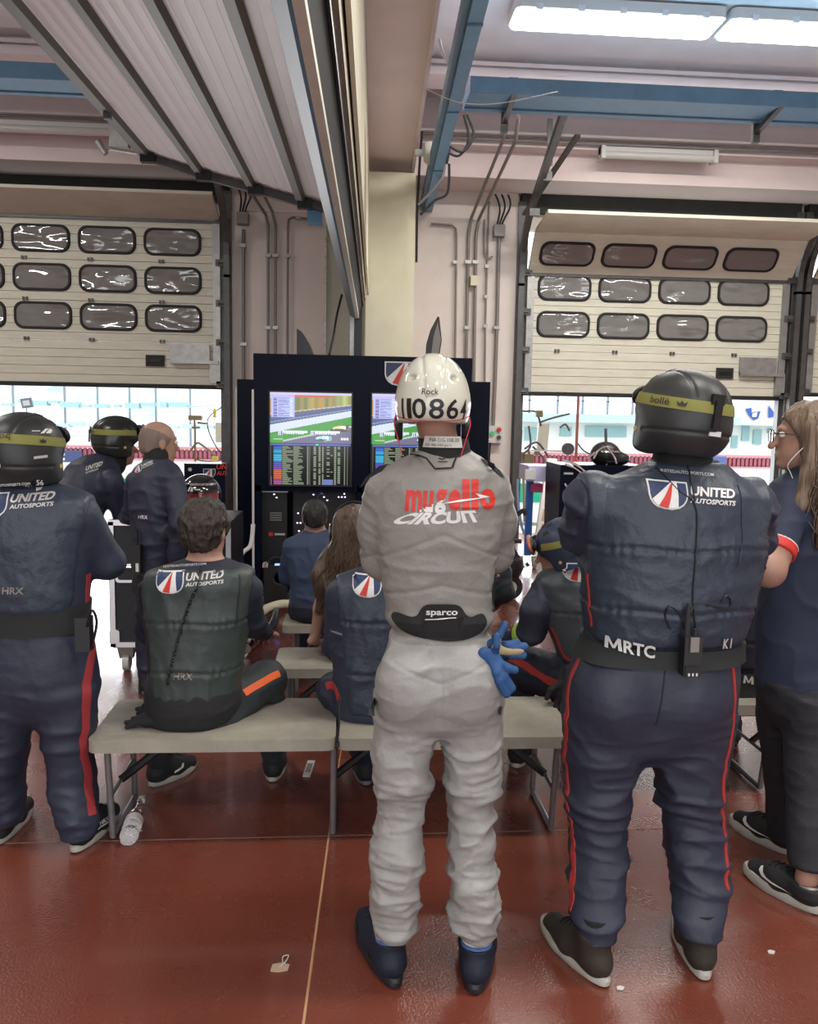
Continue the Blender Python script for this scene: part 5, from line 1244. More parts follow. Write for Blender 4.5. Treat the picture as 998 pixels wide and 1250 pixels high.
def helmet(root, c, f, u=Z, kind='ski', s=1.0, m=None, strap=True, sx=1.0, h=.005, goggles=True, strap_slope=.012, wear_low=True):
    c, f, u = Vector(c), Vector(f).normalized(), Vector(u).normalized(); f = (f-u*f.dot(u)).normalized(); r = f.cross(u)
    P_ = lambda a, b_, d: c+r*(a*s*sx)+f*(b_*s)+u*(d*s)
    S = Sdf(); A = (r, f, u)
    if kind == 'ski':
        S.ell(P_(0, -.005, .015), A, (.128*s*sx, .148*s, .118*s), 'h', .02)
        S.ell(P_(0, -.035, -.045), A, (.124*s*sx, .110*s, .090*s), 'h', .04)
        for q in (-1, 1): S.ell(P_(q*.088, .022, -.080), A, (.030*s, .058*s, .062*s), 'h', .03)
        S.plane(P_(0, 0, -.122), -u+f*.12, 'h', .02)
        S.ell(P_(0, .12, -.075), A, (.075*s, .12*s, .085*s), 'h', .02, op='s')
        S.ell(P_(0, -.01, -.16), A, (.085*s, .095*s, .09*s), 'h', .015, op='s')
        def dsp(V, N):
            q = (V-np.array(c))@np.array([list(r), list(f), list(u)]).T
            g = np.zeros(len(V))
            for x0 in (-.055, .055): g -= .004*np.exp(-((q[:, 0]-x0*s*(1-q[:, 1]*0))/(.004))**2)*(q[:, 2] > .045*s)
            g -= .004*np.exp(-((q[:, 2]+.052*s)/.004)**2)*(q[:, 1] < .0)
            g += .004*(q[:, 2] > .052*s)*0
            return g
        V, Q = S.mesh(None, h, disp=dsp)
    else:
        S.ell(P_(0, -.005, -.005), A, (.108*s*sx, .132*s, .125*s), 'h', .02)
        S.ell(P_(0, -.012, -.035), A, (.101*s*sx, .118*s, .090*s), 'h', .03)
        S.plane(P_(0, .03, -.082), -u+f*-.10, 'h', .012)
        S.ell(P_(0, -.135, -.115), A, (.050*s, .06*s, .028*s), 'h', .01, op='s')
        S.ell(P_(0, -.0, -.11), A, (.092*s, .108*s, .10*s), 'h', .006, op='s')
        for q in (-1, 1):
            S.ell(P_(q*.060, -.100, .048), (r, f, u), (.0115*s, .02*s, .007*s), 'h', .006, op='s')
            S.ell(P_(q*.085, -.03, .075), (r, f, u), (.012*s, .02*s, .006*s), 'h', .006, op='s')
        def dsp(V, N):
            q = (V-np.array(c))@np.array([list(r), list(f), list(u)]).T; g = np.zeros(len(V))
            for x0 in (-.030, .030): g -= .0045*np.exp(-((q[:, 0]-x0*s*(.75+q[:, 2]*3))/(.0055))**2)*(q[:, 2] > -.01)*(1/(1+np.exp(-(q[:, 2]-.0)/.01)))
            g += .003*(1/(1+np.exp((q[:, 2]+.066*s)/.003)))
            return g
        V, Q = S.mesh(None, h, disp=dsp)
    shell = link_np('helmet', V, Q, m or M['helmblack'], root); bv = bvh_np(V, Q)
    if kind == 'ski' and strap:
        band(shell, 'goggle_strap', bv, P_(0, 0, 0), u, f, r, .018*s, .050*s, M['yellow'], a0=math.radians(40), a1=math.radians(320), off=.003, slope=strap_slope, n=50)
        b = MB(); q = P_(0, -.20, 0); h_ = bv.ray_cast(P_(0, -.4, .03), f); p = h_[0] if h_[0] else q
        # strap clip at the back
        for z0, z1, w_ in ((.058, .03, .020), (.04, -.035, .011)):
            b.obox(bv.ray_cast(P_(0, -.4, (z0+z1)/2), f)[0]-f*.006, r*w_*s, f*.005, u*((z0-z1)/2)*s)
        b.bevel(.003); b.build('strap_clip', M['black'], shell)
        b = MB(); h_ = bv.ray_cast(P_(.01, -.4, -.048), f); b.obox(h_[0]-f*.001, r*.019*s, f*.002, u*.007*s); b.build('size_label', M['white'], shell)
        for q in (-1, 1):
            b = MB(); pt = P_(q*.114, .035, -.052); h_ = bv.find_nearest(pt); b.lathe([(.008*s, -.002), (.008*s, .003)], h_[0], (u, f, r*q), 12); b.build('rivet', mat('brass_rivet', (.45, .36, .10), .4), shell)
        b = MB()
        for k in range(5):
            a = -.07+.035*k; h_ = bv.ray_cast(P_(a, .03 if k % 2 else .06, .4), -u)
            if h_[0]: t_ = (f-h_[1]*f.dot(h_[1])).normalized(); b.obox(h_[0], h_[1].cross(t_)*.009, t_*.014, h_[1]*.0015)
        b.build('vents', M['rubber'], shell)
    if kind == 'ski' and goggles:
        G_ = Sdf(); G_.ell(P_(0, .128, .050), (r, (f+u*.5).normalized(), (u-f*.5).normalized()), (.088*s, .030*s, .046*s), 'g', .01); G_.ell(P_(0, .02, .02), A, (.122*s, .135*s, .115*s), 'g', .01, op='s')
        V2, Q2 = G_.mesh(None, .005); g = link_np('goggle_frame', V2, Q2, M['black'], shell)
        G_ = Sdf(); G_.ell(P_(0, .142, .056), (r, (f+u*.5).normalized(), (u-f*.5).normalized()), (.076*s, .024*s, .036*s), 'g', .01); G_.ell(P_(0, .02, .02), A, (.128*s, .14*s, .12*s), 'g', .01, op='s')
        V2, Q2 = G_.mesh(None, .005); link_np('goggle_lens', V2, Q2, M['glassdk'], g)
    return shell, bv, P_, (r, f, u)
class Person:
    def __init__(s, loc, label, group=None):
        s.S = Sdf(); s.root = thing('person', Vector(loc), label, 'person', group)
    def body(s, h=.008, skin=None, tags=('head', 'torso', 'arm', 'leg', 'hand', 'foot'), shrink=.014, matfn=None, socks=True):
        S2 = Sdf(); S2.p = []
        for p in s.S.p:
            if p[1] not in tags: continue
            if p[1] in ('torso', 'arm', 'leg') and shrink:
                a = p[6]
                if p[0] == 'cone': a = (a[0], a[1], max(.012, a[2]-shrink), max(.012, a[3]-shrink), a[4])
                elif p[0] == 'ell': a = (a[0], a[1], a[2]-shrink)
                elif p[0] == 'loft': a = (a[0], [a[1][0], a[1][1], np.maximum(a[1][2]-shrink, .02), np.maximum(a[1][3]-shrink, .02)], a[2])
                p = (p[0], p[1], p[2], p[3], p[4], p[5], a)
            S2.p.append(p)
        V, Q = S2.mesh(None, h); return link_np('body', V, Q, [skin or M['skin'], M['blackcloth']], s.root, (lambda c, n: (c[:, 2] < .32).astype(int)) if socks else None)
    def cloth(s, name, m, tags, h=.008, grow=0, disp=None, extra=(), matfn=None, **kw):
        S2 = Sdf(); S2.p = [p for p in s.S.p if p[1] in tags]+list(extra)
        V, Q = S2.mesh(None, h, grow, (lambda V, N: disp(V, N)*np.clip(1.25-np.abs(N[:, 2]), 0, 1)) if disp else None); o = link_np(name, V, Q, m, s.root, matfn); props(o, **kw)
        return o, bvh_np(V, Q), (V, Q)
def cut(o, n, k=.004):
    S = Sdf(); S.plane(o, n, 'x', k); return S.p[0]
def shorthair(root, c, f, m, u=Z, s=1.0, seed=1, amp=.006, h=.0045, low=-.055, puff=.012, bald=False):
    c, f, u = Vector(c), Vector(f).normalized(), Vector(u).normalized(); f = (f-u*f.dot(u)).normalized(); r = f.cross(u); A = (r, f, u)
    P_ = lambda a, b_, d: c+r*(a*s)+f*(b_*s)+u*(d*s)
    S = Sdf(); S.ell(P_(0, -.014, .030), A, ((.077+puff)*s, (.097+puff)*s, (.090+puff*1.2)*s), 'h', .02); S.ell(P_(0, -.045, -.03), A, (.062*s, .06*s, .055*s), 'h', .03)
    if bald: S.ell(P_(0, .05, .09), A, (.085*s, .14*s, .07*s), 'h', .01, op='s')
    S.ell(P_(0, .10, -.040), A, (.10*s, .090*s, .100*s), 'h', .012, op='s')
    S.plane(P_(0, -.06, low), -u+f*.35, 'h', .01)
    for q in (-1, 1): S.ell(P_(q*.085, .0, -.015), A, (.02*s, .024*s, .038*s), 'h', .006, op='s')
    def dsp(V, N): return amp*(1.6*ridge(V+.02*vnoise(V, 20, 3)[:, None], (34, 34, 18), seed, 2)+.8*ridge(V, (80, 80, 40), seed+3, 2)-.8)
    V, Q = S.mesh(None, h, disp=dsp); return link_np('hair', V, Q, m, root)
# ================================================================== PEOPLE
BACK = Vector((0, -1, 0)); FWD = Vector((0, 1, 0))
def gl(V, zs, w=.007, dp=.008, wob=.004):
    g = np.zeros(len(V)); wv = wob*np.sin(V[:, 0]*23+V[:, 1]*9)
    for z in zs: g = g-dp*np.exp(-((V[:, 2]-z-wv)/w)**2)+dp*.5*np.exp(-((V[:, 2]-z-wv)/(w*4))**2)
    return g
def pucker(V, zs, amp=.003):   # gathers either side of a seam
    g = np.zeros(len(V))
    for z in zs: g = g+amp*(np.sin(V[:, 0]*170+3*np.sin(V[:, 0]*41)))*np.exp(-((V[:, 2]-z)/.022)**2)
    return g

# ---------------------------------------------------------------- 1. grey-suited man in the middle
Yt = 2.36
p = Person((.26, 2.28, 0), 'person in silver-grey racing suit and white climbing helmet standing in the middle, arms folded')
S = p.S; hc = W(531, 496, 2.34)
head(S, hc, FWD, neck=W(541, 560, 2.36), s=.86)
S.loft(rows([(542, 522, 566, Yt, .055), (552, 508, 578, Yt, .07), (562, 488, 594, Yt, .085), (574, 466, 612, Yt, .105), (595, 455, 618, Yt, .12), (620, 454, 615, Yt, .128), (660, 458, 609, Yt, .128), (700, 464, 602, Yt, .122), (740, 473, 597, Yt, .115), (765, 478, 596, Yt, .11), (785, 474, 600, Yt, .115), (805, 466, 606, Yt, .125), (830, 461, 611, Yt, .135), (855, 458, 613, Yt, .132), (876, 470, 600, Yt, .115), (892, 490, 580, Yt, .07)]), 'torso', .03, 2.4)
S.ell(W(497, 835, 2.27), (X, Yv, Z), (.088, .075, .105), 'torso', .05); S.ell(W(572, 835, 2.27), (X, Yv, Z), (.088, .075, .105), 'torso', .05)
for q, l in ((0, [(845, 461, 535, Yt, .11), (870, 456, 534, Yt, .105), (903, 454, 531, Yt, .10), (940, 458, 526, Yt-.01, .092), (985, 461, 520, Yt-.01, .082), (1010, 455, 518, Yt-.02, .082), (1040, 455, 515, Yt-.04, .082), (1066, 457, 512, Yt-.05, .08), (1100, 455, 510, Yt-.06, .075), (1128, 458, 506, Yt-.065, .07), (1140, 463, 503, Yt-.07, .064)]),
             (1, [(845, 535, 612, Yt, .11), (870, 535, 613, Yt, .105), (903, 538, 612, Yt, .10), (940, 541, 609, Yt-.01, .092), (980, 545, 601, Yt-.01, .082), (1005, 548, 600, Yt-.02, .082), (1040, 550, 603, Yt-.04, .082), (1080, 550, 604, Yt-.06, .08), (1110, 551, 608, Yt-.07, .075), (1130, 554, 607, Yt-.075, .07), (1140, 557, 603, Yt-.08, .064)])):
    S.loft(rows(l), 'leg', .03, 2.2)
shl, ell_, wrl = W(469, 600, 2.36), W(464, 684, 2.42), W(548, 695, 2.58)
shr, elr, wrr = W(600, 597, 2.36), W(604, 676, 2.44), W(530, 688, 2.60)
S.cone(shl, (shl+ell_)/2-X*.012, .056, .054, 'arm', .03); S.cone((shl+ell_)/2-X*.012, ell_, .054, .050, 'arm', .03); S.cone(ell_, wrl, .052, .04, 'arm', .02)
S.cone(shr, (shr+elr)/2+X*.012, .054, .052, 'arm', .03); S.cone((shr+elr)/2+X*.012, elr, .052, .050, 'arm', .03); S.cone(elr, wrr, .052, .04, 'arm', .02)
hand(S, W(550, 692, 2.56), (X+Z*.12-Yv*.15), BACK, 1, .4)
hand(S, W(532, 688, 2.60), (-X+Z*.1-Yv*.15), BACK, -1, .5)
foot(S, (.142, 2.31, .14), (.10, 2.50, .03)); foot(S, (.375, 2.28, .14), (.385, 2.48, .03))
p.body(.0075)
# fingers of the left hand gripping the right arm
zw = W(537, 768, Yt).z
def csuit(V, N):
    z = V[:, 2]; g = folds(.006, 3, (8, 8, 16))(V, N)*(.9+.1*(z < zw))
    leg = 1/(1+np.exp((z-W(530, 900, Yt).z)/.03))
    g = g+leg*folds(.017, 9, (6, 6, 19))(V, N)
    low = 1/(1+np.exp((z-W(530, 1060, Yt).z)/.05)); g = g+low*folds(.010, 12, (6, 6, 26))(V, N)
    # arrow seams on the back
    x = V[:, 0]-W(541, 650, 2.24).x
    for zz, s_ in ((W(541, 653, 2.24).z, .42), (W(541, 716, 2.24).z, .22)): g = g-.004*np.exp(-((z-zz+np.abs(x)*s_)/.005)**2)*(N[:, 1] < -.1)*(z > zw)
    zz = W(541, 838, 2.2).z; g = g-.004*np.exp(-((z-zz-np.abs(x)*.45)/.005)**2)*(z < zw-.05)*(N[:, 1] < -.1)*(np.abs(x) < .13)
    g = g-.003*np.exp(-(x/.004)**2)*(z < zw-.08)*(z > W(541, 870, 2.3).z)
    g = g+.012*np.exp(-((z-W(540, 752, Yt).z)/.02)**2)*(np.abs(x) > .05)-.006*np.exp(-((z-zw)/.012)**2)
    return g
zj = W(538, 775, Yt).z
def cmat(c, n): return (c[:, 2] < zj).astype(int)
suit, bv, VQ = p.cloth('racing_suit', [M['suit'], M['suitlow']], ('torso', 'arm', 'leg'), .006, disp=csuit, matfn=cmat)
# knitted back panel, lettering, yoke
RU = p.root
def at(px, py): return W(px, py, 2.24)
kx = lambda px, py: ((at(px, py)-at(541, 780)).dot(X), (at(px, py)-at(541, 780)).dot(Z))
decal(RU, 'knit_back_panel', [Pg(chaikin([kx(*q) for q in ((478, 760), (483, 750), (508, 756), (517, 738), (540, 737), (561, 738), (571, 755), (590, 750), (597, 762), (590, 775), (572, 782), (545, 785), (515, 781), (492, 774))]), 0, 1)], at(541, 780), X, Z, bv, [M['blackcloth']], lift=.004, step=.02)
decal(RU, 'maker_lettering', [T_('sparco', *kx(520, 753), *kx(558, 745), 0, 1, bold=.02), Pg([kx(519, 757), kx(556, 754), kx(556, 753), kx(519, 756)], 0, 1)], at(541, 780), X, Z, bv, [M['white']], lift=.007)
decal(RU, 'shoulder_yoke_piping', [Pg([kx(*q) for q in l], 0, 1) for l in (((500, 553), (515, 557), (523, 560), (524, 562), (514, 559), (500, 555)), ((523, 560), (532, 572), (531, 574), (521, 561)), ((531, 572), (552, 571), (552, 573), (531, 574)), ((552, 571), (558, 558), (560, 559), (554, 573)), ((558, 558), (580, 551), (580, 553), (559, 560)))], at(541, 780), X, Z, bv, [M['blackcloth']], lift=.002)
decal(RU, 'neck_emblem', [T_('S', *kx(537, 562), *kx(546, 553), 0, 1, bold=.01), Pg([kx(536, 565), kx(548, 565), kx(548, 564), kx(536, 564)], 0, 1)], at(541, 780), X, Z, bv, [M['black']])
wx0, wy0 = kx(494, 625); wx1, wy1 = kx(607, 590)
def mgm(c, mi):
    u = (c.x-wx0)/(wx1-wx0); v = (c.y-wy0)/(wy1-wy0)
    if mi != 0: return mi
    lim = .05+.62*u if u < .6 else .42+.35*(u-.6)
    return 1 if (v < (u-.12)*1.5 and .12 < u < .46) else 0
Hh = wy1-wy0
its = [T_('mu', wx0, wy0-.00, wx0+.31*(wx1-wx0), wy0+.74*Hh, 0, 1, bold=.04, shear=.1), T_('g', wx0+.32*(wx1-wx0), wy0-.06*Hh, wx0+.45*(wx1-wx0), wy0+.78*Hh, 0, 1, bold=.04, shear=.1), T_('e', wx0+.465*(wx1-wx0), wy0+.08*Hh, wx0+.60*(wx1-wx0), wy0+.78*Hh, 0, 1, bold=.05, shear=.1),
       T_('l', wx0+.62*(wx1-wx0), wy0+.1*Hh, wx0+.70*(wx1-wx0), wy0+1.12*Hh, 0, 1), T_('l', wx0+.725*(wx1-wx0), wy0+.1*Hh, wx0+.80*(wx1-wx0), wy0+1.12*Hh, 0, 1), T_('o', wx0+.82*(wx1-wx0), wy0+.08*Hh, wx1, wy0+.80*Hh, 0, 1, bold=.05, shear=-.1),
       Pg([(wx0+.36*(wx1-wx0), wy0+.30*Hh), (wx0+.60*(wx1-wx0), wy0+.44*Hh), (wx0+.82*(wx1-wx0), wy0+.50*Hh), (wx0+.76*(wx1-wx0), wy0+.66*Hh), (wx0+.93*(wx1-wx0), wy0+.52*Hh), (wx0+.80*(wx1-wx0), wy0+.46*Hh), (wx0+.60*(wx1-wx0), wy0+.36*Hh)], 1, 2)]
decal(RU, 'circuit_name_print', its, at(541, 780), X, Z, bv, [M['redpr'], M['white']], mif=mgm, step=.008)
cx0, cy0 = kx(474, 641); cx1, cy1 = kx(590, 627)
decal(RU, 'circuit_word_print', [T_('CIRCUIT', 0, 0, 1, 1, 0, 1, bold=.045)], at(541, 780), X, Z, bv, [M['white']], step=.05,
      warp=lambda u, v: (cx0+(cx1-cx0)*(u*(1-.30*v)+.20*v+.0), cy0+(cy1-cy0)*v*1.0+(.010*u)))
# shoulder patches
for l in ([(438, 596), (446, 583), (462, 569), (474, 566), (466, 575), (450, 584), (446, 590)], [(622, 588), (616, 577), (603, 566), (590, 561), (598, 570), (612, 580), (620, 586)]):
    decal(RU, 'black_shoulder_panel', [Pg([kx(*q) for q in l], 0, 1)], at(541, 780), X, Z, bv, [M['blackcloth']], lift=.003, step=.02)
# collar with label
b = MB(); cc = W(543, 548, 2.36)
band(RU, 'collar', bvh_np(*(lambda S_: S_.mesh(None, .006))((lambda S_: (S_.cone(W(543, 562, 2.355), W(540, 535, 2.345), .074, .066, 'c'), S_)[1])(Sdf()))), W(543, 548, 2.36), Z, X, Yv, -.025, .03, M['blackcloth'], off=.002)
S_ = Sdf(); S_.cone(W(543, 562, 2.355), W(540, 535, 2.345), .076, .068, 'c'); bvc = bvh_np(*S_.mesh(None, .006))
decal(RU, 'collar_label', [Pg([(-.052, -.014), (.052, -.014), (.047, .016), (-.047, .016)], 0, 1), T_('FIA DG.108.20', -.035, .002, .04, .012, 1, 2), T_('EN 1886-2000 sparco', -.044, -.011, .02, -.003, 1, 2)], W(541, 540, 2.28), X, Z, bvc, [M['offwhite'], M['black']], lift=.0035)
# pocket flaps, cuffs seams
for l in ([(448, 872), (452, 862), (462, 860), (457, 874)], [(608, 862), (613, 864), (612, 878), (608, 872)]):
    decal(RU, 'pocket_flap', [Pg([kx(*q) for q in l], 0, 1)], at(541, 780), X, Z, bv, [M['slate']], lift=.004, step=.03)
# helmet
hs, hbv, HP, (hr, hf, hu) = helmet(RU, W(528, 484, 2.34), FWD+X*.10, Z+X*.00, 'climb', .97, M['helmwhite'], sx=.95, h=.004)
hcz = HP(0, 0, 0)
decal(hs, 'helmet_number', [T_('1', .108-.075, .0, .122-.075, .052, 0, 1, bold=.012), T_('0', .050, .0, .084, .052, 0, 1, bold=.012), T_('8', .090, .0, .124, .052, 0, 1, bold=.012), T_('6', .130, .0, .164, .052, 0, 1, bold=.012), T_('4', .172, .0, .20, .052, 0, 1, bold=.012), T_('I', .012, .0, .020, .052, 0, 1, bold=.012)],
      hcz, hr, hu, hbv, [M['black']], wrap=(hcz-hu*.060, .115, math.radians(-90)-.098/.115, hr, hf), step=.012)
decal(hs, 'helmet_maker', [T_('Rock', .073, .062, .111, .078, 0, 1, bold=.005), T_('HELMETS', .082, .056, .106, .060, 1, 1)], hcz, hr, hu, hbv, [M['black'], M['conduit']], wrap=(hcz-hu*.060, .115, math.radians(-90)-.098/.115, hr, hf))
cord = mat('red_cord', (.45, .02, .04), .5)
for q in (-1, 1):
    b = MB(); b.tube(smoothpath([HP(q*.105, -.02, -.045), HP(q*.112, -.03, -.075), HP(q*.10, -.06, -.115), HP(q*.085, -.07, -.165)]), .0016, 5); b.build('ear_cord', cord, hs)
b = MB(); b.tube([hbv.find_nearest(HP(.115*math.sin(a), -.12*math.cos(a), -.050-.016*math.cos(a)))[0] for a in np.linspace(-1.4, 1.4, 24)], .0016, 5); b.build('back_cord', cord, hs)
for q in (-1, 1):
    b = MB(); b.lathe([(.030, -.01), (.036, 0), (.03, .012)], HP(q*.098, .02, -.09), (hu, hf, hr*q), 16); b.build('ear_pad', M['black'], hs, smooth=.8)
# boots
for (hp_, tp, nm) in (((484, 1214), (438, 1110), 'l'), ((580, 1222), (586, 1118), 'r')):
    H_, T0 = G(*hp_), G(*tp)
    H_ = H_+Vector((0, .02, 0)); shoe(RU, H_, T0, M['shoeblue'], mat('blue_black_sole', (.012, .013, .018), .5), ht=.118, w=.055, laces='bow', lining=M['bluelining'], sock=M['white'], Lmax=.36)
# gloves tucked in the side pocket: a thing held by the suit
g0 = W(596, 800, 2.22); gr = thing('work_gloves', g0, 'pair of blue work gloves hanging from the grey suit pocket, fingers spread', 'gloves')
for nm, base, fingers, tan in (('glove', (597, 800), [((597, 802), (612, 836), .014), ((603, 806), (624, 840), .016), ((608, 808), (628, 818), .014), ((600, 812), (618, 846), .017), ((604, 796), (606, 776), .012)], 0), ('glove', (606, 790), [((606, 790), (640, 789), .0145), ((606, 793), (638, 800), .0145), ((600, 786), (616, 762), .013), ((606, 787), (630, 784), .013)], 1)):
    S_ = Sdf(); Yg_ = 2.24 if not tan else 2.28; c = W(*base, Yg_)
    S_.cone(W(base[0]-6, base[1]-2, Yg_), W(base[0]+5, base[1]+5, Yg_), .018, .022, 'g', .012, flat=(Yv, .7))
    for a, e_, r_ in fingers:
        A_, B_ = W(*a, Yg_), W(*e_, Yg_-.02); S_.cone(A_, (A_+B_)/2-Yv*.014, r_*.82, r_*.80, 'g', .006); S_.cone((A_+B_)/2-Yv*.014, B_, r_*.80, r_*.78, 'g', .004)
    V, Q = S_.mesh(None, .004, disp=lambda V, N: .001*ridge(V, 40, 3)); g = link_np('glove', V, Q, M['glove'], gr); 
    if tan:
        S_ = Sdf(); S_.ell(W(622, 795, Yg_-.03), (X, Yv, Z), (.042, .010, .012), 'g'); S_.cone(W(604, 790, Yg_-.03), W(611, 778, Yg_-.03), .006, .004, 'g'); V, Q = S_.mesh(None, .004); link_np('tan_palm', V, Q, M['glovetan'], g)

# ---------------------------------------------------------------- shared: team members in navy
def helm_text(shell, bvh, HP, ax, s_, xs, txt='bollé', size=.02):
    pass
def standing_team():
    pass
# ---------------------------------------------------------------- 2. big helmeted man on the right
Yt = 2.44
p = Person((.90, 2.36, 0), 'big person in navy quilted vest standing on the right, black helmet with yellow goggle strap')
S = p.S; RB = p.root
head(S, W(832, 525, 2.42), FWD-X*.1, s=.92, neck=W(835, 590, 2.44))
S.loft(rows([(560, 800, 872, Yt, .065), (572, 782, 884, Yt, .09), (584, 752, 898, Yt, .115), (598, 732, 912, Yt, .14), (620, 722, 922, Yt, .155), (660, 716, 926, Yt, .165), (700, 716, 916, Yt, .17), (735, 717, 908, Yt, .168), (762, 719, 900, Yt, .16), (782, 716, 895, Yt, .155), (800, 705, 896, Yt, .16), (825, 694, 896, Yt, .165), (850, 688, 894, Yt, .165), (880, 689, 890, Yt, .15), (905, 700, 880, Yt, .12), (925, 740, 850, Yt, .06)]), 'torso', .03, 2.4)
S.ell(W(745, 850, 2.36), (X, Yv, Z), (.10, .10, .12), 'torso', .06); S.ell(W(838, 850, 2.36), (X, Yv, Z), (.10, .10, .12), 'torso', .06)
S.loft(rows([(870, 688, 790, Yt, .13), (903, 688, 788, Yt, .125), (924, 688, 779, Yt, .12), (944, 690, 771, Yt, .112), (968, 692, 768, Yt, .105), (1000, 696, 765, Yt-.01, .098), (1026, 698, 763, Yt-.02, .095), (1060, 697, 762, Yt-.05, .09), (1087, 696, 761, Yt-.08, .085), (1115, 698, 757, Yt-.13, .076), (1142, 703, 751, Yt-.155, .070)]), 'leg', .03, 2.2)
S.loft(rows([(870, 788, 892, Yt, .13), (903, 790, 887, Yt, .125), (924, 794, 883, Yt, .12), (950, 801, 879, Yt, .112), (985, 806, 879, Yt, .102), (1026, 814, 883, Yt-.02, .095), (1060, 817, 884, Yt-.05, .09), (1087, 819, 884, Yt-.08, .085), (1115, 824, 884, Yt-.13, .076), (1140, 830, 881, Yt-.155, .070)]), 'leg', .03, 2.2)
shl, e_, w_ = W(722, 612, Yt), W(713, 648, 2.52), W(790, 655, 2.74)
S.cone(shl, e_, .078, .072, 'arm', .04); S.cone(e_, w_, .068, .045, 'arm', .03); hand(S, w_, -X*.8+Z*.6, BACK, 1, .5)
shr, e_, w_ = W(918, 618, Yt), W(916, 655, 2.50), W(850, 670, 2.74)
S.cone(shr, e_, .074, .068, 'arm', .04); S.cone(e_, w_, .066, .045, 'arm', .03); hand(S, w_, (-X+Z*.3), BACK, -1, .6)
foot(S, (.725, 2.29, .14), (.66, 2.43, .03)); foot(S, (1.045, 2.28, .14), (1.05, 2.50, .03))
p.body(.009)
zb_ = W(810, 785, Yt).z
def dtr(V, N):
    z = V[:, 2]; top = W(800, 880, Yt).z; leg = 1/(1+np.exp((z-top)/.04))
    g = .3*folds(.006, 21, (7, 7, 14))(V, N)+leg*folds(.016, 22, (4.5, 4.5, 14))(V, N)
    for py_ in (968, 985): g = g+.010*np.exp(-((z-W(800, py_, Yt).z-.02*np.sin(V[:, 0]*14))/.009)**2)*leg
    arm_ = z > zb_+.1
    return g*np.where(arm_, .2, 1)+np.where(arm_, folds(.018, 25, (9, 9, 12))(V, N)*(np.abs(V[:, 0]-.90) > .22), 0)
suit, bv, VQ = p.cloth('team_overalls', M['navy'], ('torso', 'arm', 'leg'), .0075, disp=dtr)
zsv = [W(815, 672, 2.28).z, W(815, 748, 2.28).z]
def dvest(V, N): return gl(V, zsv, .006, .008)+pucker(V, zsv, .0022)+folds(.005, 31, (6, 6, 13))(V, N)
vcut = [cut(W(815, 777, Yt), (0, 0, -1), .012), cut(W(722, 600, Yt)-X*.015, (-1, 0, .05), .02), cut(W(920, 600, Yt)+X*.004, (1, 0, .05), .02), cut(W(835, 566, Yt), (0, 0, 1), .02)]
S2 = Sdf(); S2.p = [q for q in S.p if q[1] == 'torso']+[q for q in S.p if q[1] == 'arm' and q[2] == .04]
pv = Person.__new__(Person); pv.S = S2; pv.root = RB
vest, vbv, _ = pv.cloth('quilted_vest', M['navyvest'], ('torso', 'arm'), .0075, .014, dvest, [cut(W(815, 777, Yt), (0, 0, -1), .03), cut(W(708, 600, Yt), (-1, 0, -.1), .01), cut(W(927, 600, Yt), (1, 0, -.1), .01), cut(W(835, 563, Yt), (0, 0, 1), .02)])
team_print(vest, vbv, (798, 622), (904, 608), 2.25, ex=(W(900, 596, 2.25)-W(800, 588, 2.25)).normalized())
S_ = Sdf(); S_.cone(W(833, 578, 2.44), W(832, 552, 2.43), .098, .080, 'c'); V, Q = S_.mesh(None, .006, disp=folds(.004, 33, (8, 8, 20))); link_np('balaclava_neck', V, Q, M['blackcloth'], RB)
# side piping and stripes
for l in ([(714, 700), (712, 715), (716, 735), (714, 765)],):
    ribbon(vest, 'red_piping', [W(x_, y_, 2.40) for x_, y_ in l], .012, M['red'], vbv)
ribbon(vest, 'armhole_seam', RP(vbv, ((744, 590), (741, 620), (742, 650), (737, 675), (727, 692)), 2.27), .005, M['navyvest'], vbv)
ribbon(vest, 'armhole_seam', RP(vbv, ((900, 592), (905, 625), (906, 655), (900, 690)), 2.27), .005, M['navyvest'], vbv)
ribbon(suit, 'leg_stripe', RP(bv, ((718, 788), (703, 812), (693, 845), (690, 880), (690, 905), (692, 940), (693, 965), (697, 1000), (699, 1040), (697, 1080), (698, 1125)), 2.32), .022, M['red'], bv)
ribbon(suit, 'leg_stripe', RP(bv, ((893, 800), (896, 840), (892, 900), (882, 960), (885, 1020), (886, 1080), (885, 1125)), 2.36), .012, M['red'], bv)
ribbon(suit, 'seat_seam', RP(bv, ((812, 812), (808, 850), (800, 885)), 2.25), .004, M['navydk'], bv)
# wide belt with lettering
belt = band(RB, 'belt', bv, W(808, 787, Yt), (W(895, 790, Yt)-W(720, 786, Yt)).cross(Yv).normalized()*-1, X, Yv, -.026, .026, M['elastic'], off=.016, slope=.002, n=80)
S_ = Sdf(); S_.p = [q for q in S.p if q[1] == 'torso']; bvb = bvh_np(*S_.mesh(None, .01, grow=.022))
exb = (W(800, 791, 2.25)-W(740, 783, 2.25)).normalized()
decal(belt, 'belt_lettering', M_glyph(0, 0, .042, .034)+[T_('RTC', .045, -.002, W(802, 790, 2.25).x-W(747, 790, 2.25).x, .034, 0, 1, bold=.03)], W(747, 798, 2.25), exb, Z, bvb, [M['silverpr']], lift=.004)
decal(belt, 'belt_lettering', [T_('K I', 0, 0, .028, .030, 0, 1, bold=.03)], W(881, 792, 2.27), X, Z, bvb, [M['silverpr']], lift=.004)
rad = thing('two_way_radio', W(840, 800, 2.22), 'black two-way radio clipped at the back of the helmeted man\'s wide belt', 'radio')
c = W(842, 797, 2.235)
b = MB(); b.box(c.x-.025, c.x+.025, c.y-.022, c.y+.016, c.z-.062, c.z+.05); b.bevel(.007); b.build('radio_body', M['black'], rad)
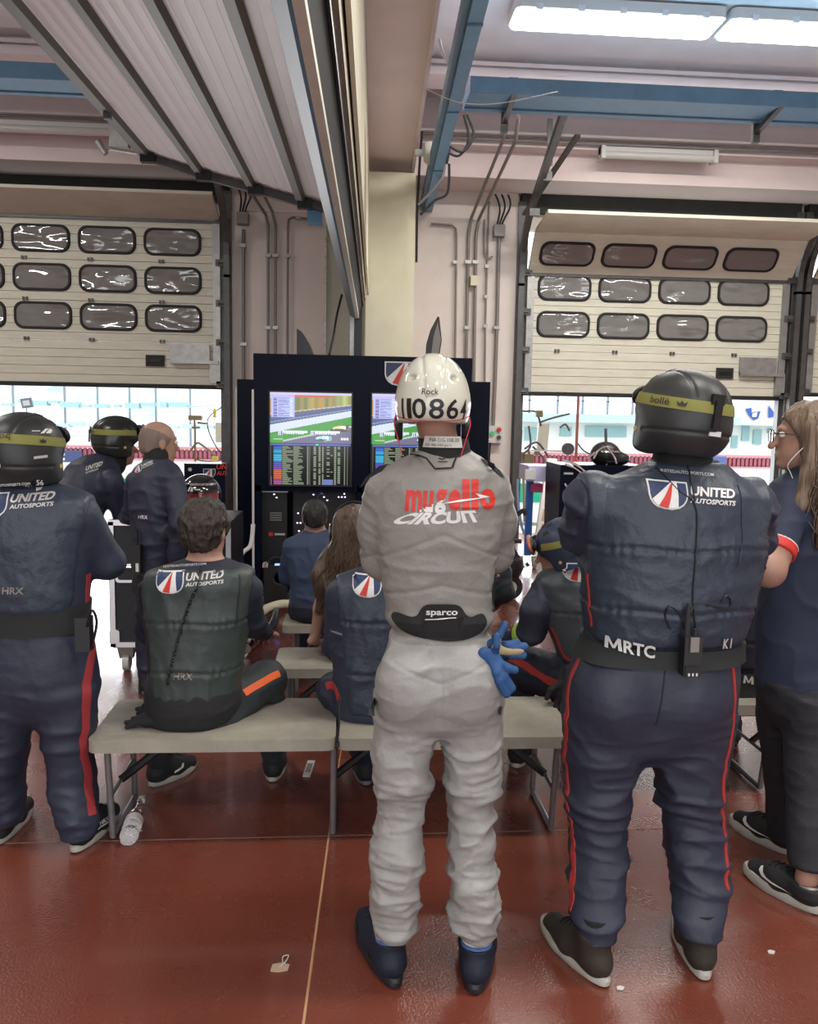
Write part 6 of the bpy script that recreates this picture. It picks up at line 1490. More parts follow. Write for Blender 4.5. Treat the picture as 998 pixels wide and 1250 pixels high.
b = MB(); b.box(c.x-.021, c.x+.021, c.y-.026, c.y-.02, c.z-.06, c.z-.03); b.bevel(.002)
b.build('battery_catch', M['blackm'], rad)
b = MB(); b.tube([c+Vector((-.012, 0, .05)), c+Vector((-.012, 0, .14))], [.009, .006], 8); b.tube([c+Vector((.012, 0, .05)), c+Vector((.012, 0, .068))], .007, 8); b.build('antenna', M['rubber'], rad)
b = MB()
for k in range(3): b.box(c.x-.014+k*.011, c.x-.009+k*.011, c.y-.028, c.y-.025, c.z-.058, c.z-.050)
b.build('contacts', M['alu'], rad)
bb_ = MB(); bb_.box(c.x-.012, c.x+.012, c.y-.03, c.y-.02, c.z+.01, c.z+.05); bb_.bevel(.003); bb_.build('belt_clip', M['conduit'], rad)
for i, l in enumerate(([(828, 575), (842, 600), (861, 618), (862, 650), (858, 690), (855, 740), (860, 785)], [(866, 572), (862, 600), (861, 618)], [(846, 760), (862, 742), (900, 750), (903, 738), (897, 733), (890, 742)], [(845, 775), (838, 755), (825, 745), (822, 760), (828, 775)])):
    pts = [W(x_, y_, 2.2) for x_, y_ in l]; pp = []
    for q in smoothpath(pts, 5):
        h_ = vbv.ray_cast(q-Yv*.3, Yv, .8); pp.append((h_[0] if h_[0] else q)-Yv*.005)
    b = MB(); b.tube(pp, .0022, 6); b.build('radio_cable', M['black'], rad, smooth=1)
hs, hbv, HP, (hr, hf, hu) = helmet(RB, W(831, 507, 2.42), FWD-X*.25, Z+X*.10+Yv*.02, 'ski', 1.0, h=.0045, strap_slope=.014)
cz = HP(0, 0, 0)
def strap_words(hs, hbv, cz, hr, hf, hu, s_, a_list, slope=.014, size=.018, mirror=False):
    for a0, t_ in a_list:
        R_ = .13*s_; a = math.radians(a0)      # angle measured from forward towards the right-hand side
        its = [T_(t_, 0, 0, .058*s_, size*s_, 0, 1, bold=.01)]
        decal(hs, 'strap_lettering', its, cz, hr, hu, hbv, [M['black']], wrap=(cz+hu*(.024*s_+slope*math.cos(a+.2)), R_, a, hf, -hr if False else hr*-1), lift=.0045)
S_ = None
# lettering on the strap, running round the back of the helmet from the wearer's left side
def strap_text(hs, hbv, cz, hr, hf, hu, s_, az, txt='bollé', w_=.058, slope=.014):
    R_ = .13*s_; a = math.radians(az)
    decal(hs, 'strap_lettering', [T_(txt, 0, 0, w_*s_, .019*s_, 0, 1, bold=.008)], cz, hr, hu, hbv, [M['black']], wrap=(cz+hu*(.025*s_-slope*.0), R_, a, hr, hf), lift=.005,
          warp=lambda x_, y_: (x_, y_+slope*math.cos(a+x_/R_-PI/2)))
strap_text(hs, hbv, cz, hr, hf, hu, 1.0, 195)
def crown(hs, hbv, cz, hr, hf, hu, s_, az, slope=.014):
    R_ = .13*s_; a = math.radians(az)
    decal(hs, 'strap_crown', [Pg([(0, .016), (.004, .003), (.022, .003), (.026, .016), (.018, .010), (.013, .018), (.008, .010)], 0, 1)], cz, hr, hu, hbv, [M['black']], wrap=(cz+hu*.024*s_, R_, a, hr, hf), lift=.005, warp=lambda x_, y_: (x_, y_+slope*math.cos(a+x_/R_-PI/2)))
crown(hs, hbv, cz, hr, hf, hu, 1.0, 228)
strap_text(hs, hbv, cz, hr, hf, hu, 1.0, 312)
for (hp_, tp) in (((742, 1210), (657, 1122)), ((862, 1202), (826, 1112))):
    H_, T0 = G(*hp_)+Vector((0, .012, 0)), G(*tp)
    shoe(RB, H_, T0, M['shoebrown'], M['solew'], ht=.13, w=.050, laces=True)

# ---------------------------------------------------------------- 3. helmeted man on the left
Yt = 3.12
p = Person((-1.15, 3.1, 0), 'person in navy team vest and black helmet standing at the left edge of the photo')
S = p.S; RL = p.root
head(S, W(30, 560, 3.1), FWD+X*.3, neck=W(32, 610, 3.12))
S.loft(rows([(588, -8, 66, Yt, .065), (596, -28, 90, Yt, .09), (606, -42, 106, Yt, .12), (625, -48, 114, Yt, .14), (660, -48, 114, Yt, .15), (700, -44, 110, Yt, .15), (740, -38, 107, Yt, .145), (765, -34, 106, Yt, .14), (790, -34, 114, Yt, .145), (820, -34, 119, Yt, .15), (845, -30, 119, Yt, .14), (868, -18, 108, Yt, .10), (884, 10, 80, Yt, .05)]), 'torso', .03, 2.4)
S.loft(rows([(835, 42, 121, Yt, .125), (867, 46, 117, Yt, .12), (912, 56, 111, Yt, .105), (950, 61, 114, Yt, .095), (975, 64, 117, Yt-.02, .09), (1000, 70, 119, Yt-.04, .08), (1020, 74, 117, Yt-.05, .07)]), 'leg', .03, 2.2)
S.loft(rows([(835, -34, 46, Yt, .125), (870, -28, 45, Yt, .12), (912, -26, 34, Yt, .105), (950, -22, 26, Yt+.02, .095), (980, -16, 30, Yt+.03, .08), (1003, -12, 28, Yt+.03, .07)]), 'leg', .03, 2.2)
sh, e_, w_ = W(98, 632, Yt), W(131, 686, 3.20), W(85, 680, 3.48)
S.cone(sh, e_, .072, .062, 'arm', .04); S.cone(e_, w_, .060, .045, 'arm', .03); hand(S, w_, (-X+Yv*.1), BACK, 1, .6)
sh, e_, w_ = W(-38, 632, Yt), W(-62, 690, 3.22), W(0, 680, 3.5)
S.cone(sh, e_, .070, .06, 'arm', .04); S.cone(e_, w_, .058, .045, 'arm', .03); hand(S, w_, X, BACK, -1, .6)
foot(S, (W(95, 1010, 3.08).x, 3.06, .12), (W(128, 1000, 3.2).x, 3.2, .03)); foot(S, (W(5, 1000, 3.15).x, 3.17, .12), (W(30, 985, 3.3).x, 3.35, .03))
p.body(.011)
def dlf(V, N):
    z = V[:, 2]; leg = 1/(1+np.exp((z-W(80, 850, Yt).z)/.04)); return .4*folds(.008, 41, (7, 7, 12))(V, N)+leg*folds(.012, 42, (5, 5, 13))(V, N)
suit, bv, VQ = p.cloth('team_overalls', M['navy'], ('torso', 'arm', 'leg'), .009, disp=dlf)
S2 = Sdf(); S2.p = [q for q in S.p if q[1] == 'torso']+[q for q in S.p if q[1] == 'arm' and q[2] == .04]
pv = Person.__new__(Person); pv.S = S2; pv.root = RL
vest, vbv, _ = pv.cloth('quilted_vest', M['navyvest'], ('torso', 'arm'), .009, .014, lambda V, N: folds(.007, 44, (9, 9, 5))(V, N), [cut(W(40, 742, Yt), (0, 0, -1), .03), cut(W(113, 610, Yt), (1, 0, -.15), .01), cut(W(-44, 610, Yt), (-1, 0, -.15), .01), cut(W(30, 590, Yt), (0, 0, 1), .02)])
team_print(vest, vbv, (-32, 634), (60, 616), 2.96, ex=(W(60, 610, 2.96)-W(-30, 616, 2.96)).normalized(), prow=True)
decal(vest, 'vest_lettering', [T_('HRX', 0, 0, W(30, 720, 2.96).x-W(3, 720, 2.96).x, .024, 0, 1, bold=.02, shear=.1)], W(3, 725, 2.96), X, Z, vbv, [M['conduit']])
band(RL, 'belt', bv, W(36, 750, Yt), Z, X, Yv, -.05, .05, M['elastic'], off=.008, n=60)
ribbon(suit, 'leg_stripe', RP(bv, ((108, 700), (106, 740), (112, 775), (110, 810), (106, 845), (105, 880), (102, 910), (107, 940), (110, 975), (113, 995)), 3.05), .036, mat('dull_red_cloth', (.28, .03, .035), .6), bv)
b = MB(); c = W(104, 770, 2.98); b.box(c.x-.03, c.x+.02, c.y-.02, c.y+.03, c.z-.07, c.z+.05); b.bevel(.01); pc_ = props(b.build('radio_pouch', M['black'], None), 'black radio pouch hanging at the left-edge man\'s belt', 'pouch')
b = MB(); b.tube(smoothpath([W(106, 765, 2.96), W(112, 745, 2.94), W(118, 760, 2.96), W(112, 790, 2.98)]), .005, 6); b.build('cable', M['black'], pc_, smooth=1)
hs, hbv, HP, (hr, hf, hu) = helmet(RL, W(30, 549, 3.10), FWD+X*.38, Z+X*.02, 'ski', 1.0, h=.005, strap_slope=-.010)
cz = HP(0, 0, 0)
strap_text(hs, hbv, cz, hr, hf, hu, 1.0, 212, slope=-.010)
crown(hs, hbv, cz, hr, hf, hu, 1.0, 330, slope=-.010)
decal(hs, 'strap_lettering', [T_('bollé', 0, 0, .058, .019, 0, 1, bold=.008)], cz, hr, hu, hbv, [M['black']], wrap=(cz+hu*.025, .13, math.radians(268), hr, hf), lift=.005, warp=lambda x_, y_: (.058-x_, .022-y_-.010*math.cos(math.radians(268)+x_/.13-PI/2)))
h_ = hbv.ray_cast(W(33, 527, 2.6), Yv); decal(hs, 'crest_sticker', [Pg([(.022, 0), (.030, .016), (.036, .016), (.030, 0)], 0, 1), Pg([(.034, 0), (.038, .016), (.044, .010), (.044, 0)], 0, 1), Pg([(0, .007), (.02, .007), (.02, .010), (0, .010)], 0, 1)], W(26, 530, 2.9), X, Z, hbv, [M['white']])
decal(hs, 'size_sticker', [Pg([(0, 0), (.032, .004), (.032, .013), (0, .009)], 0, 1)], W(31, 562, 2.9), X, Z, hbv, [M['silverpr']])
# neck scarf label
S_ = Sdf(); S_.cone(W(34, 607, 3.12), W(34, 586, 3.10), .078, .070, 'c'); V, Q = S_.mesh(None, .006); nb = link_np('collar', V, Q, M['blackcloth'], RL); nbv = bvh_np(V, Q)
decal(nb, 'collar_marks', [T_('FIA 8856', 0, 0, .09, .018, 0, 1), T_('EN-1886', .01, -.02, .07, -.006, 0, 1)], W(20, 592, 2.98), X, Z, nbv, [M['silverpr']])
for (hp_, tp, lg) in (((84, 1046), (149, 985), True), ((-14, 1038), (46, 972), False)):
    H_, T0 = G(*hp_)+Vector((.01, .02, 0)), G(*tp)
    up, sbv, SP = shoe(RL, H_, T0, M['shoeblack'], M['solew'], ht=.12, w=.050, laces=True)
    if lg:
        d_ = (T0-H_).normalized(); decal(up, 'shoe_lettering', [T_('HRX', 0, 0, .05, .016, 0, 1, bold=.02), Pg([(-.02, -.008), (.05, -.008), (.05, -.003), (-.02, -.003)], 0, 1)], SP(.35, .10, .055), d_, Z, sbv, [M['white']])

# ---------------------------------------------------------------- 4. seated man in the green-grey vest
Yt = 3.25
p = Person((-.57, 3.26, 0), 'person with dark curly hair sitting on the front bench in a green-grey quilted team vest')
S = p.S; R4 = p.root
hc = W(251, 648, 3.26)
head(S, hc, FWD+X*.35, neck=W(250, 700, 3.27), s=.98)
S.loft(rows([(682, 228, 274, Yt, .07), (688, 208, 292, Yt, .10), (696, 190, 306, Yt, .122), (710, 182, 310, Yt, .13), (725, 180, 308, Yt, .125), (760, 178, 300, Yt, .13), (800, 180, 291, Yt, .13), (840, 182, 288, Yt, .13), (862, 184, 288, Yt, .135), (880, 188, 286, Yt+.01, .125), (894, 205, 272, Yt+.02, .08)]), 'torso', .03, 2.4)
sh, e_ = W(188, 724, Yt), W(183, 770, 3.34)
S.cone(sh, e_, .062, .052, 'arm', .04); w_ = W(215, 800, 3.58); S.cone(e_, w_, .05, .038, 'arm', .02); hand(S, w_, X*.6+Yv*.5-Z*.3, -Z, 1, .5)
sh, e_ = W(301, 722, Yt), W(307, 762, 3.34); w_ = W(322, 772, 3.60)
S.cone(sh, e_, .060, .052, 'arm', .04); S.cone(e_, w_, .05, .038, 'arm', .02); hand(S, w_, Yv-X*.2-Z*.3, -Z, -1, .5)
kR = G(326, 828, .53); aR = Vector((W(334, 940, 3.68).x, 3.66, .10)); kL = G(205, 842, .50); aL = Vector((-.80, 3.62, .10))
S.cone(W(268, 868, 3.28), kR, .095, .072, 'leg', .04); S.cone(kR, aR, .068, .052, 'leg', .03)
S.cone(W(210, 868, 3.28), kL, .095, .072, 'leg', .04); S.cone(kL, aL, .068, .052, 'leg', .03)
foot(S, aR, aR+Vector((.02, .15, 0))); foot(S, aL, aL+Vector((.10, .14, 0)))
p.body(.009)
suit, bv, _ = p.cloth('team_overalls', [M['slate'], M['navydk']], ('torso', 'arm', 'leg'), .0085, 0, lambda V, N: folds(.009, 51, (8, 8, 12))(V, N), matfn=lambda c, n: (c[:, 2] > .62).astype(int))
S2 = Sdf(); S2.p = [q for q in S.p if q[1] == 'torso']+[q for q in S.p if q[1] == 'arm' and q[2] == .04]
pv = Person.__new__(Person); pv.S = S2; pv.root = R4
zsv = [W(240, 762, 3.12).z, W(240, 822, 3.12).z]
vest, vbv, _ = pv.cloth('quilted_vest', M['greenvest'], ('torso', 'arm'), .008, .016, lambda V, N: gl(V, zsv, .006, .008)+pucker(V, zsv)+folds(.006, 55, (12, 12, 5))(V, N), [cut(W(240, 846, Yt), (0, 0, -1), .02), cut(W(310, 700, Yt), (1, 0, -.12), .01), cut(W(176, 700, Yt), (-1, 0, -.12), .01), cut(W(250, 690, Yt), (0, 0, 1), .02)])
team_print(vest, vbv, (189, 727), (270, 706), 3.1, ex=(W(268, 703, 3.1)-W(192, 708, 3.1)).normalized(), prow=True)
decal(vest, 'vest_lettering', [T_('HRX', 0, 0, W(236, 720, 3.1).x-W(211, 720, 3.1).x, .026, 0, 1, bold=.02, shear=.1)], W(211, 830, 3.1), X, Z, vbv, [M['conduit']])
ribbon(vest, 'armhole_seam', RP(vbv, ((292, 702), (291, 730), (288, 765)), 3.1), .005, M['rubber'], vbv)
b = MB(); pts = [W(x_, y_, 3.1) for x_, y_ in ((245, 690), (242, 712), (232, 735), (222, 765), (212, 800), (204, 836))]; pp = []
for i, q in enumerate(smoothpath(pts, 30)):
    h_ = vbv.ray_cast(q-Yv*.3, Yv, .8); q2 = (h_[0] if h_[0] else q)-Yv*.009; a = i*1.9
    pp.append(q2+(Vector((math.cos(a), 0, 0))+Vector((0, math.sin(a), 0)))*.006*(i > 38))
b.tube(pp, .0026, 5); b.build('coiled_radio_cable', M['black'], vest, smooth=1)
ob = ribbon(suit, 'leg_stripe', RP(bv, ((298, 846), (308, 840), (320, 833), (332, 826), (341, 822)), 3.4), .028, mat('orange_red_cloth', (.75, .13, .03), .6), bv)
ribbon(suit, 'side_stripe', RP(bv, ((288, 795), (291, 808), (290, 820)), 3.18), .016, mat('orange_red_cloth', (.75, .13, .03), .6), bv)
# dark undershirt bulging below the vest
S_ = Sdf(); S_.loft(rows([(838, 181, 290, Yt, .135), (855, 181, 292, Yt, .145), (874, 183, 282, Yt, .14), (884, 200, 262, Yt, .11)]), 'c', .02, 2.3); V, Q = S_.mesh(None, .009, grow=.012, disp=folds(.004, 58)); link_np('undershirt', V, Q, M['blackcloth'], R4)
S_ = Sdf(); S_.cone(W(250, 700, 3.26), W(250, 684, 3.25), .072, .060, 'c'); V, Q = S_.mesh(None, .006); link_np('collar', V, Q, M['blackcloth'], R4)
shorthair(R4, hc, FWD+X*.35, M['hairdk'], s=.97, seed=5, amp=.007, puff=.012, low=-.065)
for an, dr, lab in ((aR, Vector((.03, 1, 0)), 1), (aL, Vector((.55, .8, 0)), 2)):
    dr.normalize(); hl = Vector((an.x, an.y, 0))-dr*.05; up, sbv, SP = shoe(R4, hl, hl+dr*.27, M['shoeblack'], M['solew'], ht=.11, w=.048, laces=True)
    if lab == 2: decal(up, 'shoe_side_mark', [Pg([(0, 0), (.05, .012), (.055, .028), (.045, .030), (.035, .018), (.0, .010)], 0, 1)], SP(.36, -.1 if 0 else .1, .04), dr, Z, sbv, [M['white']])
# gloves lying behind him on the bench
c = W(180, 872, 3.14); c.z = .425; gr = thing('work_gloves', c, 'black knitted gloves lying on the front bench behind the man in the green-grey vest', 'gloves')
for nm, o_ in (('glove', Vector((.0, .03, 0))), ('glove', Vector((.02, .12, .02)))):
    S_ = Sdf(); c2 = c+o_+Z*.03; S_.ell(c2, (X, Yv, Z), (.055, .04, .028), 'g', .01)
    for k in range(4): S_.cone(c2+Vector((-.03, -.024+.016*k, 0)), c2+Vector((-.085+.008*abs(k-1), -.03+.02*k, -.018+.01*(k % 2))), .011, .009, 'g', .006)
    S_.cone(c2+Vector((-.01, .02, 0)), c2+Vector((-.04, .055, .02)), .011, .009, 'g', .006); V, Q = S_.mesh(None, .004); link_np(nm, V, Q, M['blackcloth'], gr)

# ---------------------------------------------------------------- 5. seated man whose head is hidden behind the grey suit
Yt = 3.30
p = Person((.12, 3.3, 0), 'person in navy quilted vest on the front bench, half hidden by the grey-suited man')
S = p.S; R5 = p.root
hc = W(478, 655, 3.32); head(S, hc, FWD, neck=W(474, 705, 3.32)); shorthair(R5, hc, FWD, M['hairdk'], seed=8)
S.loft(rows([(690, 450, 500, Yt, .06), (699, 428, 522, Yt, .09), (712, 412, 538, Yt, .115), (735, 404, 546, Yt, .13), (790, 404, 542, Yt, .135), (840, 408, 538, Yt, .135), (870, 410, 536, Yt, .135), (888, 425, 520, Yt, .10), (897, 440, 505, Yt, .06)]), 'torso', .03, 2.4)
sh, e_, w_ = W(417, 725, Yt), W(410, 786, 3.36), W(425, 800, 3.62)
S.cone(sh, e_, .062, .052, 'arm', .04); S.cone(e_, w_, .05, .038, 'arm', .02); hand(S, w_, Yv+X*.3-Z*.2, -Z, 1, .5)
sh, e_, w_ = W(533, 725, Yt), W(540, 790, 3.36), W(520, 800, 3.62)
S.cone(sh, e_, .062, .052, 'arm', .04); S.cone(e_, w_, .05, .038, 'arm', .02); hand(S, w_, Yv-X*.3-Z*.2, -Z, -1, .5)
kL = G(408, 842, .50); aL = Vector((W(447, 950, 3.6).x, 3.62, .10)); kR = G(520, 840, .50); aR = Vector((W(510, 945, 3.7).x, 3.7, .10))
for hp_, k_, a_ in ((W(445, 868, 3.32), kL, aL), (W(505, 868, 3.32), kR, aR)):
    S.cone(hp_, k_, .095, .070, 'leg', .04); S.cone(k_, a_, .066, .05, 'leg', .03); foot(S, a_, a_+Vector((0, .15, 0)))
p.body(.010)
suit, bv, _ = p.cloth('team_overalls', M['navy'], ('torso', 'arm', 'leg'), .009, 0, lambda V, N: folds(.008, 61, (8, 8, 12))(V, N))
S2 = Sdf(); S2.p = [q for q in S.p if q[1] == 'torso']+[q for q in S.p if q[1] == 'arm' and q[2] == .04]
pv = Person.__new__(Person); pv.S = S2; pv.root = R5; zsv = [W(440, 762, 3.15).z, W(440, 825, 3.15).z]
vest, vbv, _ = pv.cloth('quilted_vest', M['navyvest'], ('torso', 'arm'), .009, .015, lambda V, N: gl(V, zsv)+pucker(V, zsv)+folds(.006, 65, (12, 12, 6))(V, N), [cut(W(440, 862, Yt), (0, 0, -1), .03), cut(W(409, 700, Yt), (-1, 0, -.12), .01), cut(W(545, 700, Yt), (1, 0, -.12), .01), cut(W(470, 692, Yt), (0, 0, 1), .02)])
team_print(vest, vbv, (430, 731), (512, 716), 3.15, ex=X)
decal(suit, 'sleeve_lettering', [T_('united', 0, 0, .05, .010, 0, 1)], W(403, 776, 3.2), X, Z, bv, [M['silverpr']])
ribbon(suit, 'leg_stripe', RP(bv, ((398, 838), (404, 836), (410, 842), (414, 855)), 3.3), .03, M['red'], bv)
for a_ in (aL, aR): shoe(R5, Vector((a_.x, a_.y-.06, 0)), Vector((a_.x-.02, a_.y+.20, 0)), M['shoeblack'], M['soleg'], ht=.13, w=.05, laces=True)
b = MB(); P_ = [W(414, 850, 3.13), W(414, 880, 3.08), W(412, 905, 3.05)]; b.tube(P_, .004, 6); c_ = P_[-1]; b.box(c_.x-.008, c_.x+.008, c_.y-.006, c_.y+.006, c_.z-.02, c_.z); b.build('hanging_strap', M['black'], R5)

# ---------------------------------------------------------------- 6. small seated man in a navy polo
Yt = 4.86
p = Person((-.2, 4.86, 0), 'person with short black hair and bright navy shirt sitting farthest back, before the cabinet')
S = p.S; R6 = p.root
hc = W(384, 632, 4.86); head(S, hc, FWD, neck=W(386, 655, 4.86), s=.86)
S.loft(rows([(646, 372, 398, Yt, .05), (652, 362, 408, Yt, .08), (663, 352, 418, Yt, .11), (685, 350, 420, Yt, .125), (710, 354, 416, Yt, .125), (735, 354, 418, Yt, .13), (750, 356, 416, Yt, .13), (757, 366, 408, Yt, .08)]), 'torso', .03, 2.4)
for sx_, ex_, wx_ in ((356, 350, 372), (414, 420, 400)):
    sh, e_, w_ = W(sx_, 668, Yt), W(ex_, 705, 4.93), W(wx_, 712, 5.2); S.cone(sh, e_, .056, .047, 'arm', .035); S.cone(e_, w_, .042, .030, 'fore', .02); hand(S, w_, Yv+Z*.1, -Z, 1 if sx_ < 380 else -1, .5, s=.9)
for hx, kx_ in ((370, 366), (402, 404)):
    k_ = Vector((W(kx_, 750, 5.2).x, 5.28, .49)); a_ = Vector((k_.x, 5.34, .09)); S.cone(W(hx, 745, 4.9), k_, .085, .065, 'leg', .04); S.cone(k_, a_, .06, .045, 'leg', .03); foot(S, a_, a_+Vector((0, .15, 0)))
    shoe(R6, Vector((a_.x, a_.y-.06, 0)), Vector((a_.x, a_.y+.18, 0)), M['shoeblack'], M['solew'], ht=.09, w=.045)
p.body(.009, tags=('head', 'torso', 'arm', 'fore', 'leg', 'hand', 'foot'))
p.cloth('polo_shirt', mat('bright_navy_jersey', (.028, .046, .095), .7, bump=.2, bscale=200), ('torso', 'arm'), .009, 0, folds(.008, 71, (9, 9, 9)), [cut(W(384, 742, Yt), (0, 0, -1))])
p.cloth('trousers', M['navydk'], ('leg',), .010, 0, folds(.006, 72, (8, 8, 12))); 
S_ = Sdf(); S_.loft(rows([(735, 354, 418, Yt, .13), (750, 356, 416, Yt, .13), (757, 364, 410, Yt, .09)]), 'c'); V, Q = S_.mesh(None, .01, grow=.005); link_np('trouser_seat', V, Q, M['navydk'], R6)
shorthair(R6, hc, FWD, M['hairblk'], s=.88, seed=9, amp=.003, puff=.004, low=-.04)

# ---------------------------------------------------------------- 7. seated woman with long brown hair
Yt = 4.08
p = Person((.05, 4.08, 0), 'person with very long brown hair and ear defenders, one bare arm propped on a bench')
S = p.S; R7 = p.root
hc = W(432, 645, 4.08); head(S, hc, FWD+X*.2, neck=W(432, 680, 4.1), s=.92)
S.loft(rows([(672, 422, 442, Yt, .05), (680, 404, 460, Yt, .08), (692, 396, 468, Yt, .10), (720, 398, 466, Yt, .11), (760, 402, 462, Yt, .11), (790, 394, 470, Yt, .13), (803, 400, 464, Yt, .10)]), 'torso', .03, 2.3)
sh, e_, w_ = W(403, 695, Yt), W(391, 742, 4.10), W(384, 778, 4.12)
S.cone(sh, e_, .042, .034, 'fore', .03); S.cone(e_, w_, .033, .024, 'fore', .02); hand(S, W(384, 783, 4.12), Yv*.8+X*.5-Z*.25, -Z, 1, .15, s=.9)
sh, e_, w_ = W(462, 695, Yt), W(470, 740, 4.15), W(458, 750, 4.35)
S.cone(sh, e_, .042, .034, 'fore', .03); S.cone(e_, w_, .033, .024, 'fore', .02); hand(S, w_, Yv, -Z, -1, .5, s=.9)
for hx, dx in ((418, -.06), (448, .06)):
    k_ = Vector((W(hx, 790, 4.4).x+dx, 4.50, .49)); a_ = Vector((k_.x, 4.56, .09)); S.cone(W(hx, 788, 4.12), k_, .085, .06, 'leg', .04); S.cone(k_, a_, .055, .042, 'leg', .03); foot(S, a_, a_+Vector((0, .14, 0)))
    shoe(R7, Vector((a_.x, a_.y-.06, 0)), Vector((a_.x, a_.y+.17, 0)), M['shoeblack'], M['solew'], ht=.08, w=.042)
p.body(.007, tags=('head', 'torso', 'fore', 'leg', 'hand', 'foot'))
p.cloth('black_top', M['blackcloth'], ('torso',), .01, 0, folds(.006, 81), [cut(W(432, 676, Yt), (0, 0, 1))])
p.cloth('black_trousers', M['blackcloth'], ('leg',), .01, 0, folds(.006, 82))
S_ = Sdf(); S_.ell(hc+Z*.02-Yv*.012, (X, Yv, Z), (.086, .105, .098), 'h', .03)
for x0, y0, x1, y1, r0, r1 in ((425, 640, 416, 680, .07, .055), (436, 640, 446, 690, .075, .06), (416, 678, 398, 715, .055, .050), (432, 680, 425, 735, .075, .055), (446, 690, 448, 730, .06, .05), (398, 712, 390, 745, .042, .016), (400, 680, 388, 700, .030, .024), (425, 730, 412, 750, .045, .02)):
    S_.cone(W(x0, y0, 4.0), W(x1, y1, 3.97), r0, r1, 'h', .04, flat=(Yv, .75))
S_.ell(hc+FWD*.09-Z*.06, (X, Yv, Z), (.09, .08, .10), 'h', .01, op='s')
V, Q = S_.mesh(None, .006, disp=lambda V, N: .010*ridge(V+.03*vnoise(V, 7, 3)[:, None], (42, 30, 3.5), 5, 1.6)-.003); hair = link_np('long_hair', V, Q, M['hairbr'], R7); hb = bvh_np(V, Q)
b = MB()
for i in range(70):
    x0 = rnd.uniform(-.06, .07); p0 = hc+Vector((x0, -.07, .05+rnd.uniform(-.04, .03))); ln = rnd.uniform(.25, .55); sw = -x0*.0-rnd.uniform(.0, .16)
    P_ = []
    for k in range(9):
        t = k/8; q = p0+Vector((sw*t**1.2+.012*math.sin(t*7+i), -.05, -ln*t)); n_ = hb.find_nearest(q); P_.append(n_[0]+n_[1]*(.002+.006*t) if n_[0] else q)
    b.tube(P_, [.0035*(1-.75*k/8)+.0006 for k in range(9)], 4)
b.build('hair_strands', M['hairbr'], hair, smooth=3)
hp_root = R7
b = MB(); c = hc+Vector((-.088, .0, -.02)); b.lathe([(.02, -.012), (.042, -.01), (.046, .004), (.042, .018), (.02, .024)], c-X*.01, (Yv, Z, -X), 20); pad = b.build('ear_defender', M['black'], R7, smooth=.8)
b = MB(); b.tube([c-X*.028+Yv*(.034*math.cos(a))+Z*(.042*math.sin(a)) for a in np.linspace(0, 2*PI, 20)[:-1]], .0035, 6, closed=True); b.build('chrome_rim', M['chrome'], pad, smooth=1)
b = MB(); b.tube([hc+Vector((.1*math.cos(a), -.0, .02+.11*math.sin(a))) for a in np.linspace(.1, PI-.1, 16)], .006, 6); b.build('headband', M['black'], R7, smooth=1)

# ---------------------------------------------------------------- 8. person almost hidden behind the grey suit
Yt = 3.98
p = Person((.56, 3.98, 0), 'person in dark slate clothes sitting behind the grey-suited man, only one side showing')
S = p.S; R8 = p.root
hc = W(560, 625, 4.0); head(S, hc, FWD, neck=W(562, 660, 4.0), s=.95); shorthair(R8, hc, FWD, M['hairdk'], seed=12)
S.loft(rows([(645, 548, 580, Yt, .06), (655, 530, 598, Yt, .10), (670, 522, 606, Yt, .13), (710, 522, 604, Yt, .135), (760, 524, 598, Yt, .135), (795, 520, 600, Yt, .14), (812, 530, 590, Yt, .10)]), 'torso', .03, 2.4)
for q in (-1, 1):
    sh, e_, w_ = W(562+q*40, 675, Yt), W(565+q*48, 722, 4.0), W(560+q*30, 745, 4.25); S.cone(sh, e_, .062, .055, 'arm', .04); S.cone(e_, w_, .05, .038, 'arm', .02); hand(S, w_, Yv, -Z, -q, .5)
    k_ = Vector((W(560+q*24, 770, 4.3).x, 4.42, .50)); a_ = Vector((k_.x, 4.46, .10)); S.cone(W(560+q*18, 785, 4.02), k_, .09, .07, 'leg', .04); S.cone(k_, a_, .065, .05, 'leg', .03); foot(S, a_, a_+Vector((0, .14, 0))); shoe(R8, Vector((a_.x, a_.y-.06, 0)), Vector((a_.x, a_.y+.19, 0)), M['shoeblack'], M['soleg'], ht=.11, w=.046)
p.body(.011)
suit, bv, _ = p.cloth('team_overalls', M['slate'], ('torso', 'arm', 'leg'), .009, 0, lambda V, N: folds(.010, 91, (9, 9, 13))(V, N))

# ---------------------------------------------------------------- 9. seated helmeted person on the right, facing left
Yt = 3.50
p = Person((1.0, 3.5, 0), 'person in slate vest and dark blue helmet sitting bent forward, green band on the sleeve')
S = p.S; R9 = p.root
hc = W(682, 672, 3.52); head(S, hc, FWD*.5-X, neck=W(703, 705, 3.5), s=.98, u=Z-X*.35)
S.loft(rows([(684, 690, 738, Yt, .07), (694, 672, 758, Yt, .10), (708, 658, 775, Yt, .125), (735, 660, 782, Yt, .135), (770, 674, 788, Yt, .14), (810, 690, 795, Yt, .14), (850, 692, 796, Yt, .145), (868, 702, 788, Yt, .11)]), 'torso', .035, 2.3)
sh, e_, w_ = W(665, 722, Yt), W(648, 772, 3.50), W(622, 782, 3.62)
S.cone(sh, W(656, 745, 3.48), .064, .062, 'arm', .04); S.cone(W(656, 745, 3.48), e_, .062, .056, 'arm', .03); S.cone(e_, w_, .052, .042, 'arm', .02); hand(S, w_, -X*.6+Yv*.6-Z*.1, -Z, -1, .6)
sh, e_, w_ = W(778, 722, Yt), W(760, 790, 3.60), W(700, 840, 3.72)
S.cone(sh, e_, .062, .052, 'arm', .04); S.cone(e_, w_, .05, .038, 'arm', .02); hand(S, W(692, 832, 3.40), -X*.2-Z, BACK, 1, .3)
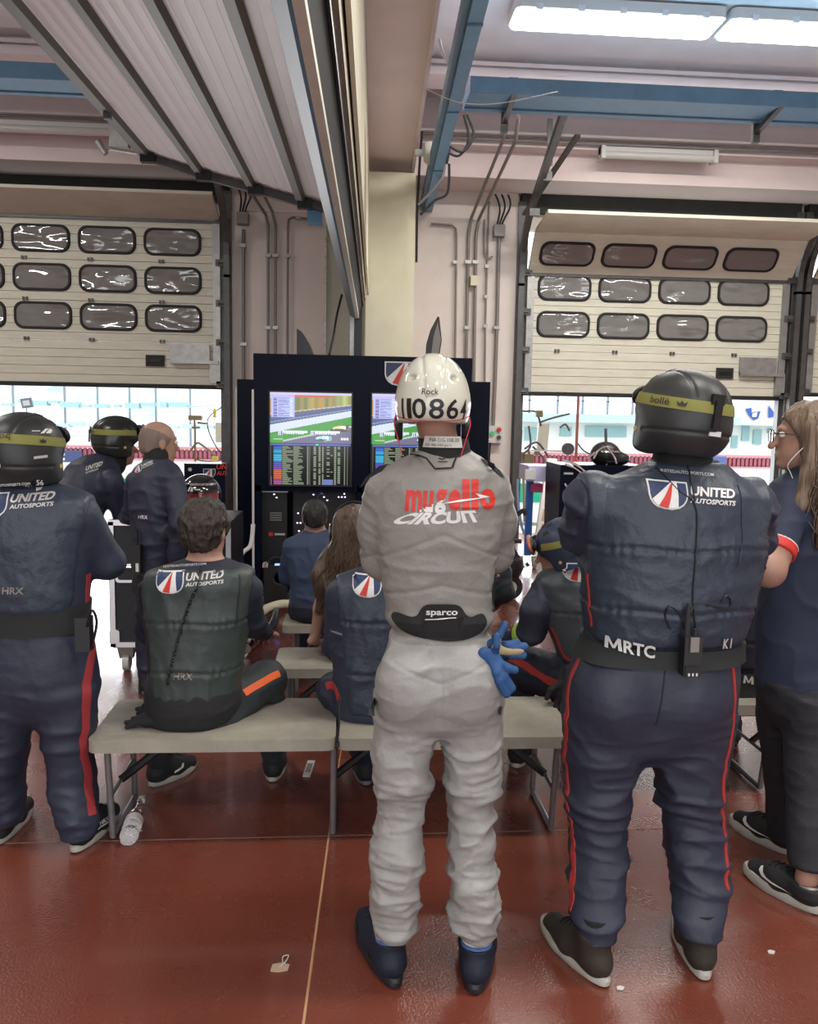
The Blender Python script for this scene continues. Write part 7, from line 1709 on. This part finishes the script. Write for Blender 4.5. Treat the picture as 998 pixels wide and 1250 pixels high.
k1 = W(634, 812, 3.72); a1 = Vector((W(632, 925, 3.78).x, 3.78, .10))
S.cone(W(718, 838, 3.48), k1, .125, .092, 'leg', .04); S.cone(k1, a1, .07, .052, 'leg', .03); foot(S, a1, a1+Vector((.10, .12, 0)))
k2 = W(700, 850, 3.95); a2 = Vector((k2.x+.02, 4.02, .10)); S.cone(W(760, 856, 3.55), k2, .10, .075, 'leg', .04); S.cone(k2, a2, .068, .052, 'leg', .03); foot(S, a2, a2+Vector((.0, .15, 0)))
p.body(.011)
suit, bv, _ = p.cloth('team_overalls', M['navy'], ('torso', 'arm', 'leg'), .0085, 0, lambda V, N: folds(.010, 101, (10, 10, 10))(V, N))
S2 = Sdf(); S2.p = [q for q in S.p if q[1] == 'torso']
pv = Person.__new__(Person); pv.S = S2; pv.root = R9; zsv = [W(720, 750, 3.38).z]
vest, vbv, _ = pv.cloth('quilted_vest', M['greyvest'], ('torso',), .0085, .016, lambda V, N: gl(V, zsv)+pucker(V, zsv)+folds(.007, 105, (9, 9, 9))(V, N), [cut(W(720, 800, Yt), (.2, 0, -1), .03), cut(W(700, 684, Yt), (-.3, 0, 1), .02)])
team_print(vest, vbv, (690, 712), (768, 712), 3.35, ex=X)
ribbon(suit, 'leg_stripe', RP(bv, ((622, 803), (640, 812), (660, 826), (680, 835), (695, 838)), 3.35), .032, M['red'], bv)
ribbon(vest, 'red_piping', RP(vbv, ((672, 766), (680, 780), (688, 800), (692, 818)), 3.36), .014, M['red'], vbv)
S_ = Sdf(); d_ = (w_-e_)
e1_, w1_ = W(648, 772, 3.50), W(622, 782, 3.62); dd = (w1_-e1_).normalized(); S_.cone(e1_+dd*.035, e1_+dd*.060, .061, .059, 'c'); S_.plane(e1_+dd*.03, -dd); S_.plane(e1_+dd*.066, dd); V, Q = S_.mesh(None, .005); link_np('lime_sleeve_band', V, Q, mat('lime_band', (.30, .48, .05), .6), suit)
# black glove worn on the hand
S_ = Sdf(); hand(S_, W(694, 828, 3.36), -X*.15-Z, BACK, 1, .3, s=1.15); V, Q = S_.mesh(None, .0045); link_np('glove', V, Q, M['blackcloth'], R9)
S_ = Sdf(); hand(S_, w1_, -X*.6+Yv*.6-Z*.1, -Z, -1, .6, s=1.12); V, Q = S_.mesh(None, .0045); link_np('glove', V, Q, M['blackcloth'], R9)
hs, hbv, HP, (hr, hf, hu) = helmet(R9, W(688, 664, 3.5), FWD*.25-X, Z-X*.42, 'ski', .85, h=.006, m=mat('dark_blue_helmet', (.025, .035, .07), .4), strap_slope=.006)
strap_text(hs, hbv, HP(0, 0, 0), hr, hf, hu, .90, 205, slope=.006)
b = MB(); c = HP(0, .155, .05); b.tube([c+hr*(.07*math.cos(a))+hu*(.035*math.sin(a)) for a in np.linspace(0, 2*PI, 20)[:-1]], .008, 6, closed=True); b.build('red_goggle_rim', mat('tan_red_rim', (.35, .10, .05), .4), hs, smooth=1)
for a_, dr in ((a1, Vector((.35, .9, 0))), (a2, Vector((.1, 1, 0)))):
    dr.normalize(); hl = Vector((a_.x, a_.y, 0))-dr*.06; shoe(R9, hl, hl+dr*.27, M['shoeblack'], M['solew'], ht=.12, w=.05, laces='white')

# ---------------------------------------------------------------- 10. woman at the right edge
Yt = 2.86
p = Person((1.60, 2.86, 0), 'person with long fair hair and glasses standing at the right edge, red shirt cuffs')
S = p.S; RW = p.root
hf_ = (-X*.94+FWD*.34).normalized(); hc = W(983, 535, 2.86)
head(S, hc, hf_, neck=W(995, 590, 2.88), s=.98)
S.loft(rows([(575, 968, 1020, Yt, .06), (588, 945, 1045, Yt, .09), (604, 934, 1060, Yt, .11), (640, 932, 1066, Yt, .12), (690, 934, 1062, Yt, .12), (740, 930, 1058, Yt, .12), (790, 926, 1060, Yt, .13), (835, 926, 1064, Yt, .14), (865, 930, 1060, Yt, .13), (885, 945, 1045, Yt, .09)]), 'torso', .03, 2.3)
sh, e_, w_ = W(960, 630, 2.80), W(937, 696, 2.70), W(948, 655, 3.02)
S.cone(sh, (sh*.42+e_*.58), .066, .066, 'arm', .04); S.cone(sh, e_, .060, .055, 'fore', .03); S.cone(e_, W(922, 668, 3.0), .055, .036, 'fore', .02); hand(S, W(925, 668, 3.0), Z*.3+X*.9, BACK, 1, .5, s=.92)
sh2, e2 = W(1048, 632, 2.92), W(1052, 700, 2.98); S.cone(sh2, e2, .06, .05, 'arm', .04); S.cone(e2, W(980, 690, 3.05), .044, .034, 'fore', .02); hand(S, W(980, 690, 3.05), -X+Z*.3, BACK, 1, .5, s=.92)
S.loft(rows([(850, 926, 1005, 2.94, .10), (900, 930, 1002, 2.94, .095), (950, 937, 994, 2.94, .085), (1000, 939, 985, 2.93, .07), (1022, 940, 978, 2.93, .062)]), 'leg', .03, 2.2)
S.loft(rows([(850, 962, 1060, 2.78, .11), (900, 960, 1050, 2.76, .105), (960, 962, 1040, 2.70, .09), (1020, 964, 1024, 2.63, .075), (1054, 965, 1020, 2.60, .068)]), 'leg', .03, 2.2)
for (hl, toe) in ((G(1002, 1118), G(902, 1062)), (G(973, 1047), G(889, 1005))):
    dd_ = (toe-hl).normalized(); an = hl+dd_*.062; toe = hl+dd_*.26
    S.cone(Vector((an.x, an.y, .16)), Vector((an.x, an.y, .10)), .031, .030, 'foot', .02); S.cone(Vector((an.x, an.y, .10)), Vector((an.x, an.y, .04)), .032, .036, 'foot', .02); S.cone(Vector((an.x, an.y, .045)), an.lerp(toe, .8)+Z*.03, .032, .022, 'foot', .02)
p.body(.006, tags=('head', 'torso', 'arm', 'fore', 'leg', 'hand', 'foot'), socks=False)
shirt, bv, _ = p.cloth('polo_shirt', mat('dark_navy_jersey', (.016, .022, .05), .75, bump=.2, bscale=300, bdist=.002), ('torso', 'arm'), .008, 0, folds(.009, 111, (7, 7, 7)), [cut(W(1000, 838, Yt), (0, 0, -1)), cut(W(1000, 574, Yt), (0, 0, 1))])
dsl = (e_-sh).normalized()
S_ = Sdf(); S_.cone(sh*.45+e_*.55, sh*.33+e_*.67, .069, .069, 'c'); S_.plane(sh*.48+e_*.52, -dsl); S_.plane(sh*.30+e_*.70, dsl); V, Q = S_.mesh(None, .005); cf = link_np('red_sleeve_cuff', V, Q, M['redpr'], shirt)
S_ = Sdf(); S_.cone(sh*.475+e_*.525, sh*.455+e_*.545, .071, .071, 'c'); S_.plane(sh*.475+e_*.525, -dsl); S_.plane(sh*.445+e_*.555, dsl); V, Q = S_.mesh(None, .004); link_np('white_cuff_line', V, Q, M['white'], cf)
S_ = Sdf(); S_.cone(W(992, 592, Yt), W(985, 578, Yt), .080, .066, 'c'); V, Q = S_.mesh(None, .006); link_np('collar', V, Q, mat('dark_navy_jersey', (.016, .022, .05)), shirt)
p.cloth('black_trousers', mat('black_trouser_cloth', (.012, .012, .018), .7, bump=.2, bscale=200), ('leg', 'torso'), .008, .003, folds(.006, 115, (6, 6, 12)), [cut(W(1000, 825, Yt), (0, 0, 1))])
eyes(RW, hc, hf_, s=.98)
# hair
hr_ = hf_.cross(Z); HPw = lambda a, b_, d: hc+hr_*a+hf_*b_+Z*d
S_ = Sdf(); S_.ell(HPw(0, -.018, .030), (hr_, hf_, Z), (.092, .108, .102), 'h', .03); S_.ell(HPw(0, -.07, -.06), (hr_, hf_, Z), (.075, .07, .13), 'h', .05)
for (a0, b0, d0, a1_, b1, d1, r0, r1) in ((-.075, -.02, .02, -.085, -.01, -.12, .030, .030), (-.085, -.01, -.12, -.10, .02, -.22, .03, .022), (-.10, .02, -.22, -.12, .045, -.30, .022, .008), (.075, -.02, .02, .09, -.02, -.2, .035, .03), (-.03, -.08, -.1, -.02, -.09, -.28, .06, .04), (-.08, -.05, -.08, -.10, -.06, -.26, .04, .025), (-.10, -.06, -.26, -.12, -.045, -.36, .025, .008), (.03, -.08, -.1, .05, -.08, -.3, .06, .04)):
    S_.cone(HPw(a0, b0, d0), HPw(a1_, b1, d1), r0, r1, 'h', .03)
S_.ell(HPw(0, .095, -.035), (hr_, hf_, Z), (.105, .082, .105), 'h', .012, op='s')
V, Q = S_.mesh(None, .005, disp=lambda V, N: .009*ridge(V+.05*vnoise(V, 5, 3)[:, None], (34, 34, 4), 6, 1.6)-.003); hair = link_np('long_hair', V, Q, M['hairbl'], RW); hb = bvh_np(V, Q)
b = MB()
for i in range(90):
    a0 = rnd.uniform(-.09, .03); b0 = rnd.uniform(-.10, .0); p0 = HPw(a0, b0, .08+rnd.uniform(-.06, .0)); ln = rnd.uniform(.22, .46); P_ = []; ph = rnd.uniform(0, 6)
    for k in range(11):
        t = k/10; q = p0+Vector((.02*math.sin(t*9+ph)*t, -.03-.04*t, -ln*t))+hf_*(.03*math.sin(t*6+ph)*t); n_ = hb.find_nearest(q); P_.append((n_[0]+n_[1]*(.002+.008*t)).lerp(q, .25*t) if n_[0] else q)
    b.tube(P_, [.0032*(1-.7*k/10)+.0006 for k in range(11)], 4)
b.build('hair_strands', M['hairbl'], hair, smooth=3)
# glasses
b = MB(); rim = mat('dark_spectacle_rim', (.02, .015, .015), .3)
for q in (-1, 1):
    c = HPw(q*.033, .112, .006); pts = [c+hr_*u_+Z*v_ for u_, v_ in rrect(.052, .042, .016, 4)]; b.tube(pts, .0022, 6, closed=True)
b.tube([HPw(-.007, .116, .012), HPw(.007, .116, .012)], .002, 6)
for q in (-1, 1): b.tube([HPw(q*.059, .112, .016), HPw(q*.078, .07, .014), HPw(q*.080, .0, .008)], .0022, 6)
gls = b.build('glasses', rim, RW)
for q in (-1, 1):
    b = MB(); b.prism(rrect(.05, .040, .015, 4), HPw(q*.033, .1115, .006), hr_, Z, hf_, .001); b.build('lens', mat('clear_lens', (1, 1, 1), .02, trans=1, ior=1.2), gls)
b = MB(); b.tube(smoothpath([HPw(-.083, .01, -.02), HPw(-.075, .06, -.085), HPw(-.065, .05, -.12), HPw(-.07, .03, -.16)]), .0016, 5); b.build('white_earphone_cord', M['white'], RW, smooth=1)
for (hl, toe) in ((G(1002, 1118), G(902, 1062)), (G(973, 1047), G(889, 1005))):
    up, sbv, SP = shoe(RW, hl, toe, M['shoeblack'], M['solew'], ht=.085, w=.046, sole_h=.034, laces='bow', lining=M['galv'], sock=None, Lmax=.30)
    d_ = (toe-hl); d_.z = 0; d_.normalize()
    # curved tick on the side, drawn for the side turned to the viewer
    tk = [(-.055, .034), (-.046, .020), (-.030, .014), (.05, .004), (-.02, .006), (-.05, .008), (-.064, .018), (-.062, .030)]
    rt = d_.cross(Z)
    side = rt if rt.y < 0 else -rt; ex_ = Z.cross(side)*-1; ex_ = Vector((-d_.x, -d_.y, 0))
    if ex_.cross(Z).dot(side) < 0: ex_ = -ex_
    decal(up, 'side_tick', [Pg([(a_*1.25, b_*1.15) for a_, b_ in tk], 0, 1)], SP(.46, 0, .042)+side*.12, ex_, Z, sbv, [M['white']], lift=.002)

# ---------------------------------------------------------------- 11. seated person between the big man and the woman
Yt = 3.60
p = Person((1.72, 3.6, 0), 'person in dark navy vest sitting on the right bench, seen between two standing people')
S = p.S; R11 = p.root
hc = W(890, 660, 3.62); head(S, hc, FWD, neck=W(890, 700, 3.6)); shorthair(R11, hc, FWD, M['hairdk'], seed=15)
S.loft(rows([(690, 865, 915, Yt, .06), (700, 845, 935, Yt, .09), (715, 832, 950, Yt, .12), (760, 830, 950, Yt, .135), (810, 836, 945, Yt, .135), (845, 836, 948, Yt, .14), (866, 850, 935, Yt, .10)]), 'torso', .03, 2.4)
for q in (-1, 1):
    sh, e_, w_ = W(890+q*52, 722, Yt), W(890+q*58, 780, 3.68), W(890+q*36, 800, 3.95); S.cone(sh, e_, .062, .052, 'arm', .04); S.cone(e_, w_, .05, .038, 'arm', .02); hand(S, w_, Yv, -Z, -q, .5)
kl, al = Vector((1.52, 3.95, .50)), Vector((1.62, 3.72, .11)); kr, ar = Vector((1.92, 4.0, .50)), Vector((1.95, 4.02, .10))
for hp_, k_, a_ in ((W(868, 848, 3.62), kl, al), (W(912, 848, 3.62), kr, ar)):
    S.cone(hp_, k_, .095, .07, 'leg', .04); S.cone(k_, a_, .066, .05, 'leg', .03); foot(S, a_, a_+Vector((.0, .14, 0)))
p.body(.011)
suit, bv, _ = p.cloth('team_overalls', M['navydk'], ('torso', 'arm', 'leg'), .009, 0, lambda V, N: folds(.008, 121, (8, 8, 12))(V, N))
S2 = Sdf(); S2.p = [q for q in S.p if q[1] == 'torso']; pv = Person.__new__(Person); pv.S = S2; pv.root = R11; zsv = [W(905, 785, 3.48).z, W(905, 735, 3.48).z]
vest, vbv, _ = pv.cloth('quilted_vest', M['navydk'], ('torso',), .009, .014, lambda V, N: gl(V, zsv)+pucker(V, zsv), [cut(W(900, 808, Yt), (0, 0, -1), .02), cut(W(900, 698, Yt), (0, 0, 1), .02)])
blt = band(R11, 'belt', bv, W(890, 826, Yt), Z, X, Yv, -.055, .055, M['elastic'], off=.012, n=60)
S_ = Sdf(); S_.p = [q for q in S.p if q[1] == 'torso']; bvb = bvh_np(*S_.mesh(None, .012, grow=.018)); decal(blt, 'belt_lettering', M_glyph(0, 0, .048, .034)+[T_('RTC', .052, 0, .16, .034, 0, 1, bold=.03)], W(904, 832, 3.46), (X-Z*.15).normalized(), Z, bvb, [M['silverpr']], lift=.004)
hl = G(888, 946); shoe(R11, Vector((1.60, 3.60, 0)), Vector((1.80, 3.78, 0)), M['shoeblack'], M['rubber'], ht=.13, w=.055); shoe(R11, Vector((ar.x, ar.y-.06, 0)), Vector((ar.x, ar.y+.2, 0)), M['shoeblack'], M['rubber'], ht=.12, w=.05)

# ---------------------------------------------------------------- 12. bald man leaning beside the flight case
Yt = 4.85
p = Person((-.9, 4.85, 0), 'bald person in navy team overalls standing by the flight case, one hand on the hip')
S = p.S; R12 = p.root
hc = W(194, 541, 4.9); hfw = (X*.85+FWD*.5).normalized(); head(S, hc, hfw, neck=W(190, 570, 4.86), s=1.02, u=Z+X*.08)
S.loft(rows([(560, 180, 205, Yt, .07), (568, 168, 218, Yt, .09), (580, 160, 224, Yt, .12), (605, 158, 222, Yt, .135), (640, 161, 220, Yt, .135), (675, 165, 217, Yt, .13), (700, 166, 217, Yt, .13), (725, 166, 222, Yt, .14), (750, 168, 226, Yt, .14), (770, 176, 220, Yt, .08)]), 'torso', .03, 2.3)
S.loft(rows([(745, 166, 196, Yt, .11), (800, 168, 194, Yt+.02, .09), (850, 170, 190, Yt+.02, .07)]), 'leg', .03, 2.2); S.loft(rows([(745, 196, 226, Yt, .11), (800, 198, 224, Yt+.02, .09), (850, 200, 221, Yt+.02, .07)]), 'leg', .03, 2.2)
sh, e_, w_ = W(209, 586, 4.78), W(221, 640, 4.68), W(206, 652, 4.74)
S.cone(sh, e_, .068, .056, 'arm', .03); S.cone(e_, W(214, 686, 4.72), .056, .042, 'arm', .02); S.cone(e_, w_, .05, .035, 'arm', .02); hand(S, W(209, 650, 4.72), -X*.35-Z*.2+Yv*.7, -X, 1, .4)
sh, e_, w_ = W(166, 588, 4.95), W(160, 630, 5.05), W(150, 632, 5.3); S.cone(sh, e_, .062, .052, 'arm', .03); S.cone(e_, w_, .05, .038, 'arm', .02); hand(S, w_, Yv-Z*.1, -Z, 1, .3)
p.body(.009, skin=M['skin2']); eyes(R12, hc, hfw, Z+X*.08, 1.02)
suit, bv, _ = p.cloth('team_overalls', M['navy'], ('torso', 'arm', 'leg'), .009, 0, lambda V, N: folds(.010, 131, (7, 7, 11))(V, N))
shorthair(R12, hc, hfw, mat('greying_hair', (.20, .15, .125), .7), u=Z+X*.08, s=1.0, seed=21, amp=.002, puff=.002, bald=True)
team_print(suit, bv, (161, 580), (184, 567), 4.70, url=False, ex=(W(184, 562, 4.7)-W(161, 572, 4.7)).normalized())
decal(suit, 'overall_lettering', [T_('HRX', 0, 0, .055, .020, 0, 1, bold=.02, shear=.1)], W(167, 634, 4.7), X, Z, bv, [M['white']])
band(R12, 'belt', bv, W(192, 709, Yt), Z, X, Yv, -.055, .055, M['elastic'], off=.010, n=50)
decal(R12, 'belt_lettering', [T_('MRTC', 0, 0, .07, .03, 0, 1, bold=.03)], W(216, 667+5, 4.6), X, Z, None, [M['silverpr']]) if 0 else None
S_ = Sdf(); S_.cone(W(190, 566, 4.86), W(191, 556, 4.87), .075, .066, 'c'); V, Q = S_.mesh(None, .007); link_np('collar', V, Q, M['blackcloth'], R12)
c = W(168, 680, 4.70); rd = thing('two_way_radio', c, 'black two-way radio with a white label on the bald man\'s belt', 'radio')
b = MB(); b.box(c.x-.03, c.x+.02, c.y-.03, c.y+.02, c.z-.09, c.z+.07); b.bevel(.008); b.tube([c+Vector((0, 0, .07)), c+Vector((0, 0, .15))], .007, 8); b.build('radio_body', M['black'], rd)
b = MB(); b.box(c.x-.004, c.x+.012, c.y-.034, c.y-.03, c.z-.075, c.z-.03); b.build('white_label', M['white'], rd)
for x_ in (180, 211):
    q = Vector((W(x_, 840, Yt).x, Yt+.02, 0)); foot(Sdf(), q, q+Yv); shoe(R12, q-Yv*.08, q+Yv*.19, M['shoeblack'], M['soleg'], ht=.12, w=.048)

# ---------------------------------------------------------------- 13. helmeted man bending over the case
p = Person((-1.72, 5.1, 0), 'person in navy team overalls and black helmet bending forward over the flight case')
S = p.S; R13 = p.root
hp_, ch, nk = W(62, 660, 5.15), W(112, 588, 5.35), W(138, 562, 5.45)
hc = W(144, 545, 5.45); head(S, hc, X+FWD*.35, neck=nk)
S.cone(hp_, (hp_+ch)/2, .17, .165, 'torso', .05, flat=(Yv, 1.0)); S.cone((hp_+ch)/2, ch, .165, .16, 'torso', .05); S.cone(ch, nk, .14, .08, 'torso', .05)
sh, e_, w_ = W(136, 588, 5.25), W(150, 628, 5.35), W(175, 632, 5.45)
S.cone(sh, e_, .075, .062, 'arm', .03); e_.z = ft+.065; w_.z = ft+.055; S.cone(e_, w_, .058, .045, 'arm', .02); hand(S, w_, X, -Z, 1, .2)
sh2 = W(120, 575, 5.6); S.cone(sh2, W(150, 620, 5.65), .075, .06, 'arm', .03)
e2 = W(150, 620, 5.65); e2.z = ft+.065; w2 = e2+X*.22; S.cone(e2, w2, .055, .042, 'arm', .02); hand(S, w2, X, -Z, -1, .2)
for dy in (-.12, .12):
    k_ = Vector((hp_.x-.03, hp_.y+dy, .50)); a_ = Vector((hp_.x-.08, hp_.y+dy, .10)); S.cone(Vector((hp_.x, hp_.y+dy*.7, hp_.z-.05)), k_, .11, .08, 'leg', .05); S.cone(k_, a_, .078, .06, 'leg', .03); foot(S, a_, a_+X*.15); shoe(R13, Vector((a_.x-.07, a_.y, 0)), Vector((a_.x+.2, a_.y, 0)), M['shoeblack'], M['soleg'], ht=.12, w=.05)
p.body(.012)
suit, bv, _ = p.cloth('team_overalls', M['navy'], ('torso', 'arm', 'leg'), .010, 0, lambda V, N: folds(.012, 141, (6, 6, 9))(V, N))
decal(suit, 'team_wording', [T_('UNITED', 0, .018, .085, .045, 0, 1, bold=.03, shear=.15), T_('AUTOSPORTS', .0, 0, .07, .012, 0, 1, bold=.02, shear=.15)], W(98, 580, 5.1), (X+Z*.35).normalized(), Z, bv, [M['offwhite']])
S_ = Sdf(); S_.cone(W(136, 566, 5.44), W(142, 548, 5.45), .088, .092, 'c'); V, Q = S_.mesh(None, .008); link_np('balaclava_neck', V, Q, M['blackcloth'], R13)
hs, hbv, HP, (hr, hf, hu) = helmet(R13, W(143, 534, 5.45), X+FWD*.35, Z+X*.05, 'ski', 1.02, h=.006, m=mat('gloss_black_helmet', (.02, .022, .022), .25), strap_slope=.004)
strap_text(hs, hbv, HP(0, 0, 0), hr, hf, hu, 1.02, 270, slope=.004)
b = MB(); c = HP(0, .15, .045); b.tube([c+hr*(.075*math.cos(a))+hu*(.04*math.sin(a)) for a in np.linspace(0, 2*PI, 20)[:-1]], .008, 6, closed=True); b.build('goggle_rim', mat('olive_rim', (.25, .24, .08), .4), hs, smooth=1)

# ---------------------------------------------------------------- loose helmets
c = W(245, 600, 5.5); c.z = ft+.006+.118
root = thing('crash_helmet', Vector((c.x, c.y, ft+.006)), 'black full-face crash helmet with a reddish mirror visor standing on the flight case', 'helmet')
S_ = Sdf(); S_.ell(c+Z*.02, (X, Yv, Z), (.128, .145, .128), 'h', .02); S_.ell(c-Z*.05, (X, Yv, Z), (.118, .14, .085), 'h', .04); S_.plane(c-Z*.118, -Z, 'h', .01)
V, Q = S_.mesh(None, .006); sh_ = link_np('shell', V, Q, mat('gloss_black_shell', (.012, .014, .016), .12, coat=.6), root); hbv = bvh_np(V, Q)
band(sh_, 'visor', hbv, c, Z, -Yv, X, -.055, .035, mat('red_mirror_visor', (.30, .05, .06), .06, metal=.6), a0=-1.15, a1=1.15, off=.004)
band(sh_, 'chrome_brow', hbv, c, Z, -Yv, X, .085, .098, M['chrome'], a0=-1.4, a1=1.4, off=.004)
decal(sh_, 'shell_mark', [Pg([(0, 0), (.012, .03), (.02, .03), (.012, 0)], 0, 1), Pg([(.018, 0), (.024, .03), (.034, .016), (.034, 0)], 0, 1), Pg([(.045, .01), (.08, .01), (.08, .016), (.045, .016)], 0, 1)], c+Vector((-.06, -.2, .048)), X, Z, hbv, [M['white']])
c = W(738, 566, 8.4); c.z = W(738, 569, 8.2).z+.105
root = thing('crash_helmet', c-Z*.105, 'black helmet with chrome markings resting on the navy tool chest', 'helmet')
S_ = Sdf(); S_.ell(c, (X, Yv, Z), (.15, .15, .13), 'h', .02); S_.ell(c+Vector((.12, 0, -.04)), (X, Yv, Z), (.13, .13, .07), 'h', .04); S_.plane(c-Z*.10, -Z, 'h', .01)
V, Q = S_.mesh(None, .009); sh_ = link_np('shell', V, Q, M['black'], root); hbv = bvh_np(V, Q)
band(sh_, 'chrome_marking', hbv, c, Z, -Yv, X, .01, .03, M['chrome'], a0=-.6, a1=.9, off=.004, slope=.02); band(sh_, 'chrome_marking', hbv, c, Z, -Yv, X, -.05, -.035, M['chrome'], a0=-.2, a1=1.2, off=.004, slope=-.02)

# ---------------------------------------------------------------- crests on the cabinets
for kind, par, Y_ in LOGO_LATER:
    if kind == 'cab':
        a, e_ = W(248, 583, Y_-.01), W(274, 570, Y_-.01); cw = W(262, 570, Y_).x-W(247, 570, Y_).x
        decal(par, 'team_crest', shield(cw), a, X, Z, None, CREST, lift=.002); decal(par, 'team_wording', [T_('UN', 0, .03, .13, .09, 0, 1, bold=.03, shear=.15), T_('AUT', 0, -.04, .13, .01, 0, 1, bold=.03, shear=.15)], W(264, 576, Y_-.01), X, Z, None, [M['redpr']], lift=.002)
    else:
        cw = W(509, 460, Y_).x-W(469, 460, Y_).x; decal(par, 'team_crest', shield(cw), W(469, 471, Y_+.018), X, Z, None, CREST, lift=.002)
